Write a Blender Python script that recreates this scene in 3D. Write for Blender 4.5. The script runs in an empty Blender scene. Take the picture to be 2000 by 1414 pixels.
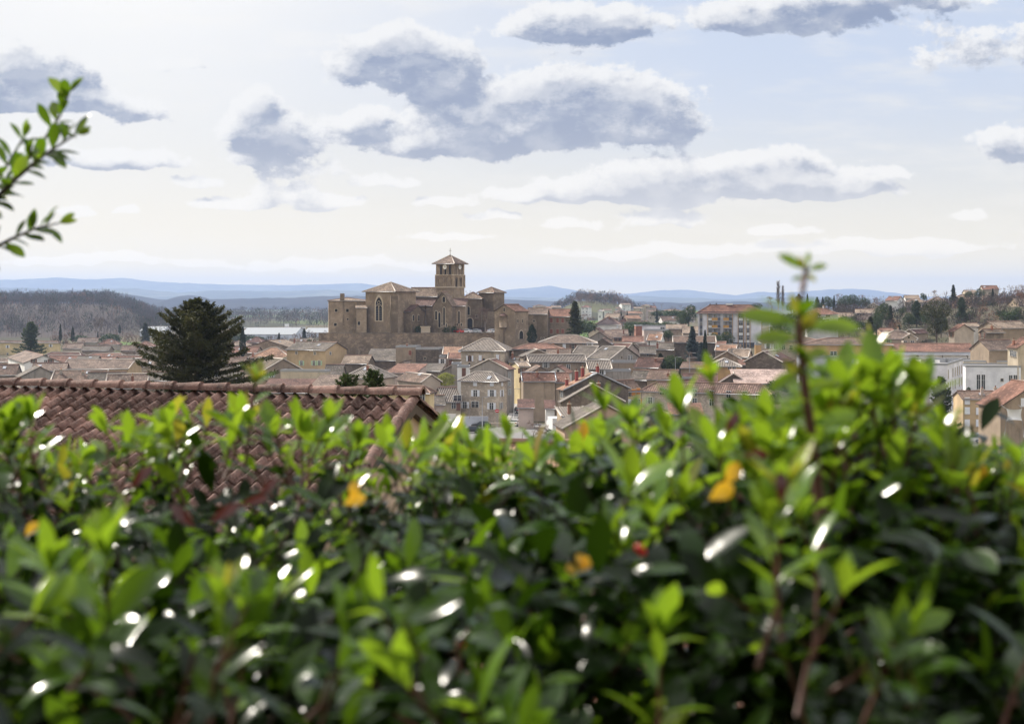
import bpy, math, random
from mathutils import Vector, Matrix, Quaternion, noise as mnoise
R = math.radians
random.seed(7)
S = bpy.context.scene
COL = S.collection
FP = 2778.0            # focal length in photo pixels
CZ = 27.0              # camera height above the town's plain
# ------------------------------------------------------------------ camera
cam = bpy.data.objects.new('camera', bpy.data.cameras.new('camera')); COL.objects.link(cam)
cam.location = (0, 0, CZ); cam.rotation_euler = (R(90), 0, 0)
cam.data.sensor_width = 36; cam.data.lens = FP/2000*36; cam.data.shift_y = -(707-590)/2000
cam.data.clip_start = 0.1; cam.data.clip_end = 60000
cam.data.dof.use_dof = True; cam.data.dof.focus_distance = 330; cam.data.dof.aperture_fstop = 6.2
cam.data.dof.aperture_blades = 8
S.camera = cam
# ------------------------------------------------------------------ colour management, cycles
S.view_settings.view_transform = 'Standard'; S.view_settings.look = 'None'
S.view_settings.exposure = 0.56; S.view_settings.gamma = 1
S.render.engine = 'CYCLES'
cy = S.cycles
cy.use_denoising = True; cy.max_bounces = 6; cy.diffuse_bounces = 3; cy.glossy_bounces = 2
cy.transmission_bounces = 4; cy.transparent_max_bounces = 6; cy.volume_bounces = 0
cy.sample_clamp_indirect = 6; cy.sample_clamp_direct = 0; cy.caustics_reflective = False; cy.caustics_refractive = False
cy.use_adaptive_sampling = True; cy.adaptive_threshold = 0.01
# ------------------------------------------------------------------ sun
SUN_AZ, SUN_EL = -46, 38
sd = Vector((math.sin(R(SUN_AZ))*math.cos(R(SUN_EL)), math.cos(R(SUN_AZ))*math.cos(R(SUN_EL)), math.sin(R(SUN_EL))))
sl = bpy.data.lights.new('sun', 'SUN'); sl.energy = 4.4; sl.angle = R(0.6); sl.color = (1.0, .93, .82)
so = bpy.data.objects.new('sun', sl); COL.objects.link(so)
so.rotation_euler = (-sd).to_track_quat('-Z', 'Y').to_euler(); so.location = (-200, -100, 300)
# ------------------------------------------------------------------ node helper
class NT:
    def __init__(s, tree): s.t = tree; s.n = tree.nodes; s.l = tree.links
    def new(s, typ, **kw):
        n = s.n.new(typ)
        for k, v in kw.items(): setattr(n, k, v)
        return n
    def put(s, sock, v):
        if isinstance(v, bpy.types.NodeSocket): s.l.new(v, sock)
        elif v is not None:
            if sock.type == 'RGBA' and len(v) == 3: v = (*v, 1)
            sock.default_value = v
    def m(s, op, a, b=None, c=None, clamp=False):
        n = s.new('ShaderNodeMath', operation=op, use_clamp=clamp)
        s.put(n.inputs[0], a); s.put(n.inputs[1], b); s.put(n.inputs[2], c)
        return n.outputs[0]
    def v(s, op, a, b=None):
        n = s.new('ShaderNodeVectorMath', operation=op)
        s.put(n.inputs[0], a); s.put(n.inputs[1], b)
        return n.outputs['Value'] if op in ('DOT_PRODUCT', 'LENGTH') else n.outputs[0]
    def mix(s, f, a, b, mode='MIX'):
        n = s.new('ShaderNodeMix', data_type='RGBA', blend_type=mode)
        s.put(n.inputs[0], f); s.put(n.inputs[6], a); s.put(n.inputs[7], b)
        return n.outputs[2]
    def noise(s, vec, scale, detail=3, rough=.55, dist=0, dim='3D'):
        n = s.new('ShaderNodeTexNoise', noise_dimensions=dim)
        s.put(n.inputs['Vector'], vec); n.inputs['Scale'].default_value = scale
        n.inputs['Detail'].default_value = detail; n.inputs['Roughness'].default_value = rough
        n.inputs['Distortion'].default_value = dist
        return n.outputs[0]
    def ramp(s, f, lo, hi):
        n = s.new('ShaderNodeMapRange', interpolation_type='SMOOTHSTEP')
        s.put(n.inputs[0], f); s.put(n.inputs[1], lo); s.put(n.inputs[2], hi)
        return n.outputs[0]
    def comb(s, x, y, z=0.0):
        n = s.new('ShaderNodeCombineXYZ'); s.put(n.inputs[0], x); s.put(n.inputs[1], y); s.put(n.inputs[2], z)
        return n.outputs[0]
# ------------------------------------------------------------------ world: sky + clouds laid out by direction
W = bpy.data.worlds.new('World'); S.world = W; W.use_nodes = True
w = NT(W.node_tree); W.node_tree.nodes.clear()
CL = [  # azimuth (x100 photo units right of north), elevation, radii, weight
 (.9,3.5,2.3,.62,1.0),(1.25,4.1,1.0,.5,.8),(2.4,3.5,.8,.45,.7),(-.3,3.0,1.3,.35,.6),(-.6,3.7,.9,.4,.35),
 (-2.3,4.6,1.2,.55,.9),(-1.5,4.3,.9,.45,.7),(-2.4,4.95,.7,.4,.5),
 (1.3,5.35,1.25,.5,.9),(2.0,5.2,.6,.35,.5),
 (-4.9,3.35,.75,.42,.95),(-4.9,3.9,.45,.35,.6),(-4.5,3.0,.8,.2,.5),
 (-9.6,4.2,1.2,.6,1.0),(-8.3,3.85,1.2,.25,.7),(-9.6,4.8,.6,.3,.6),(-9.8,2.9,.9,.25,.5),
 (5.4,5.5,1.6,.42,.9),(7.4,5.95,1.6,.3,.7),(9.6,4.9,1.6,.6,.5),
 (9.9,3.05,.9,.35,.9),(4.2,2.32,2.4,.36,.95),(3.0,2.62,.8,.3,.5),(6.0,2.2,1.2,.24,.8),(2.0,2.12,1.4,.2,.7),(5.2,2.8,.8,.25,.5),
 (-2.0,3.05,.9,.25,.5),(-7.7,2.75,1.2,.26,.8),(-6.6,4.6,.9,.2,.45),(-5.0,2.75,.5,.22,.6),(-7.4,3.6,.6,.2,.4),(-3.2,3.3,.5,.25,.5),(-5.5,1.87,.7,.15,.62),(-3.5,1.9,.8,.17,.72),(-2.5,2.3,.7,.18,.55),(-4.0,2.55,.7,.3,.45),(-4.4,2.1,.6,.2,.5),
 (3.1,1.6,.75,.2,.7),(1.2,1.5,.6,.14,.55),(-.3,1.65,.7,.13,.5),(.2,2.05,1.0,.2,.5),(-8.5,1.75,.45,.13,.6),(-7.5,1.75,.2,.08,.6),(8.9,1.68,.5,.12,.6),
 (6.5,1.05,3.5,.16,.5),(-7,.78,2.6,.13,.5),(2.5,.95,2.0,.14,.45),(-3,.7,1.6,.12,.45),(5.2,1.35,.8,.12,.6),(-3.0,3.6,.5,.2,.5),(-6.2,2.3,.5,.16,.5),(7.3,2.5,.5,.15,.5),(2.9,1.95,.8,.16,.6),(-1.4,1.9,.6,.14,.6),(7.6,1.0,1.0,.16,.6),(-1.2,1.25,.9,.1,.55),(-8.6,.8,.8,.12,.6)]
g = bpy.data.node_groups.new('cloud_field', 'ShaderNodeTree')
g.interface.new_socket('P', in_out='INPUT', socket_type='NodeSocketVector')
g.interface.new_socket('F', in_out='OUTPUT', socket_type='NodeSocketFloat')
q = NT(g); gi = q.new('NodeGroupInput'); go = q.new('NodeGroupOutput'); P0 = gi.outputs[0]
wv = q.noise(P0, .9, 2); wv2 = q.noise(q.v('ADD', P0, (7.3, 2.1, 4)), .9, 2)
Pw = q.v('ADD', P0, q.comb(q.m('MULTIPLY', q.m('SUBTRACT', wv, .5), 1.0), q.m('MULTIPLY', q.m('SUBTRACT', wv2, .5), .5), 0))
acc = None
for (a, b, ra, rb, wt) in CL:
    if acc is None: Pq = Pw
    else:
        mq = q.new('ShaderNodeVectorMath', operation='MULTIPLY_ADD'); q.put(mq.inputs[0], acc); q.put(mq.inputs[1], (1e-6, 1e-6, 1e-6)); q.put(mq.inputs[2], Pw); Pq = mq.outputs[0]
    d = q.v('MULTIPLY', q.v('SUBTRACT', Pq, (a, b, 0)), (1/ra/1.08, 1/rb/1.08, 0))
    ds = q.new('ShaderNodeSeparateXYZ'); q.l.new(d, ds.inputs[0])
    yy_ = q.m('ADD', ds.outputs[1], q.m('MULTIPLY', q.m('MINIMUM', ds.outputs[1], 0), .7))
    r2 = q.m('ADD', q.m('MULTIPLY', ds.outputs[0], ds.outputs[0]), q.m('MULTIPLY', yy_, yy_))
    e = q.m('MULTIPLY', q.m('EXPONENT', q.m('MULTIPLY', q.m('POWER', r2, 1.4), -.75)), wt*1.08)
    acc = e if acc is None else q.m('ADD', acc, e)
acc = q.m('MINIMUM', acc, 1.15)
n1 = q.noise(q.v('MULTIPLY', P0, (1, 1.35, 1)), 1.7, 9, .66)
n0 = q.noise(q.v('MULTIPLY', P0, (.8, 1.3, 1)), .55, 3, .5)
q.l.new(q.m('ADD', acc, q.m('ADD', q.m('MULTIPLY', q.m('SUBTRACT', n1, .5), 1.25), q.m('MULTIPLY', q.m('SUBTRACT', n0, .5), .55))), go.inputs[0])
tc = w.new('ShaderNodeTexCoord'); sx = w.new('ShaderNodeSeparateXYZ'); w.l.new(tc.outputs['Generated'], sx.inputs[0])
ay = w.m('MAXIMUM', w.m('ABSOLUTE', sx.outputs[1]), .12)
U = w.m('DIVIDE', w.m('MULTIPLY', sx.outputs[0], 27.78), ay); V = w.m('DIVIDE', w.m('MULTIPLY', sx.outputs[2], 27.78), ay)
P = w.comb(U, V, 0)
def field(vec):
    n = w.new('ShaderNodeGroup'); n.node_tree = g; w.l.new(vec, n.inputs[0]); return n.outputs[0]
F = field(P); F2 = field(w.v('ADD', P, (-.14, .26, 0)))
sky = w.new('ShaderNodeTexSky', sky_type='NISHITA', sun_disc=False, sun_elevation=R(SUN_EL), sun_rotation=R(SUN_AZ), altitude=200, dust_density=2.0)
STR = 0.1
def k(c, f=1.0): return tuple((x/255)**2.2/STR*f/2**S.view_settings.exposure for x in c)
hz = w.ramp(V, 0.0, 5.0)
left = w.ramp(U, 6, -9)
lowf = w.m('EXPONENT', w.m('MULTIPLY', w.m('MAXIMUM', V, 0), -.75))
base = w.mix(hz, k((232, 228, 220)), k((203, 214, 236)))
base = w.mix(w.m('MULTIPLY', left, .7), base, k((234, 230, 225)))
base = w.mix(.12, base, sky.outputs[0])
veil = w.ramp(w.noise(w.v('MULTIPLY', P, (.22, 1.0, 1)), 1.6, 5, .6), .45, .72)
base = w.mix(w.m('MULTIPLY', veil, .6), base, k((238, 237, 236)))
gu = w.m('DIVIDE', w.m('ADD', U, 7.5), 6.0); gv = w.m('DIVIDE', w.m('SUBTRACT', V, 8), 4.2)
glow = w.m('EXPONENT', w.m('MULTIPLY', w.m('ADD', w.m('MULTIPLY', gu, gu), w.m('MULTIPLY', gv, gv)), -1))
base = w.mix(w.m('MULTIPLY', glow, .9), base, k((262, 259, 254)))
dens = w.ramp(F, .24, .46)
thick = w.ramp(F, .30, 1.0)
rim = w.ramp(w.m('SUBTRACT', F, F2), -.10, .45)
bil = w.ramp(w.noise(w.v('MULTIPLY', P, (1, 1.5, 1)), 1.25, 4, .5, .3), .40, .66)
lowc = w.ramp(V, .3, 3)
grey = w.mix(lowc, k((206, 213, 226)), k((134, 148, 178)))
und = w.ramp(F2, .16, .72)
cc = w.mix(w.m('MULTIPLY', und, w.m('SUBTRACT', 1, w.m('ADD', w.m('MULTIPLY', rim, .45), w.m('MULTIPLY', bil, .25)))), k((247, 246, 245)), grey)
base = w.mix(w.m('MULTIPLY', lowf, .85), base, k((322, 290, 210)))
cc = w.mix(w.m('MULTIPLY', lowf, .55), cc, k((362, 325, 240)))
low2 = w.m('MULTIPLY', w.m('EXPONENT', w.m('MULTIPLY', w.m('MAXIMUM', V, 0), -1.9)), .75)
base = w.mix(low2, base, k((372, 325, 190))); cc = w.mix(low2, cc, k((410, 358, 225)))
skyc = w.mix(w.m('MULTIPLY', dens, .94), base, cc)
up = w.ramp(V, 9, 30)          # high overhead: plain bright hazy sky
skyc = w.mix(up, skyc, k((238, 236, 238), 1.4))
bg = w.new('ShaderNodeBackground'); w.l.new(skyc, bg.inputs[0]); bg.inputs[1].default_value = STR
wo = w.new('ShaderNodeOutputWorld'); w.l.new(bg.outputs[0], wo.inputs[0])
W.cycles.sampling_method = 'MANUAL'; W.cycles.sample_map_resolution = 512

# ------------------------------------------------------------------ materials
MATS = {}
def mat(name, build):
    if name in MATS: return MATS[name]
    m = bpy.data.materials.new(name); m.use_nodes = True; m.node_tree.nodes.clear()
    n = NT(m.node_tree); out = n.new('ShaderNodeOutputMaterial')
    sh = build(n); n.l.new(sh, out.inputs[0]); MATS[name] = m
    return m
def princ(n, col, rough=.8, bump=None, bstr=.3, bdist=.02, spec=None, metal=0):
    p = n.new('ShaderNodeBsdfPrincipled'); n.put(p.inputs['Base Color'], col); n.put(p.inputs['Roughness'], rough)
    p.inputs['Metallic'].default_value = metal
    if spec is not None: p.inputs['Specular IOR Level'].default_value = spec
    if bump is not None:
        b = n.new('ShaderNodeBump'); b.inputs['Strength'].default_value = bstr; b.inputs['Distance'].default_value = bdist
        n.l.new(bump, b.inputs['Height']); n.l.new(b.outputs[0], p.inputs['Normal'])
    return p.outputs[0]
def sc(c, f): return tuple(min(1, x*f) for x in c)
def lin(c): return tuple((x/255)**2.2 for x in c)
def plain(name, c, rough=.6, metal=0, spec=None):
    return mat(name, lambda n: princ(n, n.mix(n.noise(n.new('ShaderNodeTexCoord').outputs['Object'], 2.0, 4), sc(c, .85), sc(c, 1.12)), rough, metal=metal, spec=spec))
def coords(n):
    tc = n.new('ShaderNodeTexCoord').outputs['Object']
    oi = n.new('ShaderNodeObjectInfo').outputs['Random']
    return n.v('ADD', tc, n.comb(n.m('MULTIPLY', oi, 91.7), n.m('MULTIPLY', oi, 37.3), 0)), oi
def plaster(name, c, dirt=.5):
    def b(n):
        v, oi = coords(n)
        big = n.noise(v, .22, 5, .6); fine = n.noise(v, 3.0, 4, .6)
        st = n.noise(n.v('MULTIPLY', v, (1.2, 1.2, .16)), 1.0, 5, .65)
        col = n.mix(n.ramp(big, .3, .7), sc(c, .74), sc(c, 1.14))
        md = n.noise(v, .7, 5, .7); col = n.mix(n.m('MULTIPLY', n.ramp(md, .54, .72), dirt*.8), col, sc(c, .5))
        col = n.mix(n.m('MULTIPLY', n.ramp(st, .5, .78), dirt), col, sc((c[0]*.8, c[1]*.8, c[2]*.85), .36))
        col = n.mix(n.m('MULTIPLY', fine, .22), col, sc(c, .6))
        return princ(n, col, .9, fine, .25, .03)
    return mat(name, b)
def stone(name, c, c2, size=1.0, contrast=.6, mortar=None, course=0):
    def b(n):
        v, oi = coords(n)
        if course:      # squared blocks laid in courses: one voronoi cell per block centre
            s_ = n.new('ShaderNodeSeparateXYZ'); n.l.new(v, s_.inputs[0])
            zz = n.m('DIVIDE', s_.outputs[2], course); row = n.m('FLOOR', zz)
            xx = n.m('ADD', n.m('DIVIDE', n.m('ADD', s_.outputs[0], s_.outputs[1]), course*1.7), n.m('MULTIPLY', row, .37))
            wn = n.new('ShaderNodeTexWhiteNoise', noise_dimensions='2D'); n.l.new(n.comb(n.m('FLOOR', xx), row), wn.inputs[0])
            k1 = n.m('PINGPONG', xx, .5); k2 = n.m('PINGPONG', zz, .5); edge = n.m('MULTIPLY', n.ramp(k1, 0, .05), n.ramp(k2, 0, .08))
            big = n.noise(v, .13, 6, .65); md = n.noise(v, .45, 5, .7); st = n.noise(n.v('MULTIPLY', v, (1, 1, .14)), .8, 5, .65)
            col = n.mix(n.m('MULTIPLY', wn.outputs[0], contrast), c, c2)
            col = n.mix(n.ramp(big, .36, .68), sc(c, .66), col); col = n.mix(n.m('MULTIPLY', n.ramp(md, .50, .70), .55), col, sc(c2, 1.2)); col = n.mix(n.m('MULTIPLY', n.ramp(md, .46, .28), .5), col, sc(c, .55))
            col = n.mix(n.m('MULTIPLY', n.m('SUBTRACT', 1, edge), .5), col, mortar or sc(c, .5)); col = n.mix(n.m('MULTIPLY', n.ramp(st, .52, .76), .5), col, sc(c, .38))
            return princ(n, col, .92, edge, .5, .05, spec=.2)
        vo = n.new('ShaderNodeTexVoronoi', feature='F1'); n.put(vo.inputs['Vector'], n.v('MULTIPLY', v, (1, 1, 1.7))); vo.inputs['Scale'].default_value = 2.2/size
        ve = n.new('ShaderNodeTexVoronoi', feature='DISTANCE_TO_EDGE'); n.put(ve.inputs['Vector'], n.v('MULTIPLY', v, (1, 1, 1.7))); ve.inputs['Scale'].default_value = 2.2/size
        bw = n.new('ShaderNodeSeparateColor'); n.l.new(vo.outputs['Color'], bw.inputs[0])
        big = n.noise(v, .13, 6, .65)
        col = n.mix(n.m('MULTIPLY', bw.outputs[0], contrast), c, c2)
        col = n.mix(n.ramp(big, .36, .68), sc(c, .62), col)
        md = n.noise(v, .45, 5, .7); col = n.mix(n.m('MULTIPLY', n.ramp(md, .50, .70), .6), col, sc(c2, 1.25)); col = n.mix(n.m('MULTIPLY', n.ramp(md, .46, .28), .5), col, sc(c, .5))
        col = n.mix(n.m('MULTIPLY', n.m('GREATER_THAN', bw.outputs[1], .82), .4), col, sc(c, 1.45))
        edge = n.ramp(ve.outputs['Distance'], 0, .12)
        col = n.mix(n.m('MULTIPLY', n.m('SUBTRACT', 1, edge), .45), col, mortar or sc(c, .55))
        st = n.noise(n.v('MULTIPLY', v, (1, 1, .14)), .8, 5, .65)
        col = n.mix(n.m('MULTIPLY', n.ramp(st, .52, .78), .45), col, sc(c, .35))
        return princ(n, col, .92, edge, .5, .06)
    return mat(name, b)
def roof(name, c, c2, stripe=.35, light=None, moss=0.0, per=.24):
    """canal tiles: UV in metres, u along the eave, v up the slope"""
    def b(n):
        uv = n.new('ShaderNodeUVMap').outputs[0]; oi = n.new('ShaderNodeObjectInfo').outputs['Random']
        s = n.new('ShaderNodeSeparateXYZ'); n.l.new(uv, s.inputs[0])
        u, v_ = s.outputs[0], s.outputs[1]
        wob = n.m('MULTIPLY', n.noise(uv, .35, 2), .10)
        uu = n.m('DIVIDE', n.m('ADD', u, wob), per)
        wave = n.m('ADD', n.m('MULTIPLY', n.m('SINE', n.m('MULTIPLY', uu, 2*math.pi)), .5), .5)
        vv = n.m('DIVIDE', v_, .36)
        cell = n.new('ShaderNodeTexWhiteNoise', noise_dimensions='3D')
        n.l.new(n.comb(n.m('FLOOR', uu), n.m('FLOOR', vv), n.m('MULTIPLY', oi, 50)), cell.inputs[0])
        off = n.v('ADD', uv, n.comb(n.m('MULTIPLY', oi, 71), n.m('MULTIPLY', oi, 33), 0))
        big = n.noise(off, .23, 6, .65); med = n.noise(off, 1.3, 4, .6)
        col = n.mix(n.ramp(cell.outputs[0], .15, .9), c, c2)
        col = n.mix(n.m('MULTIPLY', n.ramp(big, .36, .62), .8), col, sc(c, .42))
        col = n.mix(n.m('MULTIPLY', n.ramp(med, .55, .8), .5), col, light or sc(c2, 1.35))
        hot = n.m('MULTIPLY', n.m('GREATER_THAN', cell.outputs[0], .93), .6)
        col = n.mix(hot, col, light or sc(c2, 1.6))
        if moss: col = n.mix(n.m('MULTIPLY', n.ramp(n.noise(off, .5, 5, .7), .42, .62), moss), col, (.11, .10, .06))
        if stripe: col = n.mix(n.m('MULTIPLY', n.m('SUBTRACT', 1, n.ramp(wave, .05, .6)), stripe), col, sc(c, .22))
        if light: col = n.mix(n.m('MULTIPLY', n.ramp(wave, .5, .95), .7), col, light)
        col = n.mix(1, col, (.80, .79, .78), 'MULTIPLY')
        h = n.m('ADD', wave, n.m('MULTIPLY', n.m('FRACT', vv), -.25))
        return princ(n, col, .88, h, .7, .06, spec=.3)
    return mat(name, b)
RM = dict(
 pink=roof('roof_pink', (.25,.18,.145), (.35,.265,.215)), brown=roof('roof_brown', (.21,.135,.105), (.31,.21,.165), moss=.3),
 grey=roof('roof_grey', (.19,.16,.14), (.28,.24,.21), moss=.4), red=roof('roof_red', (.27,.135,.095), (.36,.195,.145), .35),
 orange=roof('roof_orange', (.42,.24,.155), (.52,.32,.22), .3), maroon=roof('roof_maroon', (.16,.08,.065), (.225,.12,.095), .3),
 tan=roof('roof_tan', (.37,.28,.21), (.47,.37,.29)), moss=roof('roof_moss', (.17,.13,.09), (.24,.17,.12), .2, moss=.9),
 stripe=roof('roof_striped', (.20,.16,.13), (.34,.27,.22), .85, light=(.62,.56,.50), per=.42),
 church=roof('roof_church', (.27,.19,.14), (.40,.30,.23), .35, moss=.3), darkred=roof('roof_dark_red', (.19,.11,.09), (.26,.155,.125)),
 purple=roof('roof_purple', (.13,.095,.10), (.18,.135,.14), .15), salmon=roof('roof_salmon', (.56,.41,.36), (.62,.48,.43), .1),
 flat=plaster('roof_flat_grey', (.36,.35,.34)), terra=roof('roof_terracotta', (.27,.17,.135), (.36,.24,.195), .7, per=.5))
WM = dict(woodmat=None,
 cream=plaster('plaster_cream', (.58,.49,.36)), white=plaster('plaster_white', (.80,.78,.74), .15), peach=plaster('plaster_peach', (.60,.42,.30), .15),
 ochre=plaster('plaster_ochre', (.52,.38,.22), .25), yellow=plaster('plaster_yellow', (.66,.52,.28), .2), tan=plaster('plaster_tan', (.37,.285,.205), .6),
 greyp=plaster('plaster_grey', (.36,.32,.28), .8), old=plaster('plaster_old', (.30,.235,.175), .85), beige=plaster('plaster_beige', (.50,.42,.34), .3),
 orangew=plaster('plaster_orange', (.58,.37,.17), .15), pinkw=plaster('plaster_pink', (.52,.42,.37), .3),
 bright=plaster('render_white', (.88,.88,.90), .08), modern=plaster('render_grey', (.80,.79,.83), .08), bluew=plaster('wall_blue_grey', (.60,.63,.70), .1),
 stone=stone('stone_tan', (.33,.25,.175), (.44,.35,.26)), rubble=stone('stone_rubble', (.21,.165,.125), (.34,.27,.20), 1.1, .8),
 dark=stone('stone_dark', (.125,.10,.078), (.24,.19,.15), 1.2, .9), church=stone('stone_church', (.33,.255,.185), (.44,.35,.26), 1.5, .75, (.22,.17,.12), course=.42),
 churchd=stone('stone_church_dark', (.22,.17,.122), (.31,.245,.18), 1.5, .75, (.17,.13,.095), course=.42), rwall=stone('stone_retaining', (.26,.195,.14), (.38,.29,.205), 2.2, .9),
 brick=stone('brick_red', (.33,.14,.09), (.42,.20,.13), .6), shouse=stone('stone_house', (.56,.47,.37), (.68,.59,.47), .9, .5))
GLASS = mat('window_glass', lambda n: princ(n, (.035,.04,.045), .12, spec=.6))
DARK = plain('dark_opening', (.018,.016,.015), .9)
WHITE = plain('white_paint', (.78,.78,.77), .45); TRIM = plain('pale_stone_trim', (.50,.42,.32), .85)
EDGE = plain('eave_wood', (.07,.05,.04), .8); MORTAR = plain('ridge_mortar', (.56,.50,.44), .85)
RIDGE = plain('ridge_tile', (.27,.17,.13), .85); ZINC = plain('zinc', (.34,.35,.37), .4, .5)
SHUT = dict(s=plain('shutter_white', (.74,.76,.80), .5), g=plain('shutter_green', (.40,.56,.34), .6), o=plain('shutter_orange', (.62,.24,.06), .6),
            b=plain('shutter_brown', (.17,.08,.055), .7), r=plain('shutter_red', (.28,.10,.07), .7), k=plain('shutter_grey', (.36,.36,.34), .7))
BRICKRED = plain('brick_surround', (.40,.15,.10), .85)
# ------------------------------------------------------------------ mesh builder
class MB:
    def __init__(s): s.v = []; s.f = []; s.mi = []; s.uv = {}; s.sm = []
    def poly(s, pts, mi=0, uv=None, smooth=False):
        i = len(s.v); s.v += [tuple(p) for p in pts]; s.f.append(tuple(range(i, i+len(pts)))); s.mi.append(mi); s.sm.append(smooth)
        if uv: s.uv[len(s.f)-1] = uv
    def box(s, x0, x1, y0, y1, z0, z1, mi=0, T=None):
        P = [(x, y, z) for z in (z0, z1) for y in (y0, y1) for x in (x0, x1)]
        if T is not None: P = [tuple(T @ Vector(p)) for p in P]
        i = len(s.v); s.v += P
        for f in ((0,2,3,1),(4,5,7,6),(0,1,5,4),(2,6,7,3),(0,4,6,2),(1,3,7,5)):
            s.f.append(tuple(i+j for j in f)); s.mi.append(mi); s.sm.append(False)
    def tube(s, pts, rad, n=6, mi=0, cap=True, smooth=True):
        pts = [Vector(p) for p in pts]; i0 = len(s.v); k_ = len(pts)
        up = Vector((0, 0, 1))
        for j, p in enumerate(pts):
            d = (pts[min(j+1, k_-1)] - pts[max(j-1, 0)])
            if d.length < 1e-9: d = Vector((0, 0, 1))
            d.normalize(); a = d.cross(up)
            if a.length < .05: a = d.cross(Vector((1, 0, 0)))
            a.normalize(); b = d.cross(a); r = rad[j] if isinstance(rad, (list, tuple)) else rad
            for q_ in range(n):
                t = 2*math.pi*q_/n; s.v.append(tuple(p + a*(r*math.cos(t)) + b*(r*math.sin(t))))
        for j in range(k_-1):
            for q_ in range(n):
                a_, b_ = i0+j*n+q_, i0+j*n+(q_+1) % n
                s.f.append((a_, b_, b_+n, a_+n)); s.mi.append(mi); s.sm.append(smooth)
        if cap:
            s.f.append(tuple(i0+q_ for q_ in range(n))); s.mi.append(mi); s.sm.append(False)
            s.f.append(tuple(i0+(k_-1)*n+q_ for q_ in reversed(range(n)))); s.mi.append(mi); s.sm.append(False)
    def prism(s, outline, y0, y1, mi=0):
        """outline in (x,z), extruded from y0 (front) to y1"""
        n = len(outline); s.poly([(x, y0, z) for x, z in outline], mi); s.poly([(x, y1, z) for x, z in reversed(outline)], mi)
        for i in range(n):
            (xa, za), (xb, zb) = outline[i], outline[(i+1) % n]
            s.poly([(xa, y0, za), (xa, y1, za), (xb, y1, zb), (xb, y0, zb)], mi)
    def slab(s, pts, t, mi_top=0, mi_edge=1, e=None, up=None):
        """a sloping roof sheet: pts on top, thickness t, UV along e / up the slope"""
        pts = [Vector(p) for p in pts]; e = Vector(e).normalized()
        nrm = (pts[1]-pts[0]).cross(pts[2]-pts[0]).normalized()
        if nrm.z < 0: pts.reverse(); nrm = -nrm
        sv = nrm.cross(e)
        s.poly(pts, mi_top, [(p.dot(e), p.dot(sv)) for p in pts])
        low = [p - Vector((0, 0, t)) for p in pts]; s.poly(list(reversed(low)), mi_edge)
        for i in range(len(pts)):
            j = (i+1) % len(pts); s.poly([pts[i], low[i], low[j], pts[j]], mi_edge)
    def mesh(s, name, mats):
        me = bpy.data.meshes.new(name); me.from_pydata(s.v, [], s.f)
        for m_ in mats: me.materials.append(m_)
        me.polygons.foreach_set('material_index', s.mi); me.polygons.foreach_set('use_smooth', s.sm)
        if s.uv:
            L = me.uv_layers.new(name='UVMap').data
            for fi, uvs in s.uv.items():
                st = me.polygons[fi].loop_start
                for j, c in enumerate(uvs): L[st+j].uv = c
        me.update(); return me
    def obj(s, name, mats, parent=None):
        return link(name, s.mesh(name, mats if isinstance(mats, (list, tuple)) else [mats]), parent)
def link(name, data, parent=None, loc=None, rz=0):
    o = bpy.data.objects.new(name, data); COL.objects.link(o)
    if parent is not None: o.parent = parent
    if loc is not None: o.location = loc
    if rz: o.rotation_euler = (0, 0, rz)
    return o
def thing(name, label, cat, loc=(0, 0, 0), rz=0, group=None):
    o = link(name, None, None, loc, rz); o['label'] = label; o['category'] = cat
    if group: o['group'] = group
    return o
def tag(o, label=None, cat=None, group=None, kind=None):
    if label: o['label'] = label
    if cat: o['category'] = cat
    if group: o['group'] = group
    if kind: o['kind'] = kind
    return o
def at(px, py, D): return Vector(((px-1000)/FP*D, D, CZ-(py-590)/FP*D))
def sstep(a, b, x):
    t = max(0, min(1, (x-a)/(b-a))); return t*t*(3-2*t)
def interp(tab, x):
    if x <= tab[0][0]: return tab[0][1]
    for (a, b), (c, d) in zip(tab, tab[1:]):
        if x <= c: return b+(d-b)*(x-a)/(c-a)
    return tab[-1][1]
# ------------------------------------------------------------------ ground
HILLT = [(-60,52),(-30,46),(-12,37),(-5,31),(-2.4,25.9),(-1.2,25.3),(2,25.3),(3.5,24.8),(8,22.3),(14,19.6),(25,17),(60,12),(150,5),(250,.8),(300,0),(1e5,0)]  # negative distances: unseen bank added behind the camera to block low sky
CREST = [(1340,0),(1420,8),(1500,13),(1600,20.5),(1700,21.5),(1800,22.5),(1900,25),(2000,28),(2300,32)]
def G(x, y):
    z = interp(HILLT, y)
    if y > 2:
        px = 1000+FP*x/y
        z += interp(CREST, px)*math.sin(math.pi/2*max(0, min(1, (y-370)/260)))*(1-sstep(750, 1300, y))
        z += 23*sstep(1150, 1500, y)*(1-sstep(2300, 3200, y))*(1-sstep(200, 330, px))          # wooded bank far left
        z += 10*sstep(900, 1500, y)*(1-sstep(2600, 4000, y))*sstep(960, 1100, px)*(1-sstep(1360, 1420, px))
        if y > 1000: z += 3*math.sin(x*.004+y*.002)*sstep(1000, 3000, y)
    if 1250 < y < 2400:
        e_ = sstep(1300, 1550, y)*(1-sstep(1900, 2300, y)); z += e_*(19*math.exp(-((1000+FP*x/y-1138)/52)**2)+13*math.exp(-((1000+FP*x/y-1208)/38)**2))
    dx = max(0, abs(x+20)-52); dy = max(0, abs(y-520)-45)
    z += 10*(1-sstep(0, 28, math.hypot(dx, dy)))
    return z
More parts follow.
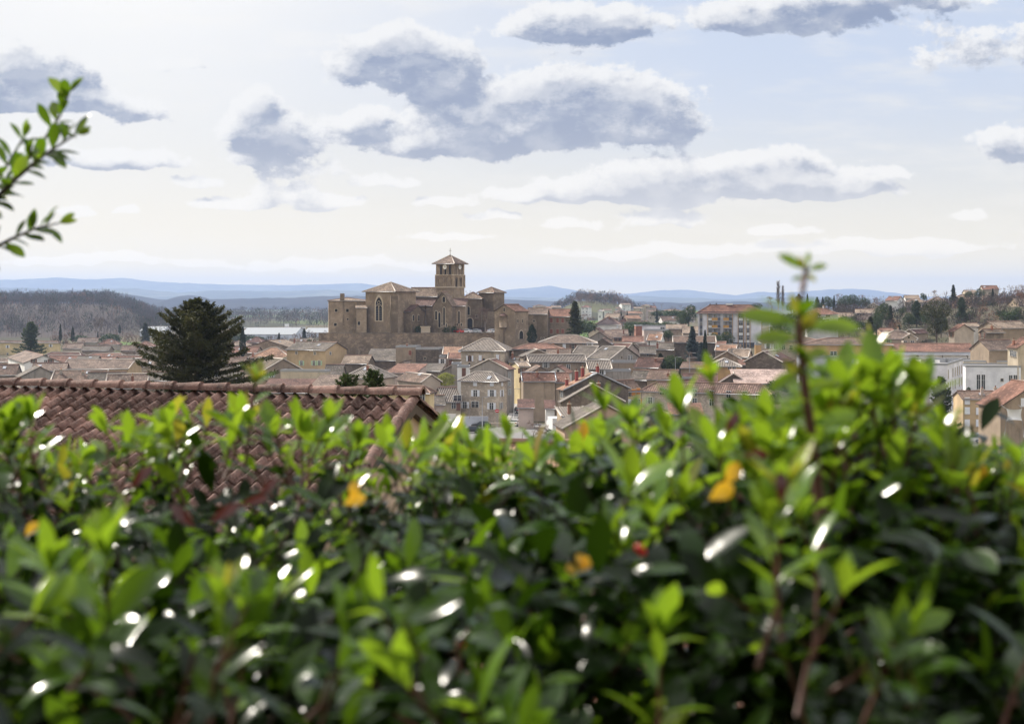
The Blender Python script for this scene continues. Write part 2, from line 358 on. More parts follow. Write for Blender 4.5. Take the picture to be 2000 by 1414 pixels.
def ground_mesh():
    mb = MB(); rs = [-60, -30, -18, -12, -8, -5, -3.6, -2.4, -1.2, 0, 1, 2, 3, 4.5, 6, 8, 11, 15, 20, 30, 45, 60, 90, 120, 150, 180, 210, 240, 270, 300]
    r = 300
    while r < 21000: r *= 1.045 if r < 3500 else 1.12; rs.append(r)
    na = 110; idx = []
    for r in rs:
        row = []
        for j in range(na+1):
            a = -0.62+1.24*j/na; x = a*max(r, 60)*1.0 if r < 20000 else a*r; row.append(len(mb.v)); mb.v.append((x, r, G(x, r)))
        idx.append(row)
    for i in range(len(rs)-1):
        for j in range(na):
            mb.f.append((idx[i][j], idx[i][j+1], idx[i+1][j+1], idx[i+1][j])); mb.mi.append(0); mb.sm.append(True)
    return mb
def ground_mat(n):
    p = n.new('ShaderNodeTexCoord').outputs['Object']
    a = n.noise(p, .012, 5, .6); b = n.noise(p, .09, 5, .65); c = n.noise(p, .9, 4)
    vo = n.new('ShaderNodeTexVoronoi'); n.put(vo.inputs['Vector'], n.v('ADD', n.v('MULTIPLY', p, (1, .45, 1)), n.comb(n.m('MULTIPLY', a, 60), 0, 0))); vo.inputs['Scale'].default_value = .006
    s = n.new('ShaderNodeSeparateColor'); n.l.new(vo.outputs['Color'], s.inputs[0])
    col = n.mix(n.ramp(b, .35, .65), (.08, .078, .045), (.12, .10, .08))
    fld = n.mix(n.ramp(s.outputs[0], .3, .6), (.15, .13, .085), (.12, .19, .05))
    fld = n.mix(n.m('GREATER_THAN', s.outputs[1], .6), fld, (.075, .075, .05))
    fld = n.mix(n.ramp(n.noise(p, .0035, 3), .40, .52), (.085,.075,.05), fld)
    sy = n.new('ShaderNodeSeparateXYZ'); n.l.new(p, sy.inputs[0])
    wd_ = n.m('MULTIPLY', n.ramp(sy.outputs[1], 1000, 1150), n.m('SUBTRACT', 1, n.ramp(n.m('DIVIDE', sy.outputs[0], n.m('MAXIMUM', sy.outputs[1], 1)), -.29, -.24)))
    fld = n.mix(n.m('MULTIPLY', wd_, n.ramp(n.noise(p, .01, 2), .2, .3)), fld, (.085,.068,.062))
    col = n.mix(n.ramp(sy.outputs[1], 700, 1000), col, fld)
    col = n.mix(n.m('MULTIPLY', c, .3), col, (.05, .05, .03))
    return princ(n, col, .95, b, .2, .1, spec=.04)
tag(ground_mesh().obj('ground', mat('ground_earth_grass', ground_mat)), kind='structure')
# ------------------------------------------------------------------ far hills
def hill_mat(name, c, c2):
    def b(n):
        p = n.new('ShaderNodeTexCoord').outputs['Object']
        a = n.noise(p, .0012, 6, .62); f = n.noise(p, .006, 5, .7)
        col = n.mix(n.ramp(a, .42, .58), c, c2)
        return princ(n, n.mix(n.ramp(f, .3, .7), sc(c, .6), col), .95, spec=.03)
    return mat(name, b)
def ridge(prof, D, depth, rough, m, seed):
    mb = MB(); xs = list(range(-160, 2161, 8)); rows = []
    steps = [(-1, 0), (-.75, .22), (-.5, .48), (-.28, .74), (-.12, .92), (0, 1), (.15, .93), (.5, .5), (1, 0)]
    for (t, hf) in steps:
        row = []
        for px in xs:
            y = D+t*depth; base = interp(prof, px)
            zc = CZ-(base-590)/FP*D
            x = (px-1000)/FP*D
            z = zc*hf + (mnoise.fractal(Vector((x/D*22+seed, t*1.8, seed)), 1, 2, 5)*rough*D/FP*(.3+hf) if hf else 0)
            if t == 0: z = zc + mnoise.fractal(Vector((px*.05, seed, 0)), 1, 2, 4)*rough*.25*D/FP
            row.append(len(mb.v)); mb.v.append((x*(y/D)**.3, y, max(z, 0) if hf else -5))
        rows.append(row)
    for i in range(len(rows)-1):
        for j in range(len(xs)-1):
            mb.f.append((rows[i][j], rows[i][j+1], rows[i+1][j+1], rows[i+1][j])); mb.mi.append(0); mb.sm.append(True)
    tag(mb.obj('hills', m), kind='structure')
hm1 = hill_mat('hill_forest', (.07,.08,.06), (.17,.18,.12)); hm2 = hill_mat('hill_forest_dark', (.03,.03,.034), (.055,.053,.05))
ridge([(-160,552),(0,547),(60,545),(110,542),(170,546),(240,543),(300,550),(360,553),(440,556),(560,557),(620,556),(700,553),(730,557),(850,571),(930,577),(990,566),(1030,563),(1075,558),(1110,565),(1160,573),(1230,574),(1290,567),(1340,566),(1400,573),(1440,577),(1480,570),(1530,572),(1600,568),(1660,564),(1700,566),(1760,574),(1800,580),(1900,578),(2000,574),(2160,570)], 17000, 2500, 4, hm1, 1)
ridge([(-160,566),(0,562),(120,566),(260,563),(330,572),(450,568),(560,569),(640,566),(720,569),(900,579),(990,580),(1100,582),(1180,584),(1250,578),(1330,582),(1420,586),(1550,580),(1700,584),(2160,586)], 11500, 2200, 5, hm1, 5)
ridge([(-160,574),(0,572),(45,577),(90,577),(120,572),(170,569),(220,570),(260,577),(310,586),(335,588),(345,580),(370,576),(395,580),(412,585),(490,583),(560,582),(620,579),(700,578),(760,583),(860,586),(990,585),(1100,590),(1250,589),(1330,592),(1400,590),(1500,592),(1600,590),(2160,592)], 5600, 900, 5, hm2, 9)
# ------------------------------------------------------------------ the air
hb = MB(); hb.box(-9000, 9000, -70, 20000, -12, 350)
def haze_mat():
    m = bpy.data.materials.new('haze_air'); m.use_nodes = True; m.node_tree.nodes.clear(); n = NT(m.node_tree)
    v = n.new('ShaderNodeVolumePrincipled'); v.inputs['Color'].default_value = (.50, .66, 1.0, 1); v.inputs['Density'].default_value = HAZE_D
    v.inputs['Anisotropy'].default_value = .15
    o = n.new('ShaderNodeOutputMaterial'); n.l.new(v.outputs[0], o.inputs['Volume']); return m
HAZE_D = .00009
tag(hb.obj('haze', haze_mat()), kind='stuff')
# ------------------------------------------------------------------ windows, shutters (meshes shared between copies)
_wm = {}
def win_mesh(w, h, frame, mull, arch=False):
    key = (round(w, 2), round(h, 2), frame, mull, arch)
    if key in _wm: return _wm[key]
    mb = MB(); a, t = w/2, .07
    if arch:
        pts = [(-a, 0)]+[(a, 0)]+[(a*math.cos(i*math.pi/8), h-a+a*math.sin(i*math.pi/8)) for i in range(9)]
        mb.prism([(x*1.28, z*1.06-.06 if z > 0 else -.06) for x, z in pts], -.05, 0, 0); mb.prism(pts, -.09, -.05, 1)
        if mull: mb.box(-.04, .04, -.12, -.09, 0, h*.9, 0)
    else:
        mb.box(-a, a, -.03, 0, 0, h, 1)
        mb.box(-a-t, -a, -.09, 0, -t, h+t, 0); mb.box(a, a+t, -.09, 0, -t, h+t, 0)
        mb.box(-a, a, -.09, 0, h, h+t, 0); mb.box(-a-.1, a+.1, -.14, 0, -t-.08, -t, 2)
        if mull:
            mb.box(-.035, .035, -.07, -.03, 0, h, 0)
            if h > 1.1: mb.box(-a, a, -.065, -.03, h*.62, h*.62+.04, 0)
    m_ = mb.mesh('window', [{'w': WHITE, 't': TRIM, 'd': EDGE, 'r': BRICKRED}[frame], GLASS, TRIM]); _wm[key] = m_; return m_
def shut_mesh(w, h, c):
    key = ('s', round(w, 2), round(h, 2), c)
    if key in _wm: return _wm[key]
    mb = MB(); mb.box(-w/2, w/2, -.05, 0, 0, h)
    for i in range(3): mb.box(-w/2+.03, w/2-.03, -.07, -.05, h*(.1+.3*i), h*(.1+.3*i)+.09)
    _wm[key] = mb.mesh('shutter', [SHUT[c]]); return _wm[key]
# kind -> width, height, frame, mullion, shutter colour, closed
WK = dict(p=(.95,1.35,'w',1,None,0), s=(.95,1.45,'w',1,'s',0), g=(.9,1.4,'w',1,'g',0), o=(.9,1.4,'w',1,'o',0), b=(.9,1.35,'t',1,'b',0), r=(.9,1.4,'t',1,'r',2), k=(.9,1.35,'w',1,'k',0),
          c=(.95,1.35,'t',0,'s',2), O=(.9,1.3,'t',0,'o',2), d=(.6,.65,'t',0,None,0), t=(.55,1.9,'t',0,None,0), w=(.75,.85,'w',1,None,0), W=(1.8,1.3,'w',1,None,0),
          A=(.95,1.6,'r',1,'s',0), B=(.95,1.6,'r',0,'s',2), D=(.95,2.1,'t',0,'b',2), T=(.8,3.6,'w',1,None,0), G=(2.2,2.2,'t',0,'k',2))
def add_win(parent, kind, loc, rz=0, big=1):
    w, h, fr, mu, sh, cl = WK[kind]; w *= big; h *= big
    o = link('window', win_mesh(w, h, fr, mu, kind in 'AB'), parent, loc, rz)
    if sh:
        if cl:
            for s in (-1, 1): link('shutter', shut_mesh(w/2, h, sh), o, (s*w/4, -.09, 0))
        else:
            for s in (-1, 1): link('shutter', shut_mesh(w*.52, h, sh), o, (s*(w/2+w*.28+.06), -.02, 0))
    return o
def chimney(parent, x, y, z, h=1.3, s=.5, m=None, pot=True):
    mb = MB(); mb.box(x-s/2, x+s/2, y-s*.4, y+s*.4, z-1.0, z+h, 0)
    mb.box(x-s/2-.07, x+s/2+.07, y-s*.4-.07, y+s*.4+.07, z+h-.02, z+h+.1, 1)
    o = mb.obj('chimney', [m or WM['brick'], ZINC if not pot else TRIM], parent)
    if pot:
        p = MB(); p.tube([(x, y, z+h+.1), (x, y, z+h+.5)], [.13, .1], 8); p.obj('chimney_pot', [WM['brick']], o)
    return o
def roof_parts(parent, kind, x0, x1, y0, y1, h, rise, rm, ov=.45, og=.28, ridge='r', t=.16):
    """x0..y1 the wall rectangle, h the eave; returns height function"""
    mb = MB(); X0, X1, Y0, Y1 = x0-og, x1+og, y0-ov, y1+ov; cx, cy_ = (x0+x1)/2, (y0+y1)/2; rl = []
    if kind == 'gx':
        sl = rise/(cy_-y0); ze = h-ov*sl; zr = h+rise
        mb.slab([(X0, Y0, ze), (X1, Y0, ze), (X1, cy_, zr), (X0, cy_, zr)], t, 0, 1, (1, 0, 0))
        mb.slab([(X0, Y1, ze), (X1, Y1, ze), (X1, cy_, zr), (X0, cy_, zr)], t, 0, 1, (1, 0, 0))
        rl = [((X0, cy_, zr), (X1, cy_, zr))]; rake = [((X0, Y0, ze), (X0, cy_, zr)), ((X1, Y0, ze), (X1, cy_, zr))]
        H = lambda x, y: h+rise-abs(y-cy_)*sl
    elif kind == 'gy':
        ov, og = og, ov; X0, X1, Y0, Y1 = x0-og, x1+og, y0-ov, y1+ov
        sl = rise/(cx-x0); ze = h-og*sl; zr = h+rise
        mb.slab([(X0, Y0, ze), (X0, Y1, ze), (cx, Y1, zr), (cx, Y0, zr)], t, 0, 1, (0, 1, 0))
        mb.slab([(X1, Y0, ze), (X1, Y1, ze), (cx, Y1, zr), (cx, Y0, zr)], t, 0, 1, (0, 1, 0))
        rl = [((cx, Y0, zr), (cx, Y1, zr))]; rake = [((X0, Y0, ze), (cx, Y0, zr)), ((X1, Y0, ze), (cx, Y0, zr))]
        H = lambda x, y: h+rise-abs(x-cx)*sl
    elif kind == 'hip':
        og = ov; X0, X1, Y0, Y1 = x0-og, x1+og, y0-ov, y1+ov
        hw, hd = (x1-x0)/2, (y1-y0)/2; m_ = min(hw, hd); sl = rise/m_; ze = h-ov*sl; zr = h+rise
        if hw >= hd: A, B = (x0+hd, cy_, zr), (x1-hd, cy_, zr)
        else: A, B = (cx, y0+hw, zr), (cx, y1-hw, zr)
        c = [(X0, Y0, ze), (X1, Y0, ze), (X1, Y1, ze), (X0, Y1, ze)]
        if hw >= hd:
            mb.slab([c[0], c[1], B, A], t, 0, 1, (1, 0, 0)); mb.slab([c[2], c[3], A, B], t, 0, 1, (1, 0, 0))
            mb.slab([c[1], c[2], B], t, 0, 1, (0, 1, 0)); mb.slab([c[3], c[0], A], t, 0, 1, (0, 1, 0))
            rl = [(c[0], A), (c[3], A), (c[1], B), (c[2], B)]
        else:
            mb.slab([c[0], c[1], A], t, 0, 1, (1, 0, 0)); mb.slab([c[2], c[3], B], t, 0, 1, (1, 0, 0))
            mb.slab([c[1], c[2], B, A], t, 0, 1, (0, 1, 0)); mb.slab([c[3], c[0], A, B], t, 0, 1, (0, 1, 0))
            rl = [(c[0], A), (c[1], A), (c[2], B), (c[3], B)]
        if (Vector(A)-Vector(B)).length > .3: rl.append((A, B))
        rake = []
        H = lambda x, y: h+min(rise, sl*min(x-x0, x1-x, y-y0, y1-y))
    elif kind in ('shed', 'shr', 'shl'):
        if kind == 'shed':   # low at the front
            sl = rise/(y1-y0); P = [(X0, Y0, h-ov*sl), (X1, Y0, h-ov*sl), (X1, Y1, h+rise+ov*sl), (X0, Y1, h+rise+ov*sl)]; e = (1, 0, 0); H = lambda x, y: h+(y-y0)*sl
        elif kind == 'shr':  # rises to +x
            sl = rise/(x1-x0); P = [(X0, Y0, h-og*sl), (X1, Y0, h+rise+og*sl), (X1, Y1, h+rise+og*sl), (X0, Y1, h-og*sl)]; e = (0, 1, 0); H = lambda x, y: h+(x-x0)*sl
        else:
            sl = rise/(x1-x0); P = [(X0, Y0, h+rise+og*sl), (X1, Y0, h-og*sl), (X1, Y1, h-og*sl), (X0, Y1, h+rise+og*sl)]; e = (0, 1, 0); H = lambda x, y: h+(x1-x)*sl
        mb.slab(P, t, 0, 1, e); rake = [(P[0], P[3]), (P[1], P[2])] if kind == 'shed' else [(P[0], P[1])]
    else:  # flat with a parapet
        mb.box(x0-.05, x1+.05, y0-.05, y0+.25, h, h+.5, 1); mb.box(x0-.05, x1+.05, y1-.25, y1+.05, h, h+.5, 1)
        mb.box(x0-.05, x0+.25, y0+.25, y1-.25, h, h+.5, 1); mb.box(x1-.25, x1+.05, y0+.25, y1-.25, h, h+.5, 1)
        mb.box(x0+.25, x1-.25, y0+.25, y1-.25, h-.1, h+.05, 0)
        H = lambda x, y: h; rake = []
    ro = mb.obj('roof', [rm, EDGE if kind != 'flat' else ZINC], parent)
    rr = MB()
    for a, b in rl:
        a, b = Vector(a)+Vector((0, 0, .05)), Vector(b)+Vector((0, 0, .05)); rr.tube([a, b], .15, 6)
    if ridge in ('w', 'R'):
        for a, b in rake: rr.tube([Vector(a)+Vector((0, 0, .05)), Vector(b)+Vector((0, 0, .05))], .15, 6)
    if rl or (ridge in 'wR' and rake): rr.obj('ridge_tiles', [MORTAR if ridge in 'w' else (RIDGE if ridge == 'r' else ZINC)], ro)
    if kind in ('gx', 'hip', 'shed') :   # gutter along the front eave
        gz = min(h - ov*.33, h); 
        gm = MB(); sl_ = rise/max(.1, ((y1-y0)/2 if kind == 'gx' else (min(x1-x0, y1-y0)/2 if kind == 'hip' else y1-y0)))
        gz = h-ov*sl_-.12; gm.tube([(X0, Y0-.06, gz), (X1, Y0-.06, gz)], .075, 6); gm.obj('gutter', [ZINC], ro)
    return H
def wall_part(parent, kind, x0, x1, y0, y1, h, rise, wm, base=-3.5):
    mb = MB(); cx, cy_ = (x0+x1)/2, (y0+y1)/2; e = .10
    if kind in ('gx', 'gy', 'hip', 'flat'):
        if kind == 'gy': mb.prism([(x0, base), (x1, base), (x1, h-e), (cx, h+rise-e), (x0, h-e)], y0, y1)
        elif kind == 'gx':
            F_ = [(y0, base), (y1, base), (y1, h-e), (cy_, h+rise-e), (y0, h-e)]
            mb.poly([(x0, y, z) for y, z in F_]); mb.poly([(x1, y, z) for y, z in reversed(F_)])
            for i in range(5):
                (ya, za), (yb, zb) = F_[i], F_[(i+1) % 5]; mb.poly([(x0, ya, za), (x1, ya, za), (x1, yb, zb), (x0, yb, zb)])
        else: mb.box(x0, x1, y0, y1, base, h)
    elif kind == 'shed':
        mb.poly([(x0, y0, base), (x1, y0, base), (x1, y0, h-e), (x0, y0, h-e)]); mb.poly([(x0, y1, base), (x1, y1, base), (x1, y1, h+rise-e), (x0, y1, h+rise-e)])
        for x in (x0, x1): mb.poly([(x, y0, base), (x, y1, base), (x, y1, h+rise-e), (x, y0, h-e)])
    elif kind == 'shr': mb.prism([(x0, base), (x1, base), (x1, h+rise-e), (x0, h-e)], y0, y1)
    else: mb.prism([(x0, base), (x1, base), (x1, h-e), (x0, h+rise-e)], y0, y1)
    return mb.obj('wall', [wm], parent)
def frame_of(xa, xb, xs, D, rz, depth):
    """corner positions from the picture columns of the front face; the near corner stands at distance D"""
    ka, kb = (xa-1000)/FP, (xb-1000)/FP; c, s = math.cos(rz), math.sin(rz)
    if rz <= 0:
        w_ = D*(kb-ka)/(c-ka*s); Pb = Vector((kb*D, D, 0)); Pa = Pb-Vector((c, s, 0))*w_
        if xs is not None and rz < -.02: ks = (xs-1000)/FP; d_ = D*(ks-kb)/(-s-ks*c)
        else: d_ = depth
    else:
        w_ = D*(kb-ka)/(c-kb*s); Pa = Vector((ka*D, D, 0)); Pb = Pa+Vector((c, s, 0))*w_
        if xs is not None and rz > .02: ks = (xs-1000)/FP; d_ = D*(ka-ks)/(s+ks*c)
        else: d_ = depth
    if not (1.5 < d_ < 60): d_ = depth
    ctr = (Pa+Pb)/2+Vector((-s, c, 0))*d_/2
    return Pa, Pb, w_, d_, ctr
NH = [0]
def H(label, xa, xb, xs, ye, yr, D, rz, kind, rm, wm, win='a', name='house', cat='house', ch=(), group=None, depth=8.5, ridge='r', root=None, base=-3.5, ov=.45, hh=6.5, cm=None, side=True, bw=1.0):
    NH[0] += 1
    if D is None: D = (CZ-hh)*FP/(ye-590)
    rz = R(rz); Pa, Pb, w_, d_, ctr = frame_of(xa, xb, xs, D, rz, depth)
    ez = CZ-(ye-590)/FP*D
    if kind == 'gy': rise = (CZ-(yr-590)/FP*((Pa.y+Pb.y)/2))-ez; run = w_/2
    elif kind in ('gx', 'hip'): rise = (CZ-(yr-590)/FP*(D+d_/2*math.cos(rz)))-ez; run = d_/2 if kind == 'gx' else min(w_, d_)/2
    elif kind == 'flat': rise = 0; run = 1
    else:
        run = d_ if kind == 'shed' else w_; rise = (CZ-(yr-590)/FP*(D+(d_ if kind == 'shed' else 0)))-ez
    if kind != 'flat': rise = max(.2*run, min(.62*run, rise))
    gz = G(ctr.x, ctr.y)
    if ez-gz < 2.4: gz = ez-2.4
    h = ez-gz
    o = root
    if o is None: o = thing(name, label, cat, (ctr.x, ctr.y, gz), rz, group); par = o
    else:
        par = link(name, None, o); par.location = (ctr.x, ctr.y, gz); par.rotation_euler = (0, 0, rz)
    x0, x1, y0, y1 = -w_/2, w_/2, -d_/2, d_/2
    wall_part(par, kind, x0, x1, y0, y1, h, rise, wm, base)
    Hf = roof_parts(par, kind, x0, x1, y0, y1, h, rise, rm, ov=ov, ridge=ridge)
    rnd = random.Random(NH[0]*13+5)
    c, s = math.cos(rz), math.sin(rz)
    if isinstance(win, (list, tuple)):
        for wd in win:
            px, py, kd = wd[:3]; k_ = (px-1000)/FP; sidew = len(wd) > 3 and wd[3] == 's'
            if not sidew:
                t = (k_*Pa.y-Pa.x)/(c-k_*s); Y = Pa.y+t*s; z = CZ-(py-590)/FP*Y-gz; hw_ = WK[kd][1]/2*bw
                if .3 < t < w_-.3 or kd in 'G': add_win(par, kd, (x0+t, y0-.004, z-hw_), 0, bw)
            else:
                Q = Pb if rz <= 0 else Pa; dx, dy = -s, c
                t = (k_*Q.y-Q.x)/(dx-k_*dy); Y = Q.y+t*dy; z = CZ-(py-590)/FP*Y-gz; hw_ = WK[kd][1]/2*bw
                if .2 < t < d_-.2:
                    if rz <= 0: add_win(par, kd, (x1+.004, y0+t, z-hw_), math.pi/2, bw)
                    else: add_win(par, kd, (x0-.004, y0+t, z-hw_), -math.pi/2, bw)
    elif win:
        kd = rnd.choice('pssbcwd') if win == 'a' else win
        def row(L, f):
            n = max(1, int(L/3.4)); zs = [h-2.3-2.8*i for i in range(3) if h-2.3-2.8*i > .6]
            for z in zs:
                for i in range(n):
                    if rnd.random() < .3: continue
                    f((i+.5)*L/n-L/2+rnd.uniform(-.35, .35), z)
        row(w_, lambda t, z: add_win(par, kd, (t, y0-.004, z)))
        if side and abs(rz) > .1:
            if rz < 0: row(d_, lambda t, z: add_win(par, kd, (x1+.004, t, z), math.pi/2))
            else: row(d_, lambda t, z: add_win(par, kd, (x0-.004, t, z), -math.pi/2))
    for cc_ in ch:
        px, pyt = cc_[:2]; k_ = (px-1000)/FP
        # chimney stands on the roof, a third of the way behind the front wall
        fr = cc_[2] if len(cc_) > 2 else .45
        Y0_ = Pa.y+(Pb.y-Pa.y)*.5+d_*fr*c
        X0_ = k_*Y0_; lx = (X0_-ctr.x)*c+(Y0_-ctr.y)*s; ly = -(X0_-ctr.x)*s+(Y0_-ctr.y)*c
        lx = max(x0+.4, min(x1-.4, lx)); ly = max(y0+.4, min(y1-.4, ly)); z = Hf(lx, ly)
        top = CZ-(pyt-590)/FP*Y0_-gz; chimney(par, lx, ly, z, max(.7, min(2.6, top-z)), .55, cm)
    return o
r, wl = RM, WM
# ------------------------------------------------------------------ church hill
ter = MB(); tz = 16.5
def Wp(px, D): return (px-1000)/FP*D
ter.box(Wp(626, 474), Wp(1003, 474), 474, 560, -4, tz)
tag(ter.obj('terrace', [stone('stone_paving', (.26,.23,.19), (.33,.29,.24), 2.0, .5)]), kind='structure')
rw = thing('retaining_wall', 'long weathered rubble stone retaining wall under the church terrace', 'wall', (Wp(812, 472), 472, 0))
L_ = (Wp(1003, 472)-Wp(625, 472))/2
mb = MB(); mb.box(-L_, L_, -1, 1.9, -4, tz+.05); mb.obj('wall', [WM['rwall']], rw)
mb = MB(); mb.box(-L_, L_*.99, -1.05, -.55, tz+.05, tz+.35); mb.obj('parapet', [WM['rubble']], rw)
for (px, wd, hh_) in ((742, 7, 6.0), (790, 9, 8.6), (838, 6, 5.0)):      # shallow blind arches and ledges in the old wall
    mb = MB(); x = Wp(px, 472)-rw.location.x; a = wd/2
    pts = [(x-a, 2), (x+a, 2)]+[(x+a*math.cos(i*math.pi/10), hh_+a*.5*math.sin(i*math.pi/10)) for i in range(11)]
    mb.prism([(x_, z) for x_, z in pts], -1.35, -1.0); mb.obj('buttress_arch', [WM['dark']], rw)
for px in (664, 700, 752, 812, 862, 915):
    mb = MB(); x = Wp(px, 472)-rw.location.x; mb.prism([(x-.8, 0), (x+.8, 0), (x+.8, 11), (x-.8, 11.6)], -1.9, -1.0); mb.obj('buttress', [WM['rubble']], rw)
# stairs and ramp walls to the right of the terrace
st = thing('stone_stairs', 'flight of stone steps descending from the terrace beside the small chapel', 'stairs', (Wp(1003, 468), 468, 0))
mb = MB()
for i in range(22): mb.box(.2+i*.42, .2+(i+1)*.42, -3, 4, 4, tz-.2-i*.30)
mb.obj('steps', [WM['greyp']], st)
mb = MB(); mb.prism([(.2, tz-1), (.2, tz+.9), (9.7, tz-5.8), (9.7, tz-7.5)], -3.5, -3.05); mb.obj('side_wall', [WM['rubble']], st)
lw = thing('ramp_wall', 'low stone wall sloping up below the small chapel', 'wall', (Wp(1010, 452), 452, 0))
mb = MB(); mb.prism([(2, 2), (18, 2), (18, 15.3), (9, 14.3), (2, 11.6)], 0, 1); mb.obj('wall', [WM['dark']], lw)
# ------------------------------------------------------------------ the church
ch = thing('church', 'large stone medieval church with square bell tower on the walled terrace', 'church', (Wp(850, 490), 490, tz))
def rel(root, o):
    o.location = o.location-root.location
def CH(pname, xa, xb, xs, ye, yr, D, rz, kind, rm, wm, win=(), root=ch, ov=.4, ridge='r', depth=9, top=None):
    """one volume of the church: a wall part that carries its roof and openings as sub-parts"""
    rz = R(rz); Pa, Pb, w_, d_, ctr = frame_of(xa, xb, xs, D, rz, depth); ez = CZ-(ye-590)/FP*D; base = tz if D > 473 else tz-6
    if kind == 'gy': rise = CZ-(yr-590)/FP*((Pa.y+Pb.y)/2)-ez; run = w_/2
    elif kind in ('gx', 'hip'): rise = CZ-(yr-590)/FP*(D+d_/2*math.cos(rz))-ez; run = d_/2 if kind == 'gx' else min(w_, d_)/2
    else: run = d_ if kind == 'shed' else w_; rise = CZ-(yr-590)/FP*(D+(d_*math.cos(rz) if kind == 'shed' else 0))-ez
    rise = max(.15*run, min(1.3*run, rise)); h = ez-base; x0, x1, y0, y1 = -w_/2, w_/2, -d_/2, d_/2
    wp = wall_part(root, kind, x0, x1, y0, y1, h, rise, wm, -1.5); wp.name = pname
    wp.location = Vector((ctr.x, ctr.y, base))-root.location; wp.rotation_euler = (0, 0, rz)
    # roof and openings: sub-parts (built flat under the wall part)
    tmp = link('tmp', None, wp); Hf = roof_parts(tmp, kind, x0, x1, y0, y1, h, rise, rm, ov=ov, ridge=ridge)
    def flat(o):
        for c_ in list(o.children):
            flat(c_); c_.parent = wp
    flat(tmp); bpy.data.objects.remove(tmp)
    c, s = math.cos(rz), math.sin(rz)
    for wd in win:
        px, py, wm_, hm_, typ = wd[:5]; k_ = (px-1000)/FP; sidew = len(wd) > 5
        Q, dx, dy = ((Pb if rz <= 0 else Pa), -s, c) if sidew else (Pa, c, s)
        t = (k_*Q.y-Q.x)/(dx-k_*dy); Y = Q.y+t*dy; z = CZ-(py-590)/FP*Y-base-hm_/2
        if not .1 < t < (d_ if sidew else w_)-.1: continue
        loc = (x0+t, y0-.004, z) if not sidew else ((x1+.004, y0+t, z) if rz <= 0 else (x0-.004, y0+t, z))
        opening(wp, typ, wm_, hm_, loc, 0 if not sidew else (math.pi/2 if rz <= 0 else -math.pi/2))
    return wp, (x0, x1, y0, y1, h, rise, Hf, ctr, base)
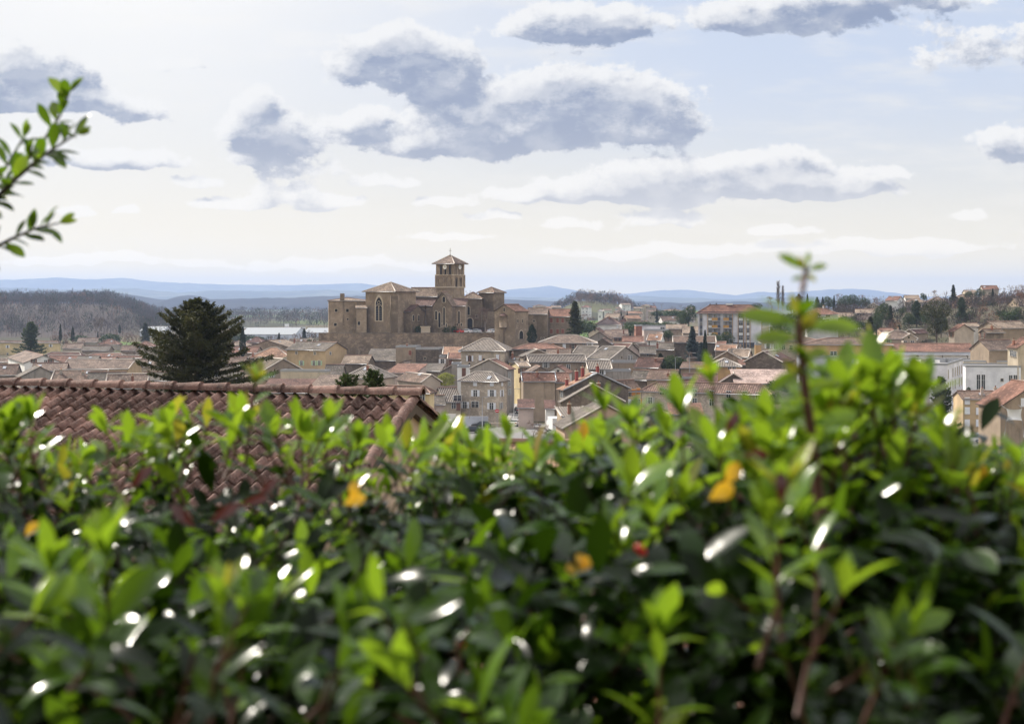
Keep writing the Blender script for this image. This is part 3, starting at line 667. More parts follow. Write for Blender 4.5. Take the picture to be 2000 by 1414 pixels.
def opening(par, typ, w_, h_, loc, rz):
    mb = MB(); a = w_/2
    if typ == 'sq':
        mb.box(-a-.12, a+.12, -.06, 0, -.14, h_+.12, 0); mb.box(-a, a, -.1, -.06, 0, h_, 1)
    elif typ == 'lancet':
        arc = [(a*math.cos(i*math.pi/8), h_-a+a*math.sin(i*math.pi/8)) for i in range(9)]
        mb.prism([(-a-.2, -.15), (a+.2, -.15)]+[(x*(a+.2)/a, h_-a+(z-h_+a)*(a+.2)/a) for x, z in arc], -.07, 0, 0)
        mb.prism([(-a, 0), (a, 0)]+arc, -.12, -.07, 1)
    elif typ == 'round':
        for r_, y0, y1, mi in ((a+.25, -.08, 0, 0), (a, -.13, -.08, 1)):
            mb.prism([(r_*math.cos(i*math.pi/8), a+r_*math.sin(i*math.pi/8)) for i in range(16)], y0, y1, mi)
    elif typ == 'blind':
        arc = [(a*math.cos(i*math.pi/10), h_-a+a*math.sin(i*math.pi/10)) for i in range(11)]
        out = [(x*1.16, h_-a+(z-h_+a)*1.16) for x, z in arc]
        for i in range(10):
            (xa_, za), (xb_, zb), (xc, zc), (xd, zd) = arc[i], arc[i+1], out[i+1], out[i]
            mb.poly([(xa_, -.22, za), (xb_, -.22, zb), (xc, -.22, zc), (xd, -.22, zd)], 0); mb.poly([(xa_, -.22, za), (xb_, -.22, zb), (xb_, 0, zb), (xa_, 0, za)], 0)
            mb.poly([(xd, -.22, zd), (xc, -.22, zc), (xc, 0, zc), (xd, 0, zd)], 0)
        for s_ in (-1, 1): mb.tube([(s_*a*1.08, -.12, 0), (s_*a*1.08, -.12, h_-a)], .14, 8, 0)
    elif typ == 'bell':   # arched belfry opening with colonnettes
        arc = [(a*math.cos(i*math.pi/8), h_-a+a*math.sin(i*math.pi/8)) for i in range(9)]
        mb.prism([(-a, 0), (a, 0)]+arc, -.05, -.01, 1)
        out = [(x*1.22, h_-a+(z-h_+a)*1.22) for x, z in arc]
        for i in range(8):
            (xa_, za), (xb_, zb), (xc, zc), (xd, zd) = arc[i], arc[i+1], out[i+1], out[i]
            mb.poly([(xa_, -.3, za), (xb_, -.3, zb), (xc, -.3, zc), (xd, -.3, zd)], 0); mb.poly([(xa_, -.3, za), (xb_, -.3, zb), (xb_, 0, zb), (xa_, 0, za)], 0)
            mb.poly([(xd, -.3, zd), (xc, -.3, zc), (xc, 0, zc), (xd, 0, zd)], 0)
        for s_ in (-1, 1):
            mb.tube([(s_*a*1.1, -.18, 0), (s_*a*1.1, -.18, h_-a)], .13, 8, 0); mb.box(s_*a*1.1-.2, s_*a*1.1+.2, -.34, 0, h_-a-.05, h_-a+.14, 0)
        mb.box(-a*1.35, a*1.35, -.3, 0, -.2, 0, 0)
    elif typ == 'gothic':
        def pa(k_): 
            a_ = a*k_; hs = h_-a*1.75; pts = [(-a_, 0 if k_ == 1 else -.35), (a_, 0 if k_ == 1 else -.35)]
            R_ = 2.35*a_; 
            for i in range(9):
                th = i/8*math.acos((R_-a_)/R_); pts.append((a_-R_+R_*math.cos(th), hs+R_*math.sin(th)))
            for i in range(7, -1, -1):
                th = i/8*math.acos((R_-a_)/R_); pts.append((-(a_-R_+R_*math.cos(th)), hs+R_*math.sin(th)))
            return pts
        mb.prism(pa(1.42), -.10, 0, 0); mb.prism(pa(1.0), -.16, -.10, 1)
        mb.box(-.12, .12, -.24, -.16, 0, h_*.62, 0)
        for s_ in (-1, 1):
            mb.tube([(s_*a/2+a*.46*math.cos(t_), -.2, h_*.6+a*.5*math.sin(t_)) for t_ in [i*math.pi/8 for i in range(9)]], .1, 5, 0)
        mb.tube([(a*.42*math.cos(i*math.pi/8), -.2, h_*.79+a*.42*math.sin(i*math.pi/8)) for i in range(17)], .1, 5, 0)
        for i in range(1, 6): mb.box(-a, a, -.18, -.16, h_*.1*i, h_*.1*i+.04, 2)
    elif typ == 'door':
        arc = [(a*math.cos(i*math.pi/8), h_-a+a*math.sin(i*math.pi/8)) for i in range(9)]
        mb.prism([(-a-.35, 0), (a+.35, 0)]+[(x*(a+.35)/a, h_-a+(z-h_+a)*(a+.35)/a) for x, z in arc], -.12, 0, 0); mb.prism([(-a, 0), (a, 0)]+arc, -.16, -.12, 1)
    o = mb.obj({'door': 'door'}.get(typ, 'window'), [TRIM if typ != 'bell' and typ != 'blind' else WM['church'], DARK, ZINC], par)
    o.location = loc; o.rotation_euler = (0, 0, rz); return o
cs, cd, rc = WM['church'], WM['churchd'], RM['church']
CH('choir_block', 714, 771, 812, 567, 551, 474, -31, 'hip', rc, cs, [(740.5, 604, 2.5, 7.6, 'gothic')], ov=.9, ridge='w')
CH('nave', 800, 853, None, 578, 562, 492, -5, 'gx', rc, cd, ridge='r', depth=10)
CH('aisle', 800, 852, None, 596, 584, 486, -5, 'shed', r['darkred'], cd, depth=6)
CH('side_chapel', 774, 803, 829, 608, 596, 477, -30, 'shl' if False else 'gx', r['darkred'], cd, [(784, 617, 1.1, 1.1, 'round'), (807, 621, .8, 2.0, 'lancet', 1), (817.5, 621, .8, 2.0, 'lancet', 1)], ov=.3)
CH('transept', 846, 882, 892, 596, 562.5, 476, -22, 'gy', rc, cd, [(867, 585, 1.0, 1.9, 'lancet'), (867.5, 618, .6, 6.0, 'lancet'), (852, 616, .7, 3.0, 'lancet'), (858.5, 625, .8, 5.0, 'lancet'), (863.5, 635, .35, 1.0, 'lancet'), (872, 635, .35, 1.0, 'lancet')], ov=.3, ridge='r')
CH('chapter_range', 882, 908, None, 597, 583, 479, -4, 'shed', r['darkred'], cs, [(884.5, 620, .45, 4.0, 'lancet'), (896.5, 620, .5, 4.2, 'lancet'), (889.5, 634, .4, 1.0, 'lancet'), (893, 634, .4, 1.0, 'lancet'), (901, 634, .4, 1.0, 'lancet')], depth=9)
# belfry: square tower in three storeys
tw, tt = CH('bell_tower', 851.5, 886, 907, 511, 499, 490, -32, 'hip', r['pink'], cs,
   [(862, 527, 1.0, 3.4, 'bell'), (870.6, 527, 1.0, 3.4, 'bell'), (879.5, 527, 1.0, 3.3, 'bell'), (890.5, 527, .62, 3.3, 'bell', 1), (896, 527, .62, 3.3, 'bell', 1), (901.5, 527, .62, 3.3, 'bell', 1),
    (862, 550.5, 2.1, 3.6, 'blind'), (876, 550.5, 2.1, 3.6, 'blind'), (891, 551, .95, 3.2, 'bell', 1), (899.5, 551, .95, 3.2, 'bell', 1)], ov=1.05, ridge='w')
x0, x1, y0, y1, h, rise, Hf, ctr, base = tt
for zz, ex in ((CZ-(537-590)/FP*490-base, .22), (CZ-(561-590)/FP*490-base, .3), (CZ-(513-590)/FP*490-base, .16)):
    mb = MB(); mb.box(x0-ex, x1+ex, y0-ex, y1+ex, zz-.2, zz+.15); mb.obj('string_course', [TRIM], tw)
zz = CZ-(561-590)/FP*490-base; z2 = CZ-(513-590)/FP*490-base-.2
for sx_ in (x0, x1):
    for sy_ in (y0, y1):
        mb = MB(); mb.box(sx_-.28 if sx_ < 0 else sx_-.35, sx_+.35 if sx_ < 0 else sx_+.28, sy_-.2 if sy_ < 0 else sy_-.4, sy_+.4 if sy_ < 0 else sy_+.2, zz+.15, zz+4.2); mb.obj('corner_pilaster', [cs], tw)
def clock(loc, rz):
    mb = MB(); mb.prism([(.8*math.cos(i*math.pi/12), .8*math.sin(i*math.pi/12)) for i in range(24)], -.42, -.34, 0)
    mb.box(-.04, .04, -.46, -.42, -.1, .75, 1); mb.box(-.1, .5, -.46, -.42, -.05, .05, 1)
    o = mb.obj('clock_face', [WHITE, DARK], tw); o.location = loc; o.rotation_euler = (0, 0, rz)
cz_ = CZ-(521.5-590)/FP*490-base
clock(((x0+x1)/2+.25, y0, cz_), 0); clock((x1, (y0+y1)/2, cz_), math.pi/2)
mb = MB(); zt = h+rise; mb.tube([(0, 0, zt-.2), (0, 0, zt+2.6)], .07, 6); mb.box(-.5, .5, -.05, .05, zt+1.65, zt+1.77); mb.tube([(0, 0, zt), (0, 0, zt+.4)], [.28, .1], 8)
mb.obj('cross', [EDGE], tw)
# downpipe and corner buttress of the choir
bz = MB(); P_ = at(769, 652, 471.5); bz.box(-1.2, 1.2, -.9, .9, 0, 12.6); o = bz.obj('corner_buttress', [cd], ch); o.location = Vector((P_.x, P_.y+.6, tz))-ch.location; o.rotation_euler = (0, 0, R(-31+45))
# priory range on the left
pr = thing('priory_wing', 'old tan stone priory wing with tiny windows left of the gothic choir', 'building', (Wp(680, 484), 484, tz))
CH('main_range', 642, 716, None, 587, 582, 482, 8, 'hip', r['tan'], WM['church'], [(656.6, 606.4, .9, 1.0, 'sq'), (678.5, 606.4, .9, 1.1, 'sq'), (679, 623.5, .6, .6, 'sq'), (655, 634, .9, 1.0, 'sq')], root=pr, depth=12, ov=.35)
CH('annexe', 696, 716, None, 601, 596, 477, 6, 'shed', r['tan'], WM['church'], [(701, 631.5, .8, 1.2, 'sq')], root=pr, depth=5, ov=.25)
mb = MB(); mb.box(-.75, .75, -.35, 0, 2.5, 12.2); mb.box(-.7, .7, -.4, .8, 11.5, 13.4); o = mb.obj('chimney_breast', [cd], pr); P_ = at(668.5, 640, 483.0); o.location = Vector((P_.x, P_.y, tz))-pr.location
# square tower and link behind the church
tb = thing('square_tower', 'plain square stone tower with low tiled roof behind the church', 'tower', (Wp(960, 508), 508, tz))
CH('tower_block', 935, 964, 985, 570, 561, 505, -35, 'hip', rc, cd, [], root=tb, ov=.6)
lk = thing('priory_range', 'stone range with arched openings between the bell tower and the square tower', 'building', (Wp(925, 502), 502, tz))
CH('link_block', 903, 940, None, 582, 571, 500, -3, 'hip', r['tan'], cd, [(914, 607, 1.3, 3.0, 'lancet'), (918, 633, 1.8, 4.2, 'door'), (931, 618, .7, 1.0, 'sq')], root=lk, depth=12)
lk2 = MB(); lk2.box(Wp(930, 503), Wp(966, 503), 503, 512, tz, tz+7.2); o = lk2.obj('connecting_wall', [cd], lk); o.location = -lk.location
# small chapel on the right of the steps
sc_ = thing('small_chapel', 'small stone chapel with gable front and half round turret beside the stone steps', 'chapel', (Wp(990, 458), 458, 10))
cpw, ct = CH('chapel_body', 966, 1005.5, 1032, 607, 594.5, 456, -33, 'gy', r['red'], cs, [(1011, 627, .4, 1.2, 'sq', 1), (1020, 627, .4, 1.2, 'sq', 1), (1017.5, 654, 2.2, 2.6, 'door', 1), (985, 605, .5, 1.2, 'sq')], root=sc_, ov=.35)
x0, x1, y0, y1, h, rise, Hf, ctr, base = ct
def half(name, z0, z1, ra, rb, m):
    mb = MB(); mb.tube([(-.4, y0+.1, z0), (-.4, y0+.1, z1)], [ra, rb], 16, 0); o = mb.obj(name, [m], cpw)
zt0 = CZ-(640-590)/FP*455-base; zt1 = CZ-(617-590)/FP*455-base
half('turret', zt0, zt1, 1.45, 1.45, cs); half('turret_roof', zt1, zt1+.9, 1.6, .15, r['darkred']); half('corbel', zt0-1.1, zt0, .35, 1.5, cs)
mb = MB(); mb.prism([(-.8, 0), (-.1, 0), (-.25, zt0-.9), (-.6, zt0-.9)], y0-.9, y0+.1); mb.obj('shaft', [cs], cpw)
ww = thing('stone_range', 'long stone range with small slit windows behind the small chapel', 'building', (Wp(1050, 468), 468, 10))
CH('range_body', 1030, 1068, None, 613, 602, 463, -6, 'gx', r['pink'], cd, [(1043, 627, .5, .8, 'sq'), (1057, 661, .3, .6, 'sq'), (1062, 661, .3, .6, 'sq')], root=ww, depth=9, ov=.25)
H('long house with orange roof and red shutters between the stone range and the dark spruce', 1068, 1112, None, 617, 604, 470, -6, 'gx', r['red'], WM['old'],
  [(1077,626,'r'),(1089,626,'r'),(1099,626,'r'),(1077,647,'r'),(1089,647,'r'),(1099,647,'r')], depth=10, base=-6)
# wayside cross on the terrace
cr = thing('stone_crucifix', 'dark metal crucifix on a tall stone pedestal at the terrace edge', 'cross', (Wp(831, 474.5), 475.2, tz))
mb = MB(); mb.box(-1.5, 1.5, -1, 1, 0, 2.1); mb.box(-1.75, 1.75, -1.2, 1.2, 2.1, 2.4); mb.obj('pedestal', [TRIM], cr)
mb = MB(); mb.box(-.45, .45, -.4, .4, 2.4, 3.6); mb.box(-.6, .6, -.5, .5, 3.6, 3.75); mb.tube([(0, 0, 3.7), (0, 0, 9.3)], [.24, .2], 8); mb.tube([(-1.45, 0, 7.9), (1.45, 0, 7.9)], .2, 8); mb.obj('cross', [EDGE], cr)
mb = MB(); mb.tube([(0, -.2, 5.9), (.05, -.32, 6.5), (0, -.22, 7.0), (0, -.25, 7.6), (0, -.3, 7.85)], [.14, .22, .26, .34, .12], 8); mb.tube([(-1.15, -.15, 8.1), (-.6, -.2, 7.85), (0, -.25, 7.7), (.6, -.2, 7.85), (1.15, -.15, 8.1)], [.04, .07, .12, .07, .04], 6)
mb.tube([(0, -.3, 7.8), (0, -.34, 8.02), (0, -.3, 8.25)], [.08, .15, .06], 8); mb.obj('figure', [EDGE], cr)
# low dark hoarding and small box behind the cars
hd = thing('dark_fence', 'dark solid fence panel behind the parked cars on the terrace', 'fence', (Wp(930, 496), 496, tz))
mb = MB(); mb.box(-4.5, 3, -.1, .1, 0, 1.7); mb.obj('panel', [EDGE], hd); mb = MB()
for x_ in (-4.5, -2, .5, 3): mb = MB(); mb.box(x_-.06, x_+.06, -.16, .16, 0, 1.85); mb.obj('post', [EDGE], hd)
# ------------------------------------------------------------------ houses of the town (picture column left, right, side; eave row, ridge row; distance; turn)
r = RM; m = WM
# left quarter
H('two storey apartment building in orange and cream behind the pale cedar', -40, 113, 118, 669, 651, 720, -15, 'hip', r['pink'], m['yellow'], [(15,677,'s'),(99,675,'s'),(60,678,'p'),(15,692,'p')], name='apartment_building', cat='building', depth=14)
H('pinkish hipped roof house beyond the tall yellow apartment block edge', -30, 32, 44, 706, 692, 540, -20, 'hip', r['pink'], m['beige'], 0, ridge='w')
H('white gabled house with pale pink roof and brown rafters', 48, 121, 16, 708, 694, 480, 25, 'gy', r['pink'], m['white'], [(66,705,'b'),(89,707,'p'),(99,705,'b')], ch=())
H('dark brown hipped roof house with white ridge line left of two red roofs', 88, 158, 168, 694, 680, 590, -15, 'hip', r['maroon'], m['beige'], 0, ridge='w')
H('red brown roofed house with one skylight among the far rooftops', 172, 240, 248, 695, 681, 580, -15, 'hip', r['red'], m['beige'], 0, ridge='w')
H('cream house with clean red hipped roof left of the big dark spruce', 217, 300, 305, 698, 681, 540, -18, 'hip', r['red'], m['cream'], [(230,703,'p')], ridge='w')
H('orange roofed house directly behind the white gabled house', 92, 152, None, 706, 694, 510, 6, 'gx', r['red'], m['beige'], 0, ridge='w')
H('grey brown roof with pale skylight strip behind the long pink roof', 150, 190, None, 703, 695, 490, 8, 'gx', r['grey'], m['old'], 0)
H('low red roofed house between skylight roof and cream house', 188, 218, None, 705, 697, 500, -8, 'gx', r['red'], m['beige'], 0)
H('long house with broad pink tiled roof and white edge left of the spruce', 120, 250, None, 719, 702, 415, -4, 'gx', r['pink'], m['ochre'], 0, ridge='w', depth=12, ch=((118,722,0),(265,705)), cm=m['greyp'])
H('mottled pink roof seen just above the grey stained gable', 62, 128, None, 723, 709, 410, 10, 'gx', r['pink'], m['old'], 0)
H('house with stained grey gable wall and dark grey roof', 40, 116, -20, 735, 716, 360, 25, 'gy', r['grey'], m['greyp'], [(20,741,'p','s'),(32,741,'p','s'),(8,740,'p','s')])
H('dark brown roofed house partly behind the stained grey gable', -40, 30, None, 731, 712, 400, 8, 'gx', r['brown'], m['old'], 0)
H('house with brown tiled roof carrying a bright skylight and two chimneys', 100, 202, None, 747, 723, 325, 8, 'gx', r['brown'], m['old'], 0, depth=12, ch=((119,722,.3),(162,729,.3)), ridge='w', cm=m['greyp'])
H('dark charcoal tiled roof house beside the brightest pink roof', 172, 245, None, 749, 727, 322, 14, 'gx', r['grey'], m['old'], 0)
H('brightest mottled pink roof in front of the big spruce', 208, 285, None, 756, 729, 310, 10, 'gx', r['salmon'] if False else r['pink'], m['old'], 0, ch=((259,734,.1),), ridge='w')
H('red tiled roof peeping out under the bare shrubs far left', 192, 230, None, 672, 662, 800, 0, 'hip', r['red'], m['beige'], 0, group='far small houses')
H('small pink roofed bungalow behind the bare shrubs', 150, 190, None, 668, 660, 820, 0, 'gx', r['pink'], m['beige'], 0)
H('low house with lead coloured roof among bare shrubs', 160, 212, None, 684, 676, 640, 0, 'gx', r['grey'], m['old'], 0)
# between spruce and church
H('far house with dusky red hipped roof in front of the blue warehouse', 480, 512, None, 668, 658, 720, -10, 'hip', r['maroon'], m['tan'], 0)
H('tan stone gabled house with sunlit tan roof and big square chimney', 485, 562, 594, 677, 664.5, 570, -25, 'gy', r['tan'], m['stone'], 0, ch=((575,662,.6),), ridge='r')
H('pale pink roof rising behind the tan gabled house', 562, 606, None, 674, 662, 610, -5, 'gx', r['pink'], m['tan'], 0, ridge='w')
H('broad low house with bright orange pink hipped roof below the tan gable', 486, 566, None, 698, 679, 480, -6, 'hip', r['orange'], m['old'], 0, ridge='w', depth=12, ch=((494,689,.1),))
H('tall ochre house with pale green shutters and plain gable end', 560, 636, 677, 683, 668.5, 430, -30, 'gx', r['grey'], m['ochre'], [(579,689,'w'),(615,690,'w'),(589,709,'g'),(613,709,'g'),(624,709,'g'),(645,690,'w','s')])
H('old stained house with mossy brown roof dotted with pink tiles', 517, 588, 470, 722, 701, 365, 32, 'gy', r['moss'], m['old'], [(499,727,'p','s'),(512,729,'p','s'),(530,732,'k')], ridge='w')
H('cream flat topped building with grey coping in front of the ochre house', 548, 634, 645, 727, 722, 330, -14, 'flat', r['flat'], m['cream'], 0, name='annex_building', cat='building', depth=7)
H('dark red lean-to roof below the cream flat topped building', 508, 625, None, 766, 741, 285, -4, 'shed', r['maroon'], m['tan'], 0, name='workshop', cat='building', depth=9)
H('small tan gabled shed behind the hedge tip beside the mossy roof', 486, 532, None, 751, 730, 300, 14, 'gy', r['brown'], m['tan'], 0, name='shed', cat='shed')
H('rubble stone block with tan tiled roof below the retaining wall', 668, 718, None, 709, 694, 425, -8, 'gx', r['tan'], m['rubble'], 0, depth=9, base=-4)
H('dark slate coloured low roof at the foot of the ochre gable', 634, 668, None, 731, 712, 400, 0, 'gx', r['grey'], m['old'], 0)
H('grey corrugated roofed shed against the retaining wall', 716, 772, None, 703, 682, 440, -4, 'shed', r['grey'], m['rubble'], 0, name='shed', cat='shed', depth=9)
H('plain tower-like tan house with one red window below the terrace', 773, 812, None, 679, 675, 432, -6, 'flat', r['flat'], m['tan'], [(801,689,'r')], ch=((795,672,.5),), depth=9)
H('square brown stone block with dark flat roof below the terrace', 812, 858, None, 683, 680, 428, -5, 'flat', r['brown'], m['dark'], [(830,700,'d')], depth=9)
H('low building with bright orange red roof among grey roofs', 756, 812, None, 728, 714, 360, -14, 'shed', r['red'], m['pinkw'], 0, name='shed', cat='shed', depth=9)
H('narrow pale walled shed beside the orange red roof', 750, 790, None, 722, 705, 385, -14, 'shr', r['grey'], m['pinkw'], 0, name='shed', cat='shed', depth=5)
H('dark low roof under the brown stone block', 795, 860, None, 724, 716, 395, -6, 'shed', r['grey'], m['rubble'], 0, name='shed', cat='shed', depth=8)
H('house with cream gable end and brown striped roof beside the bamboo', 824, 860, 776, 745, 732, 325, 30, 'gy', r['brown'], m['beige'], 0, ridge='w')
H('sprawling complex with huge brown hipped roof beyond the foreground roof', 668, 838, 848, 765, 716, 272, -16, 'hip', r['brown'], m['yellow'], [(825,776,'p'),(700,790,'p'),(760,790,'p')], name='large_house', cat='building', depth=20)
H('wing with faded pink red roof left of the huge brown roof', 600, 672, None, 763, 737, 282, -6, 'shed', r['pink'], m['beige'], 0, depth=12)  # pale tile colour stands for sunlight on the brown roof, not fading
H('small hipped roof with white mortar lines rising above the complex', 672, 742, None, 737, 714, 335, -20, 'hip', r['stripe'], m['beige'], 0, ridge='w', ch=((718,714,.3),))
H('low brown roofed house peeking out left of the tall clipped cypress', 430, 474, None, 712, 698, 450, -6, 'gx', r['brown'], m['beige'], 0)
H('reddish roofed house directly behind the tall clipped cypress', 452, 500, None, 688, 677, 560, -8, 'gx', r['red'], m['tan'], 0)
H('small tan house beneath the right branches of the big spruce', 418, 470, None, 742, 726, 330, 6, 'gx', r['grey'], m['beige'], 'p')
H('pink roofed house touching the left branches of the big spruce', 268, 322, None, 716, 702, 440, -5, 'gx', r['pink'], m['beige'], 0)
H('grey roofed house low beside the left branches of the big spruce', 276, 330, None, 742, 727, 340, 4, 'gx', r['grey'], m['old'], 0)
H('far house with reddish roof seen over the red hipped roof', 262, 300, None, 676, 667, 690, 0, 'hip', r['red'], m['beige'], 0)
H('far low house with pinkish roof behind the dark brown hipped roof', 122, 158, None, 680, 671, 680, 0, 'gx', r['pink'], m['beige'], 0)
H('far house seen between two leafless garden trees', 236, 264, None, 684, 675, 660, 0, 'gx', r['brown'], m['tan'], 0)
H('tan roofed house far behind the reddish roof right of the spruce', 446, 484, None, 674, 665, 700, -5, 'hip', r['tan'], m['old'], 0)
# centre
H('stone house with white shutters in red brick arches and striped hipped roof', 900, 985, 1000, 683, 661.5, 400, -12, 'hip', r['stripe'], m['shouse'], [(917.5,700,'A'),(938,699,'B'),(972,698,'B'),(945,702,'d'),(917,711,'d')], ridge='w', ov=.6)
H('small building with orange tan roof and brick wall left of the red brick arch house', 866, 900, None, 691, 678, 415, 0, 'shed', r['orange'], m['pinkw'], [(884,697,'b')], depth=7, ridge='w')
H('lean-to with red tiled roof and small dark door by the brick arch house', 876, 900, None, 700, 690, 408, 0, 'shed', r['red'], m['old'], [(880,707,'D')], name='shed', cat='shed', depth=4, ridge='w')
H('narrow house front with blue framed window', 858, 870, None, 698, 693, 412, 0, 'flat', r['flat'], m['pinkw'], [(864,706,'s')], depth=6)
H('grey concrete shed with sloping top behind the bamboo', 856, 882, None, 728, 713, 375, 0, 'shr', r['grey'], m['greyp'], 0, name='shed', cat='shed', depth=5)
H('small concrete box shed next to the white door annex', 882, 900, None, 712, 708, 372, 0, 'flat', r['flat'], m['greyp'], 0, name='shed', cat='shed', depth=5)
H('little annex with white glazed door at the foot of the brick arch house', 893, 917, None, 718, 715, 366, 0, 'flat', r['flat'], m['white'], [(906,727,'D')], name='annex_building', cat='building', depth=5)
H('tall house with grey gable wall and red tiled roof above the lane', 921, 990, 1004, 720, 702, 342, -22, 'gy', r['red'], m['greyp'], [(995,733,'k','s'),(995,748,'k','s'),(995,766,'k','s')], ridge='w')
H('stone corner house with pale blue shutters and striped hipped roof', 900, 972, 990, 742, 722, 318, -24, 'hip', r['stripe'], m['shouse'],
  [(928.5,748,'c'),(961,748,'c'),(928.5,768,'s'),(961,768,'s'),(908,791,'s'),(928,790,'W'),(960,793,'s'),(980,748,'c','s'),(980,768,'s','s'),(979,792,'k','s')], ridge='w', ov=.6, base=-4)
H('low outbuilding with checkered dark tiled roof left of the corner house', 866, 900, 848, 783, 757, 318, 16, 'gx', r['stripe'], m['cream'], [(886,792,'p'),(893,778,'W'),(895,793,'D')], name='outbuilding', cat='building', depth=9)
H('wing with dark tiled slope beside the checkered roof outbuilding', 842, 868, None, 788, 772, 316, 6, 'gx', r['grey'], m['pinkw'], 0, name='outbuilding', cat='building', depth=7)
H('narrow yellow house at the top of the lane with grey roof', 994, 1010, None, 706, 698, 398, -6, 'gx', r['grey'], m['yellow'], [(1003,715,'b'),(1003,732,'D')], depth=8, ch=((1001,690,.3),))
H('dark tiled low house above the lane under the ramp wall', 986, 1022, None, 703, 688, 425, -4, 'gx', r['grey'], m['old'], 0)
H('tan house closing the top of the lane', 1009, 1020, None, 712, 703, 420, 0, 'gx', r['brown'], m['ochre'], [(1014,722,'b')], depth=7)
H('long yellow ended house with white striped roof along the lane', 1034, 1144, 1026, 705, 691, 378, 12, 'gx', r['stripe'], m['old'], [(1066,713,'k'),(1110,717,'p')], ridge='w', depth=6, base=-2)
H('tall bright yellow house front on the lane corner', 1015, 1034, None, 715, 709, 372, 14, 'gx', r['tan'], m['yellow'], [(1019,724,'b'),(1027,724,'b'),(1021,742,'b')], depth=9, ridge='w')
H('house with blank tan stained wall and red brown roof', 1022, 1084, 1018, 742, 726, 322, 5, 'gx', r['red'], m['tan'], 0, ch=((1049,727,.2),), depth=9, ridge='R', base=-3)
H('attached blank tan house with red brown roof and lower chimney', 1085, 1112, None, 745, 728, 324, 3, 'gx', r['red'], m['tan'], 0, depth=9)
H('small gabled house with white gable panel behind the blank tan wall', 1070, 1108, None, 727, 715.5, 352, -10, 'gy', r['red'], m['white'], [(1090,725,'d')], depth=8)
H('small stone gable with red tile rim beside the white gable panel', 1036, 1074, None, 727, 716, 356, 8, 'gy', r['pink'], m['old'], 0, depth=8)
H('low shed with dark red sheet roof in front of the blank tan wall', 1013, 1042, None, 795, 786, 300, 0, 'shed', r['maroon'], m['pinkw'], 0, name='shed', cat='shed', depth=6)
H('second little shed with dark red roof near the white lorry', 1066, 1083, None, 797, 789, 300, 0, 'shed', r['maroon'], m['white'], 0, name='shed', cat='shed', depth=6)
H('big gabled house of dark rubble stone with orange roof slope and four red chimneys', 1104, 1227, 1091, 760, 729, 275, 20, 'gy', r['orange'], m['dark'], [(1098,770,'p','s'),(1098,790,'p','s')],
  ch=((1107,741,.12),(1126,725,.3),(1137,718,.75),(1167,715,.8)), cm=plain('chimney_paint_red', (.25,.045,.035), .7), ridge='R', depth=14)
H('lower stone gabled house with yellow quoins in front of the dark rubble gable', 1098, 1216, 1094, 783, 750, 245, 8, 'gy', r['grey'], m['rubble'], 0, ridge='w', ch=((1170,760,.1),), cm=m['brick'], depth=7)
H('small outhouse with bold black and white striped tiles', 1099, 1148, None, 812, 796, 232, 9, 'shed', r['stripe'], m['tan'], 0, name='outhouse', cat='shed', depth=5, ch=((1112,789,.2),), ridge='w')
H('peach rendered house with white gable edge rising from the hedge', 1103, 1262, None, 834, 790, 208, 7, 'gy', r['grey'], m['peach'], 0, ridge='w')
H('yellow house with orange shutters and long brown roof', 1222, 1252, 1190, 762, 736, 290, 30, 'gx', r['brown'], m['yellow'], [(1228,768,'b'),(1237,766,'O'),(1246,764,'O'),(1237,788,'o'),(1246,786,'o'),(1228,786,'c')], depth=12)
H('long beige stone building with many small twin windows', 1253, 1504, 1516, 768, 747, 300, -24, 'hip', r['terra'], m['shouse'],
  [(1293,764,'p'),(1319,764,'c'),(1357,767,'p'),(1390,769,'p'),(1423,770,'p'),(1455,771,'p'),(1480,773,'p'),(1319,781,'k'),(1357,784,'p'),(1390,786,'p'),(1455,790,'k'),(1480,792,'g'),(1270,782,'k')], name='long_building', cat='building', ch=((1321,732,.5),), cm=m['greyp'], depth=11, ridge='r')
H('small white roof lantern building behind the long beige building', 1330, 1352, None, 740, 733, 330, 0, 'flat', r['flat'], m['beige'], 0, name='outbuilding', cat='building', depth=4)
H('hipped house with brown walls and white ridge lines below the dark spruce', 1053, 1165, None, 669, 654.5, 428, -3, 'hip', r['pink'], m['old'], [(1080,675,'O'),(1102,676,'c'),(1119,677,'b'),(1140,675,'b'),(1152,673,'s'),(1115,690,'d')], ridge='w', depth=12, base=-5)
H('low stone house with ragged pink red roof below the cypress bush', 1003, 1098, None, 681, 671, 405, -3, 'hip', r['red'], m['rubble'], [(1024,683,'d')], depth=9, base=-5)
H('low gable with thin grey roof edge above the striped long roof', 1022, 1078, None, 695, 683, 394, 8, 'gy', r['grey'], m['old'], 0, depth=7, ridge='w')
H('house with scattered pink white roof tiles beside the thin grey gable', 1066, 1112, None, 694, 682, 398, -8, 'gx', r['pink'], m['old'], 0, depth=8, ch=((1090,683,.1),))
H('large grey roofed house with half stone half cream gable', 1150, 1192, 1249, 700, 677, 392, -38, 'gx', r['grey'], m['greyp'], [(1228,699,'p','s'),(1233,699,'p','s'),(1214,698,'d','s')], ridge='w')
H('twin grey roofed house joined to the half stone gable house', 1114, 1152, None, 698, 676, 400, -24, 'gx', r['grey'], m['greyp'], 0, depth=13, ridge='w')
H('small house with bright checkered white roof by the red chimneys', 1150, 1193, None, 719, 704, 345, 5, 'gx', r['stripe'], m['old'], [(1175,726,'s')], depth=7, ridge='w')
H('flat brown roofed wall building with black stains', 1196, 1246, None, 709, 706, 372, -3, 'flat', r['brown'], m['old'], 0, depth=7)
H('low annex with plain brown parapet behind the dark rubble gable', 1183, 1232, None, 726, 721, 345, -2, 'flat', r['brown'], m['greyp'], 0, depth=6)
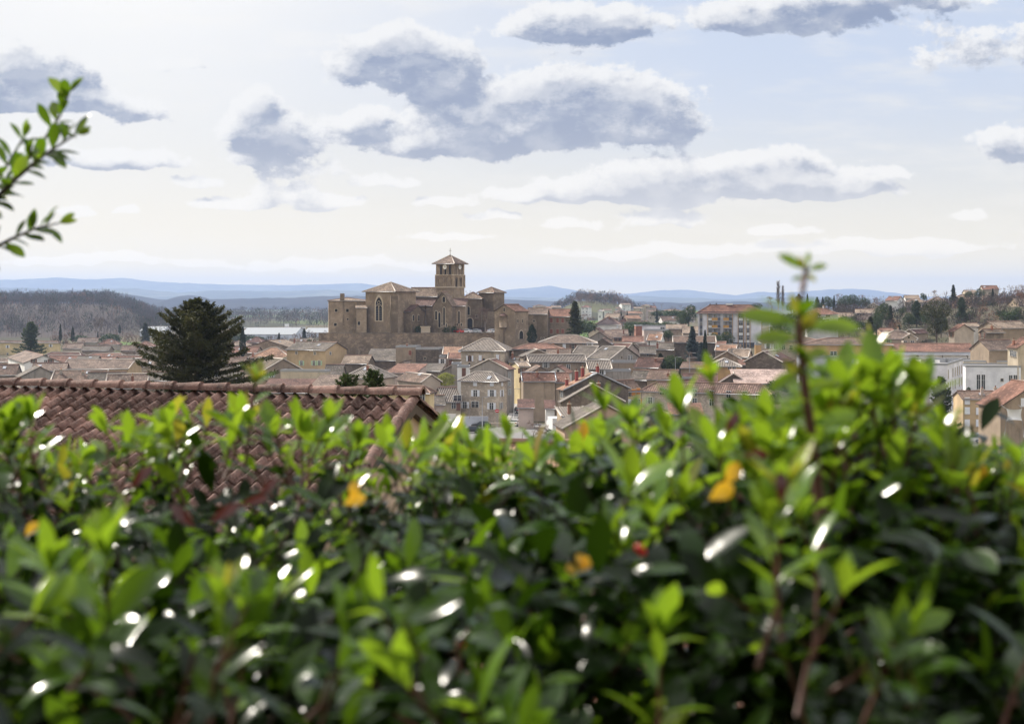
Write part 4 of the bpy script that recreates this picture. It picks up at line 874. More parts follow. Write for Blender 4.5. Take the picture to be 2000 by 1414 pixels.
H('maroon roofed house with white gable edge behind the grey roof', 1184, 1218, 1250, 688, 669, 450, -42, 'gx', r['maroon'], m['pinkw'], 0, ridge='w')
H('pale gabled house with dark roof right of the maroon roof', 1226, 1257, 1275, 682, 663, 462, -25, 'gy', r['brown'], m['beige'], 0, ridge='w')
H('low stone house with dark roof and one window below the pale gable', 1250, 1280, None, 689, 676, 430, -4, 'gx', r['grey'], m['rubble'], [(1265,693,'d')])
H('beige house with deep red roof and short orange chimney', 1240, 1286, 1302, 716, 698, 365, -25, 'gx', r['maroon'], m['beige'], [(1270,722,'b')], ch=((1281,701,.2),), cm=m['brick'], ridge='r')
H('dark roofed barn with sunlit yellow end wall', 1232, 1262, 1276, 740, 722, 330, -22, 'gx', r['grey'], m['dark'], [(1268,746,'d','s')])
H('brown roofed house running down beside the yellow ended barn', 1264, 1318, None, 740, 723, 322, -16, 'gx', r['brown'], m['tan'], 0, ch=((1305,730,.1),))
H('house with orange chimney and grey roof in front of the blue spruce', 1280, 1316, 1334, 682, 669.5, 440, -26, 'gx', r['grey'], m['rubble'], [(1325,685,'d','s')], ch=((1284,670,.2),), cm=m['brick'], ridge='r')
H('small red roofed house tucked behind the pale gable', 1216, 1256, None, 667, 657, 500, -5, 'gx', r['red'], m['tan'], 0)
H('sunlit orange roof with white gable triangle in the middle of town', 1264, 1290, None, 664, 652, 520, -16, 'gx', r['orange'], m['white'], 0, ridge='w')
H('apricot house with wide pinkish roof and black chimney', 1196, 1226, None, 658, 644, 545, -4, 'gx', r['pink'], m['peach'], [(1204,663,'b'),(1209,663,'b'),(1216,663,'b')], ch=((1218,645,.2),), depth=13)
H('pale walled house with pinkish roof left of the apricot house', 1182, 1198, None, 656, 645, 548, -4, 'gx', r['pink'], m['white'], 0, depth=12)
H('house with long grey raking gable beside the dark spruce', 1150, 1190, None, 661, 644, 490, -12, 'gy', r['brown'], m['greyp'], 0)
H('small dark gabled stone house under the grey raking gable', 1160, 1194, None, 672, 660, 455, -10, 'gy', r['brown'], m['rubble'], 0)
H('cream gabled house with one attic window and dark red wing', 1150, 1178, None, 650, 637, 570, -14, 'gy', r['maroon'], m['cream'], [(1162,645,'d')])
H('big white house with dark purple hipped roof', 1163, 1211, None, 633, 618.5, 600, -8, 'hip', r['purple'], m['white'], [(1206,638,'c')], ch=((1190,619,.3),), depth=12)
H('flat grey modern building with parapet walls and vents', 1254, 1300, None, 638, 636, 600, 0, 'flat', r['flat'], m['modern'], [(1294,642,'W')], name='flat_building', cat='building')
H('square red brick block attached to the flat grey building', 1242, 1254, None, 637, 635, 598, 0, 'flat', r['flat'], m['brick'], 0, name='brick_building', cat='building', depth=8)
H('long low pinkish flat building below the flat grey one', 1258, 1306, None, 646, 644, 570, 0, 'flat', r['flat'], m['pinkw'], [(1298,649,'W')], name='flat_building', cat='building')
H('wide tan low pitched roof left of the apartment block', 1302, 1342, None, 642, 634, 610, -5, 'gx', r['tan'], m['tan'], 0, name='barn', cat='building', depth=14)
H('second tan low pitched roof touching the apartment block', 1334, 1366, None, 650, 638, 580, -5, 'gx', r['tan'], m['tan'], 0, name='barn', cat='building', depth=14)
H('long dark stone barn with brown roof behind the blue spruce', 1316, 1397, None, 668, 656.5, 440, -6, 'gx', r['brown'], m['dark'], 0, name='barn', cat='building', depth=10, ridge='w')
H('dull orange little gable between red roofs near the flat buildings', 1282, 1314, None, 660, 651, 540, 12, 'gy', r['orange'], m['tan'], 0)
H('small low red roofed house at the corner of the long dark barn', 1397, 1416, None, 674, 667, 470, -12, 'gx', r['red'], m['pinkw'], 0)
H('salmon pink roofed shed in front of the apartment block', 1398, 1436, None, 684, 673.5, 430, -14, 'gx', r['orange'], m['old'], 0, ridge='w')
H('pale gable with chimney beside the salmon pink roof', 1432, 1458, None, 689, 677, 420, -10, 'gy', r['brown'], m['pinkw'], 0, ch=((1446,675,.2),), cm=m['greyp'])
H('house with scattered white tiles and long gable edge', 1420, 1460, None, 696, 682, 400, -18, 'gx', r['tan'], m['tan'], 0, ridge='w', ch=((1429,681,.2),), cm=m['greyp'])
H('curved stone gable house with pale edge tiles', 1395, 1446, None, 701, 686.5, 385, -10, 'gy', r['grey'], m['stone'], 0, ridge='w')
H('house with fan shaped grey roof and orange ochre wall', 1386, 1446, None, 714, 700, 362, -6, 'hip', r['stripe'], m['orangew'], [(1425,718,'w'),(1434,718,'w')], ridge='w', ch=((1389,695,.1),), cm=m['greyp'])
H('narrow white house with small red canopy roof', 1446, 1456, None, 712, 706, 372, -4, 'shed', r['red'], m['white'], [(1453,719,'b')], depth=5)
H('big brick brown stone gable with slanting brown roof', 1456, 1526, 1550, 706, 686.5, 365, -24, 'gy', r['maroon'], m['rubble'], 0, ridge='w')
H('long windowless dark stone wall building left of the fan shaped roof', 1345, 1392, None, 700, 697, 398, -3, 'flat', r['brown'], m['dark'], 0, depth=8)
H('low shed with brown roof and thin white pole', 1330, 1372, None, 718, 708, 352, -16, 'gx', r['brown'], m['tan'], 0, depth=8, name='shed', cat='shed')
H('sunken maroon roof behind the long beige building', 1335, 1400, None, 745, 730, 328, -8, 'gx', r['maroon'], m['tan'], 0)
H('dark maroon gabled roof behind the yellow hedge shoot', 1404, 1462, None, 748, 720, 322, -8, 'gy', r['maroon'], m['dark'], 0, ridge='w')
H('broad pale salmon flat roof hall', 1436, 1548, None, 748, 725, 318, -4, 'shed', r['salmon'], m['pinkw'], 0, name='hall', cat='building', depth=12, ridge='r')
H('small outhouse with striped tiles below the long beige building', 1254, 1300, None, 807, 795, 270, -6, 'hip', r['stripe'], m['old'], 0, name='outhouse', cat='shed', depth=6)
H('red roofed market shelter in front of the long beige building', 1310, 1372, None, 808, 788, 262, -3, 'shed', r['red'], m['pinkw'], 0, name='shelter', cat='shelter', depth=7)
# right quarter
H('balcony house with brown hipped roof beside the orange cube', 1487, 1600, None, 665, 655, 430, -6, 'hip', r['brown'], m['beige'], [(1500,676,'s'),(1515,677,'s'),(1530,678,'p'),(1545,679,'p'),(1560,680,'p')], depth=13)
H('narrow orange cube tower beside the dark base of the apartment block', 1475, 1487, None, 674, 672, 420, -8, 'flat', r['flat'], m['orangew'], 0, name='orange_annex', cat='building', depth=5)
H('white house with crisp red hipped roof on the slope', 1577, 1637, None, 613, 602, 490, -6, 'hip', r['red'], m['white'], [(1584,617,'p'),(1590,617,'p'),(1615,617,'d'),(1619,617,'d')], ch=((1608,599,.5),), cm=m['white'], base=-8)
H('low tan roofed bungalow right of the white house on the slope', 1643, 1671, None, 618, 611, 560, 5, 'gx', r['tan'], m['tan'], 'w', base=-6)
H('pinkish villa with row of white windows on the slope', 1671, 1708, None, 611, 604, 570, -14, 'gx', r['tan'], m['pinkw'], [(1676,614,'w'),(1681,614,'w'),(1686,614,'w')], base=-8)
H('villa with steep white edged gable behind the pinkish villa', 1690, 1722, None, 602, 592, 640, -18, 'gy', r['tan'], m['beige'], 0, ridge='w')
H('pale gabled villa with red roof on the ridge', 1729, 1752, 1766, 587, 580, 680, -25, 'gx', r['red'], m['white'], [(1758,589,'d','s')], base=-8)
H('whitish villa with tan roof on the skyline', 1769, 1796, None, 583, 577, 720, -8, 'gx', r['tan'], m['white'], 'c', base=-8)
H('beige villa with long tan roof below the skyline villa', 1772, 1812, None, 590, 583, 690, -8, 'hip', r['tan'], m['beige'], 'p', base=-8)
H('villa with wide pinkish roof partly behind bare trees', 1815, 1852, None, 588, 580, 700, -6, 'hip', r['pink'], m['tan'], 0, base=-8)
H('villa with orange tan roof near the top of the wooded hill', 1863, 1912, None, 583, 575, 690, -10, 'hip', r['tan'], m['ochre'], 'w', base=-8)
H('small red roofed villa half hidden on the hill top', 1920, 1950, None, 565, 558, 720, -6, 'gx', r['red'], m['beige'], 0, base=-8)
H('cream roofed villa peeking over the hill trees', 1886, 1908, None, 572, 567, 740, -6, 'gx', r['tan'], m['cream'], 0, base=-8)
H('villa with grey tan roof on the terraced slope', 1893, 1936, None, 603, 594, 600, -10, 'hip', r['tan'], m['pinkw'], 0, base=-8)
H('pink roofed villa low on the bare wooded slope', 1942, 1982, None, 606, 600, 590, -6, 'gx', r['pink'], m['beige'], 0, base=-8)
H('villa with brown roof at the picture edge among red leaved trees', 1990, 2040, None, 594, 583, 560, 10, 'gx', r['tan'], m['tan'], 0, base=-8)
H('beige house with porch gable and pale hipped roof below the hill', 1718, 1790, 1805, 661, 646, 440, -16, 'hip', r['pink'], m['beige'], [(1768,668,'w'),(1780,668,'w'),(1735,668,'g')], ridge='w', ch=((1754,645,.5),), cm=m['pinkw'])
H('small projecting gabled porch wing of beige stone with round window', 1765, 1790, None, 660, 650, 428, -8, 'gy', r['pink'], m['beige'], [(1775,659,'d'),(1768,670,'p'),(1782,670,'p')], ridge='w', depth=5)
H('old gabled house with dark brown roof behind the beige porch house', 1766, 1786, 1812, 650, 634, 470, -32, 'gy', r['maroon'], m['tan'], 0, ridge='w')
H('little red roofed house between dark cedars', 1724, 1750, None, 649, 641, 480, 6, 'gx', r['red'], m['peach'], 0)
H('cream house with red roof and open timber gable', 1864, 1902, 1853, 646, 633.5, 420, 22, 'gy', r['red'], m['beige'], [(1858,654,'b','s'),(1884,672,'d')], ridge='r')
H('white house with pale roof behind the open timber gable', 1885, 1912, None, 637, 632, 440, -8, 'gx', r['tan'], m['white'], 0)
H('tall yellow and brown stone house with curved roof edge', 1926, 1960, 1914, 648, 642, 400, 26, 'gx', r['tan'], m['rubble'], [(1919,655,'b','s')], ch=((1937,636,.3),))
H('long brown barn with sloping tan roof on the right slope', 1948, 2010, None, 640, 628, 430, 22, 'gx', r['tan'], m['tan'], 0, name='barn', cat='building')
H('low house with pink roof below the long brown barn', 1932, 1990, None, 682, 664, 375, 16, 'gx', r['pink'], m['tan'], 0)
H('cream house with tile roof and chimney right of the low pink roof', 1988, 2040, 1968, 678, 660, 350, 22, 'gy', r['red'], m['cream'], [(1976,690,'p','s'),(1982,692,'p','s')], ch=((1980,664,.3),))
H('school wing with orange facade and flat brown roof', 1568, 1742, None, 673, 661, 400, -6, 'hip', r['brown'], m['orangew'], [(1600,692,'W'),(1628,691,'W'),(1660,693,'W'),(1690,694,'W'),(1720,695,'W')], name='school_building', cat='building', depth=16)
H('low white school annex with blue tint below the orange facade', 1566, 1708, None, 701, 697, 370, -5, 'flat', r['flat'], m['bluew'], [(1652,716,'p'),(1690,724,'p')], name='school_annex', cat='building', depth=12)
H('white wedge annex between the orange school and the grey block', 1680, 1706, None, 706, 702, 362, -6, 'flat', r['flat'], m['bright'], [(1690,724,'W')], name='school_annex', cat='building', depth=8)
H('yellow rendered wing behind the bright white block', 1882, 1968, 1976, 708, 705, 375, -14, 'flat', r['flat'], m['yellow'], 0, name='yellow_building', cat='building', depth=14)
H('white blue box on top of the yellow wing', 1925, 1962, 1968, 686, 684, 385, -16, 'flat', r['flat'], m['bluew'], 0, name='roof_pavilion', cat='building', depth=9)
H('bright white modern block with tall narrow windows', 1886, 1994, None, 718, 715, 350, -10, 'flat', r['flat'], m['bright'], [(1911,746,'T'),(1920.5,746,'T'),(1957,742,'d'),(1974,747,'T'),(1983,747,'T')], name='white_block', cat='building', depth=14)
H('tan terraced house with white shutters and brown roof', 1881, 1958, None, 778, 764, 275, -5, 'gx', r['brown'], m['ochre'], [(1935,782,'O'),(1889,783,'c'),(1889,802,'c'),(1911,803,'c'),(1935,804,'c'),(1889,826,'c'),(1911,826,'c'),(1935,827,'c')], ch=((1918,760,.2),(1957,758,.4)), cm=m['pinkw'])
H('tan gabled house with red tile edge at the right border', 1954, 2090, None, 792, 745, 228, 5, 'gy', r['red'], m['tan'], [(1999,786,'c')])
H('low house with red and white striped tile roof behind the hedge', 1640, 1708, None, 788, 765, 300, -4, 'gx', r['stripe'], m['old'], 0, depth=9)
H('pale gabled house mostly hidden behind the hedge shoots', 1560, 1640, None, 775, 752, 300, -8, 'gx', r['pink'], m['beige'], 0)
H('small grey roofed house in the gap behind the hedge', 1655, 1702, None, 752, 738, 335, 6, 'gx', r['tan'], m['dark'], 0)
# far suburb on the plain
far = [(1168,1177,607,604,'white','flat','tiny white cube house at the edge of the green field'),(1180,1195,606,603.5,'white','pink','small white cottage right of the tiny white cube'),
 (1202,1220,603,599.5,'bluew','brown','far house with bluish walls under the wooded knoll'),(1206,1223,609,605,'pinkw','pink','far pink house below the bluish one'),
 (1237,1257,602,599.5,'cream','tan','far long cream bungalow'),(1262,1282,601,597.5,'pinkw','red','far house with pale walls and reddish roof on the plain'),
 (1252,1268,597,594.5,'cream','tan','highest far cream house near the tree line'),(1228,1255,612,608,'pinkw','orange','far villa with orange tinted roof'),
 (1266,1284,609,605.5,'beige','pink','far beige villa behind the tall cypress'),(1297,1333,608,604,'tan','tan','far long tan wall building beyond the cypress'),
 (1180,1207,620,613,'beige','tan','mid distance gabled house above the big white house'),(1225,1252,622,616,'tan','orange','mid distance tan house with orange roof right of two small cypresses'),
 (1210,1229,628,621.5,'old','red','mid distance low red roof below the two small cypresses'),(1294,1328,626,618,'white','brown','mid distance white house with blue doors'),
 (1235,1262,632,627,'pinkw','pink','mid distance pinkish house behind shrubs'),(1046,1066,598,595,'cream','pink','far house on the field above the chapel roofs'),
 (1062,1078,602,599,'white','orange','far white farmhouse under the wooded knoll'),(1078,1096,600,597,'beige','tan','far beige farmhouse next to the white one'),
 (1135,1150,600,596,'white','red','far white villa at the foot of the knoll'),(1215,1232,595,592.5,'white','tan','faint white house just below the dark treeline'),
 (1340,1356,603,600,'pinkw','pink','far pink house behind the tall umbrella tree')]
for i, (a, b, ye, yr, wm_, rm_, lb) in enumerate(far):
    D = {True: 1350, False: 1050}[ye < 604]; D = 800 if ye > 618 else D
    H(lb, a, b, None, ye, yr, D, [-12, 8, -20, 15][i % 4], 'gx' if i % 3 else 'hip', r[rm_], m[wm_], 'd' if i % 2 else 'p', depth=9, group='far suburban houses', base=-14)
# industrial sheds on the plain
H('long blue grey warehouse with white roof', 470, 576, None, 653, 646, 1020, -3, 'gx', plain('sheet_roof_white', (.30,.32,.34)), m['bluew'], 0, name='warehouse', cat='warehouse', depth=45, ov=.2)
H('cream flat warehouse behind the blue grey one', 425, 522, None, 642, 640, 1200, -2, 'flat', r['flat'], m['cream'], 0, name='warehouse', cat='warehouse', depth=40)
H('small white silo tower among the warehouses', 556, 562, None, 633, 632, 1250, 0, 'flat', r['flat'], m['bright'], 0, name='silo_tower', cat='tower', depth=5)
H('low white warehouse beside the silo tower', 562, 590, None, 640, 639, 1240, 0, 'flat', r['flat'], m['bright'], 0, name='warehouse', cat='warehouse', depth=20)
H('bright white roofed warehouse next to the church terrace', 592, 650, None, 650, 643, 1080, -6, 'gx', plain('sheet_roof_white', (.30,.32,.34)), m['bluew'], 0, name='warehouse', cat='warehouse', depth=35, ov=.2)
H('white roofed warehouse behind the left side of the big spruce', 273, 320, None, 647, 641, 1100, 4, 'gx', plain('sheet_roof_white', (.30,.32,.34)), m['bluew'], 0, name='warehouse', cat='warehouse', depth=35, ov=.2)
# gymnasium with numbered doors
gy = H('long white hall with red tile roof and painted door numbers', 1745, 1906, None, 686, 671, 395, -5, 'gx', r['red'], m['bright'], 0, name='numbered_hall', cat='building', depth=16, ov=.8)
gyl = gy
def text_part(par, s, loc, rz, size, mt):
    cu = bpy.data.curves.new('number', 'FONT'); cu.body = s; cu.size = size; cu.extrude = .02; cu.materials.append(mt); cu.align_x = 'CENTER'; cu.align_y = 'CENTER'
    tmp_ = bpy.data.objects.new('tmp', cu); COL.objects.link(tmp_); bpy.context.view_layer.update()
    me = bpy.data.meshes.new_from_object(tmp_.evaluated_get(bpy.context.evaluated_depsgraph_get())); bpy.data.objects.remove(tmp_)
    o = link('number', me, par, loc); o.rotation_euler = (math.pi/2, 0, rz); return o
Pa, Pb, w_, d_, ctr = frame_of(1745, 1906, None, 395, R(-5), 16)
for s_, px, py in (('4', 1792, 695), ('3', 1840, 697), ('2', 1889, 699)):
    k_ = (px-1000)/FP; c, s = math.cos(R(-5)), math.sin(R(-5)); t = (k_*Pa.y-Pa.x)/(c-k_*s); Y = Pa.y+t*s
    text_part(gy, s_, (t-w_/2, -d_/2-.04, CZ-(py-590)/FP*Y-gy.location.z), 0, 1.5, EDGE)
mb = MB(); mb.box(-w_/2, w_/2, -d_/2-.9, -d_/2-.5, gy.location.z*0+CZ-(686-590)/FP*395-gy.location.z-1.1, CZ-(686-590)/FP*395-gy.location.z-.45); mb.obj('fascia', [m['bluew']], gy)
# grey modern block with roof terrace
gb = H('large light grey flat roofed block with window strips on its side', 1739, 1849, 1881, 714, 700, 322, -24, 'flat', r['flat'], m['modern'], [(1797,730,'w'),(1790,750,'w'),(1758,752,'w')], name='grey_block', cat='building')
Pa, Pb, w_, d_, ctr = frame_of(1739, 1849, 1881, 322, R(-24), 9)
hz_ = CZ-(714-590)/FP*322-gb.location.z
for i in range(7):
    for j in range(4):
        if (i*3+j*5) % 7 == 3: continue
        add_win(gb, 't', (w_/2+.004, -d_/2+d_*(i+.6)/7.4, hz_-3.0-2.9*j), math.pi/2)
for x_ in (-.3, .05, .3, .4):
    mb = MB(); mb.box(x_*w_-.9, x_*w_+.9, -1, .6, hz_, hz_+.75); mb.box(x_*w_-.6, x_*w_+.2, -.7, .3, hz_+.75, hz_+1.0); mb.obj('roof_unit', [ZINC], gb)
mb = MB(); mb.box(w_*.05, w_*.2, -d_/2-.25, -d_/2+.9, hz_-9, hz_+1.5); mb.obj('stair_shaft', [plaster('render_shaft', (.47,.42,.41), .1)], gb)
# ------------------------------------------------------------------ apartment block
ab = H('six storey grey apartment block with hipped brown red roof and ochre balconies', 1364, 1487, 1507, 609, 590.5, 548, -11, 'hip', r['red'], m['modern'], 0, name='apartment_block', cat='apartment block', ov=1.0)
Pa, Pb, w_, d_, ctr = frame_of(1364, 1487, 1507, 548, R(-11), 9)
hz_ = CZ-(609-590)/FP*548-ab.location.z
OCH = plain('balcony_ochre', (.50,.26,.05), .6); DGR = plain('facade_dark', (.075,.08,.10), .7)
def fx(px): 
    k_ = (px-1000)/FP; c, s = math.cos(R(-11)), math.sin(R(-11)); return (k_*Pa.y-Pa.x)/(c-k_*s)-w_/2
y0 = -d_/2
for px0, px1 in ((1366.5,1372),(1383,1391),(1391,1407),(1413,1430),(1442,1452),(1458,1464)):
    mb = MB(); mb.box(fx(px0), fx(px1), y0-.12, y0-.004, .5, hz_-.3); mb.obj('window_bay', [DGR if px0 < 1390 or px0 > 1431 else plain('bay_panel', (.30,.29,.32))], ab)
for px in (1382.4, 1430.6, 1441.6, 1452.6, 1457.4, 1465):
    mb = MB(); mb.box(fx(px)-.09, fx(px)+.09, y0-.2, y0-.004, 0, hz_-.3); mb.obj('ochre_strip', [OCH], ab)
for f in range(5):
    z = hz_-2.3-2.82*f
    for px, bigw in ((1369.3, .8), (1387, 1.25), (1397, 1.1), (1418, 1.1), (1426, 1.1), (1447, 1.5), (1461, 1.0)):
        o = link('window', win_mesh(bigw, 1.15 if px not in (1397, 1418, 1426) else 1.9, 'w', 1), ab, (fx(px), y0-.125, z-(.0 if px not in (1397, 1418, 1426) else .75)))
        if px in (1387, 1447, 1461):
            mb = MB(); mb.box(-bigw/2-.05, bigw/2+.05, -.06, 0, -1.15, -.12); mb.obj('spandrel', [WHITE], o)
    for px0, pxm, px1 in ((1391, 1402, 1407), (1413, 1424, 1430)):
        if f == 4: continue
        mb = MB(); a, b_, c_ = fx(px0), fx(pxm), fx(px1)
        mb.box(a, c_, y0-1.5, y0-.12, z-1.25, z-1.1, 2); mb.box(a, b_, y0-1.5, y0-1.42, z-1.1, z-.05, 0); mb.box(b_, c_, y0-1.49, y0-1.41, z-1.1, z-.05, 1); mb.box(a, a+.08, y0-1.42, y0-.12, z-1.1, z-.05, 0); mb.box(c_-.08, c_, y0-1.42, y0-.12, z-1.1, z-.05, 1)
        mb.obj('balcony', [OCH, DGR, WM['modern']], ab)
mb = MB(); mb.box(fx(1430.6)+.2, w_/2+.06, y0-.06, d_/2, -3, hz_-2.82*4+.3-.9); mb.obj('ground_floor', [DGR], ab)
mb = MB(); mb.box(-w_/2-.15, w_/2+.15, y0-.15, d_/2+.15, hz_-.55, hz_-.02); mb.obj('cornice', [DGR], ab)
for yy, mt in ((.15, OCH), (.4, DGR), (.75, DGR)):
    mb = MB(); mb.box(w_/2+.004, w_/2+.12, y0+d_*yy-.4, y0+d_*yy+.4, 0, hz_-.55); mb.obj('side_strip', [mt], ab)
mb = MB(); mb.box(-1.6, 1.0, -1.0, .2, hz_+2.6, hz_+3.15); mb.obj('roof_light', [WHITE], ab)
# skylights: white panes let into some roofs
def skylight(o, x, y, wd=.9, hd=1.3):
    ro = [c_ for c_ in o.children if c_.name.startswith('roof')][0]
    me = ro.data; best = None
    for p in me.polygons:
        if p.material_index == 0 and p.normal.z > .5:
            vs = [me.vertices[i].co for i in p.vertices]
            if min(v.x for v in vs) < x < max(v.x for v in vs) and min(v.y for v in vs) < y < max(v.y for v in vs):
                if best is None or p.normal.y < best[1].y: best = (p.center.copy(), p.normal.copy())
    if not best: return
    c0, nn = best; z = c0.z-((x-c0.x)*nn.x+(y-c0.y)*nn.y)/nn.z
    mb = MB(); mb.box(-wd/2, wd/2, -hd/2, hd/2, 0, .1, 0); mb.box(-wd/2+.07, wd/2-.07, -hd/2+.07, hd/2-.07, .1, .12, 1)
    s_ = mb.obj('skylight', [ZINC, SKYG], ro); s_.location = (x, y, z+.01); s_.rotation_mode = 'QUATERNION'; s_.rotation_quaternion = Vector((0, 0, 1)).rotation_difference(nn)
SKYG = mat('skylight_glass', lambda n: princ(n, (.5,.52,.55), .08, metal=.6, spec=.8))
for o in [o for o in COL.objects if o.get('category') == 'house']:
    rn = random.Random(o['label'])
    if rn.random() < .42: skylight(o, rn.uniform(-3, 3), rn.uniform(-2.5, -1.2))
# ------------------------------------------------------------------ foliage materials
def foliage(name, c, c2, tr=.25, rough=.6):
    def b(n):
        tc_ = n.new('ShaderNodeTexCoord').outputs['Object']; oi = n.new('ShaderNodeObjectInfo').outputs['Random']
        f = n.noise(tc_, 1.1, 4, .7); col = n.mix(n.ramp(f, .35, .7), c, c2)
        col = n.mix(n.m('MULTIPLY', oi, .35), col, sc(c, .8))
        p = n.new('ShaderNodeBsdfPrincipled'); n.l.new(col, p.inputs['Base Color']); p.inputs['Roughness'].default_value = rough; p.inputs['Specular IOR Level'].default_value = .25
        t = n.new('ShaderNodeBsdfTranslucent'); n.l.new(col, t.inputs[0]); mx = n.new('ShaderNodeMixShader'); mx.inputs[0].default_value = tr
        n.l.new(p.outputs[0], mx.inputs[1]); n.l.new(t.outputs[0], mx.inputs[2]); return mx.outputs[0]
    return mat(name, b)
FD = foliage('needles_dark', (.028,.036,.012), (.10,.098,.032)); FG = foliage('needles_green', (.04,.065,.03), (.085,.11,.045)); FB = foliage('needles_blue', (.06,.085,.085), (.11,.14,.135))
FC = foliage('cypress_green', (.018,.03,.014), (.05,.065,.03)); FP_ = foliage('leaves_evergreen', (.035,.06,.02), (.09,.12,.035)); FR = foliage('leaves_dry_red', (.16,.075,.04), (.26,.13,.08))
FY = foliage('leaves_bamboo', (.22,.24,.06), (.36,.36,.10), .4); TW = foliage('bare_twigs', (.13,.10,.085), (.22,.18,.155), 0, .9); TWR = foliage('bare_twigs_reddish', (.17,.11,.085), (.26,.17,.13), 0, .9)
BL = foliage('blossom_white', (.55,.52,.50), (.75,.72,.70), .2); BARK = plain('bark', (.09,.07,.055), .95); BARKP = plain('bark_pale', (.26,.22,.19), .95)
GR = foliage('grass_bright', (.10,.19,.03), (.17,.27,.05), .2)
def sliver(mb, p, d, ln, wd, rn, mi=0):
    d = d.normalized(); a = d.cross(Vector((rn.uniform(-1, 1), rn.uniform(-1, 1), rn.uniform(-1, 1))))
    if a.length < .01: return
    a.normalize(); a *= wd/2; q = p+d*ln; m_ = p+d*ln*.5
    mb.poly([p-a*.3, m_-a, q, m_+a], mi)
def rdir(rn): 
    while 1:
        v_ = Vector((rn.uniform(-1, 1), rn.uniform(-1, 1), rn.uniform(-1, 1)))
        if .05 < v_.length < 1: return v_.normalized()
def conifer(h, prof, nb, cl, droop, seed, mt, rise0=.1, rise1=.6, base=.1, lsz=.3, wsz=.09, leaders=1):
    """whorled branches carrying hanging needle sprays; prof(t) = branch length at relative height t"""
    rn = random.Random(seed); tr = MB(); cr = MB()
    tr.tube([(0, 0, -1), (0, 0, h*.3), (.05*h*.1, 0, h*.7), (0, 0, h*.98)], [h*.028, h*.02, h*.011, h*.002], 8)
    for i in range(nb):
        t = base+(1-base)*((i+rn.random())/nb)**.9; L = prof(t)*rn.uniform(.55, 1.1)*(1+.38*mnoise.noise(Vector((math.cos(i*2.399)*1.6, math.sin(i*2.399)*1.6, t*3+seed)))); a = i*2.399+rn.uniform(-.3, .3)
        el = rise0+(rise1-rise0)*t+rn.uniform(-.12, .12); d = Vector((math.cos(a)*math.cos(el), math.sin(a)*math.cos(el), math.sin(el)))
        pts = []; p = Vector((0, 0, h*t)); n = 7
        for j in range(n+1):
            s = j/n; pts.append(Vector((0, 0, h*t))+d*(L*s)+Vector((0, 0, -droop*L*s*s*.5+ (.18*L*max(0, s-.7)))))
        tr.tube(pts, [h*.006*(1-.8*j/n)+.01 for j in range(n+1)], 4, cap=False)
        side = d.cross(Vector((0, 0, 1))).normalized(); m_ = int(cl*(.35+L/max(.1, prof(.3))))
        for j in range(m_):
            s = rn.random()**.7; k_ = min(n-1, int(s*n)); f = s*n-k_; p = pts[k_].lerp(pts[k_+1], f)
            w_ = L*.30*(1-s*.75)*rn.uniform(-1, 1); p = p+side*w_+d*abs(w_)*.5+Vector((0, 0, -abs(w_)*.15))
            for q_ in range(3):
                dd = d*rn.uniform(.1, 1)+side*(rn.uniform(-.7, .7)+(.5 if w_ > 0 else -.5))+Vector((0, 0, rn.uniform(-.9, .5)-droop*.5))
                sliver(cr, p+rdir(rn)*lsz*.3, dd, lsz*rn.uniform(.6, 1.5), wsz*rn.uniform(.6, 1.4), rn)
    for j in range(int(cl*2.5)):
        t = rn.uniform(.9, 1.0); sliver(cr, Vector((0, 0, h*t)), Vector((rn.uniform(-.6, .6), rn.uniform(-.6, .6), 1)), lsz, wsz, rn)
    return tr.mesh('trunk', [BARK]), cr.mesh('crown', [mt])
def column(h, r_, n, seed, mt, lsz=.35, wsz=.12, tip=.5):
    rn = random.Random(seed); tr = MB(); cr = MB(); tr.tube([(0, 0, -1), (0, 0, h*.2), (0, 0, h*.9)], [h*.02, h*.015, .02], 6)
    for i in range(n):
        t = rn.random(); a = rn.uniform(0, 6.283); rr = r_*(min(1, t*7)**.5)*(1-max(0, t-(1-tip))/tip)**.75*(1+.18*math.sin(a*3+t*17)); q = rr*rn.uniform(.72, 1.05)
        sliver(cr, Vector((q*math.cos(a), q*math.sin(a), .04*h+t*h*.96)), Vector((math.cos(a)*.35, math.sin(a)*.35, 1)), lsz*rn.uniform(.6, 1.4), wsz, rn)
    return tr.mesh('trunk', [BARK]), cr.mesh('crown', [mt])
def lumpy(h, blobs, n, seed, mt, lsz=.4, wsz=.2, trunk=.3, bark=None):
    """broad crown built from leaf tufts spread through several clumps: blobs = (x,y,z,rx,ry,rz)"""
    rn = random.Random(seed); tr = MB(); cr = MB(); tr.tube([(0, 0, -1), (.1, 0, h*.3), (0, .1, h*.7)], [trunk, trunk*.8, trunk*.3], 8)
    for (x, y, z, a, b, c) in blobs:
        tr.tube([(0, 0, h*.25), (x*.5, y*.5, z*.7), (x, y, z)], [trunk*.5, trunk*.3, trunk*.1], 5)
        for i in range(int(n/len(blobs))):
            d = rdir(rn); q = rn.uniform(.55, 1.05)*(1+.22*mnoise.noise(d*2.3+Vector((x, y, z)))); p = Vector((x+d.x*a*q, y+d.y*b*q, z+d.z*c*q))
            sliver(cr, p, d+rdir(rn)*.9, lsz*rn.uniform(.5, 1.4), wsz*rn.uniform(.6, 1.4), rn)
    return tr.mesh('trunk', [bark or BARK]), cr.mesh('crown', [mt])
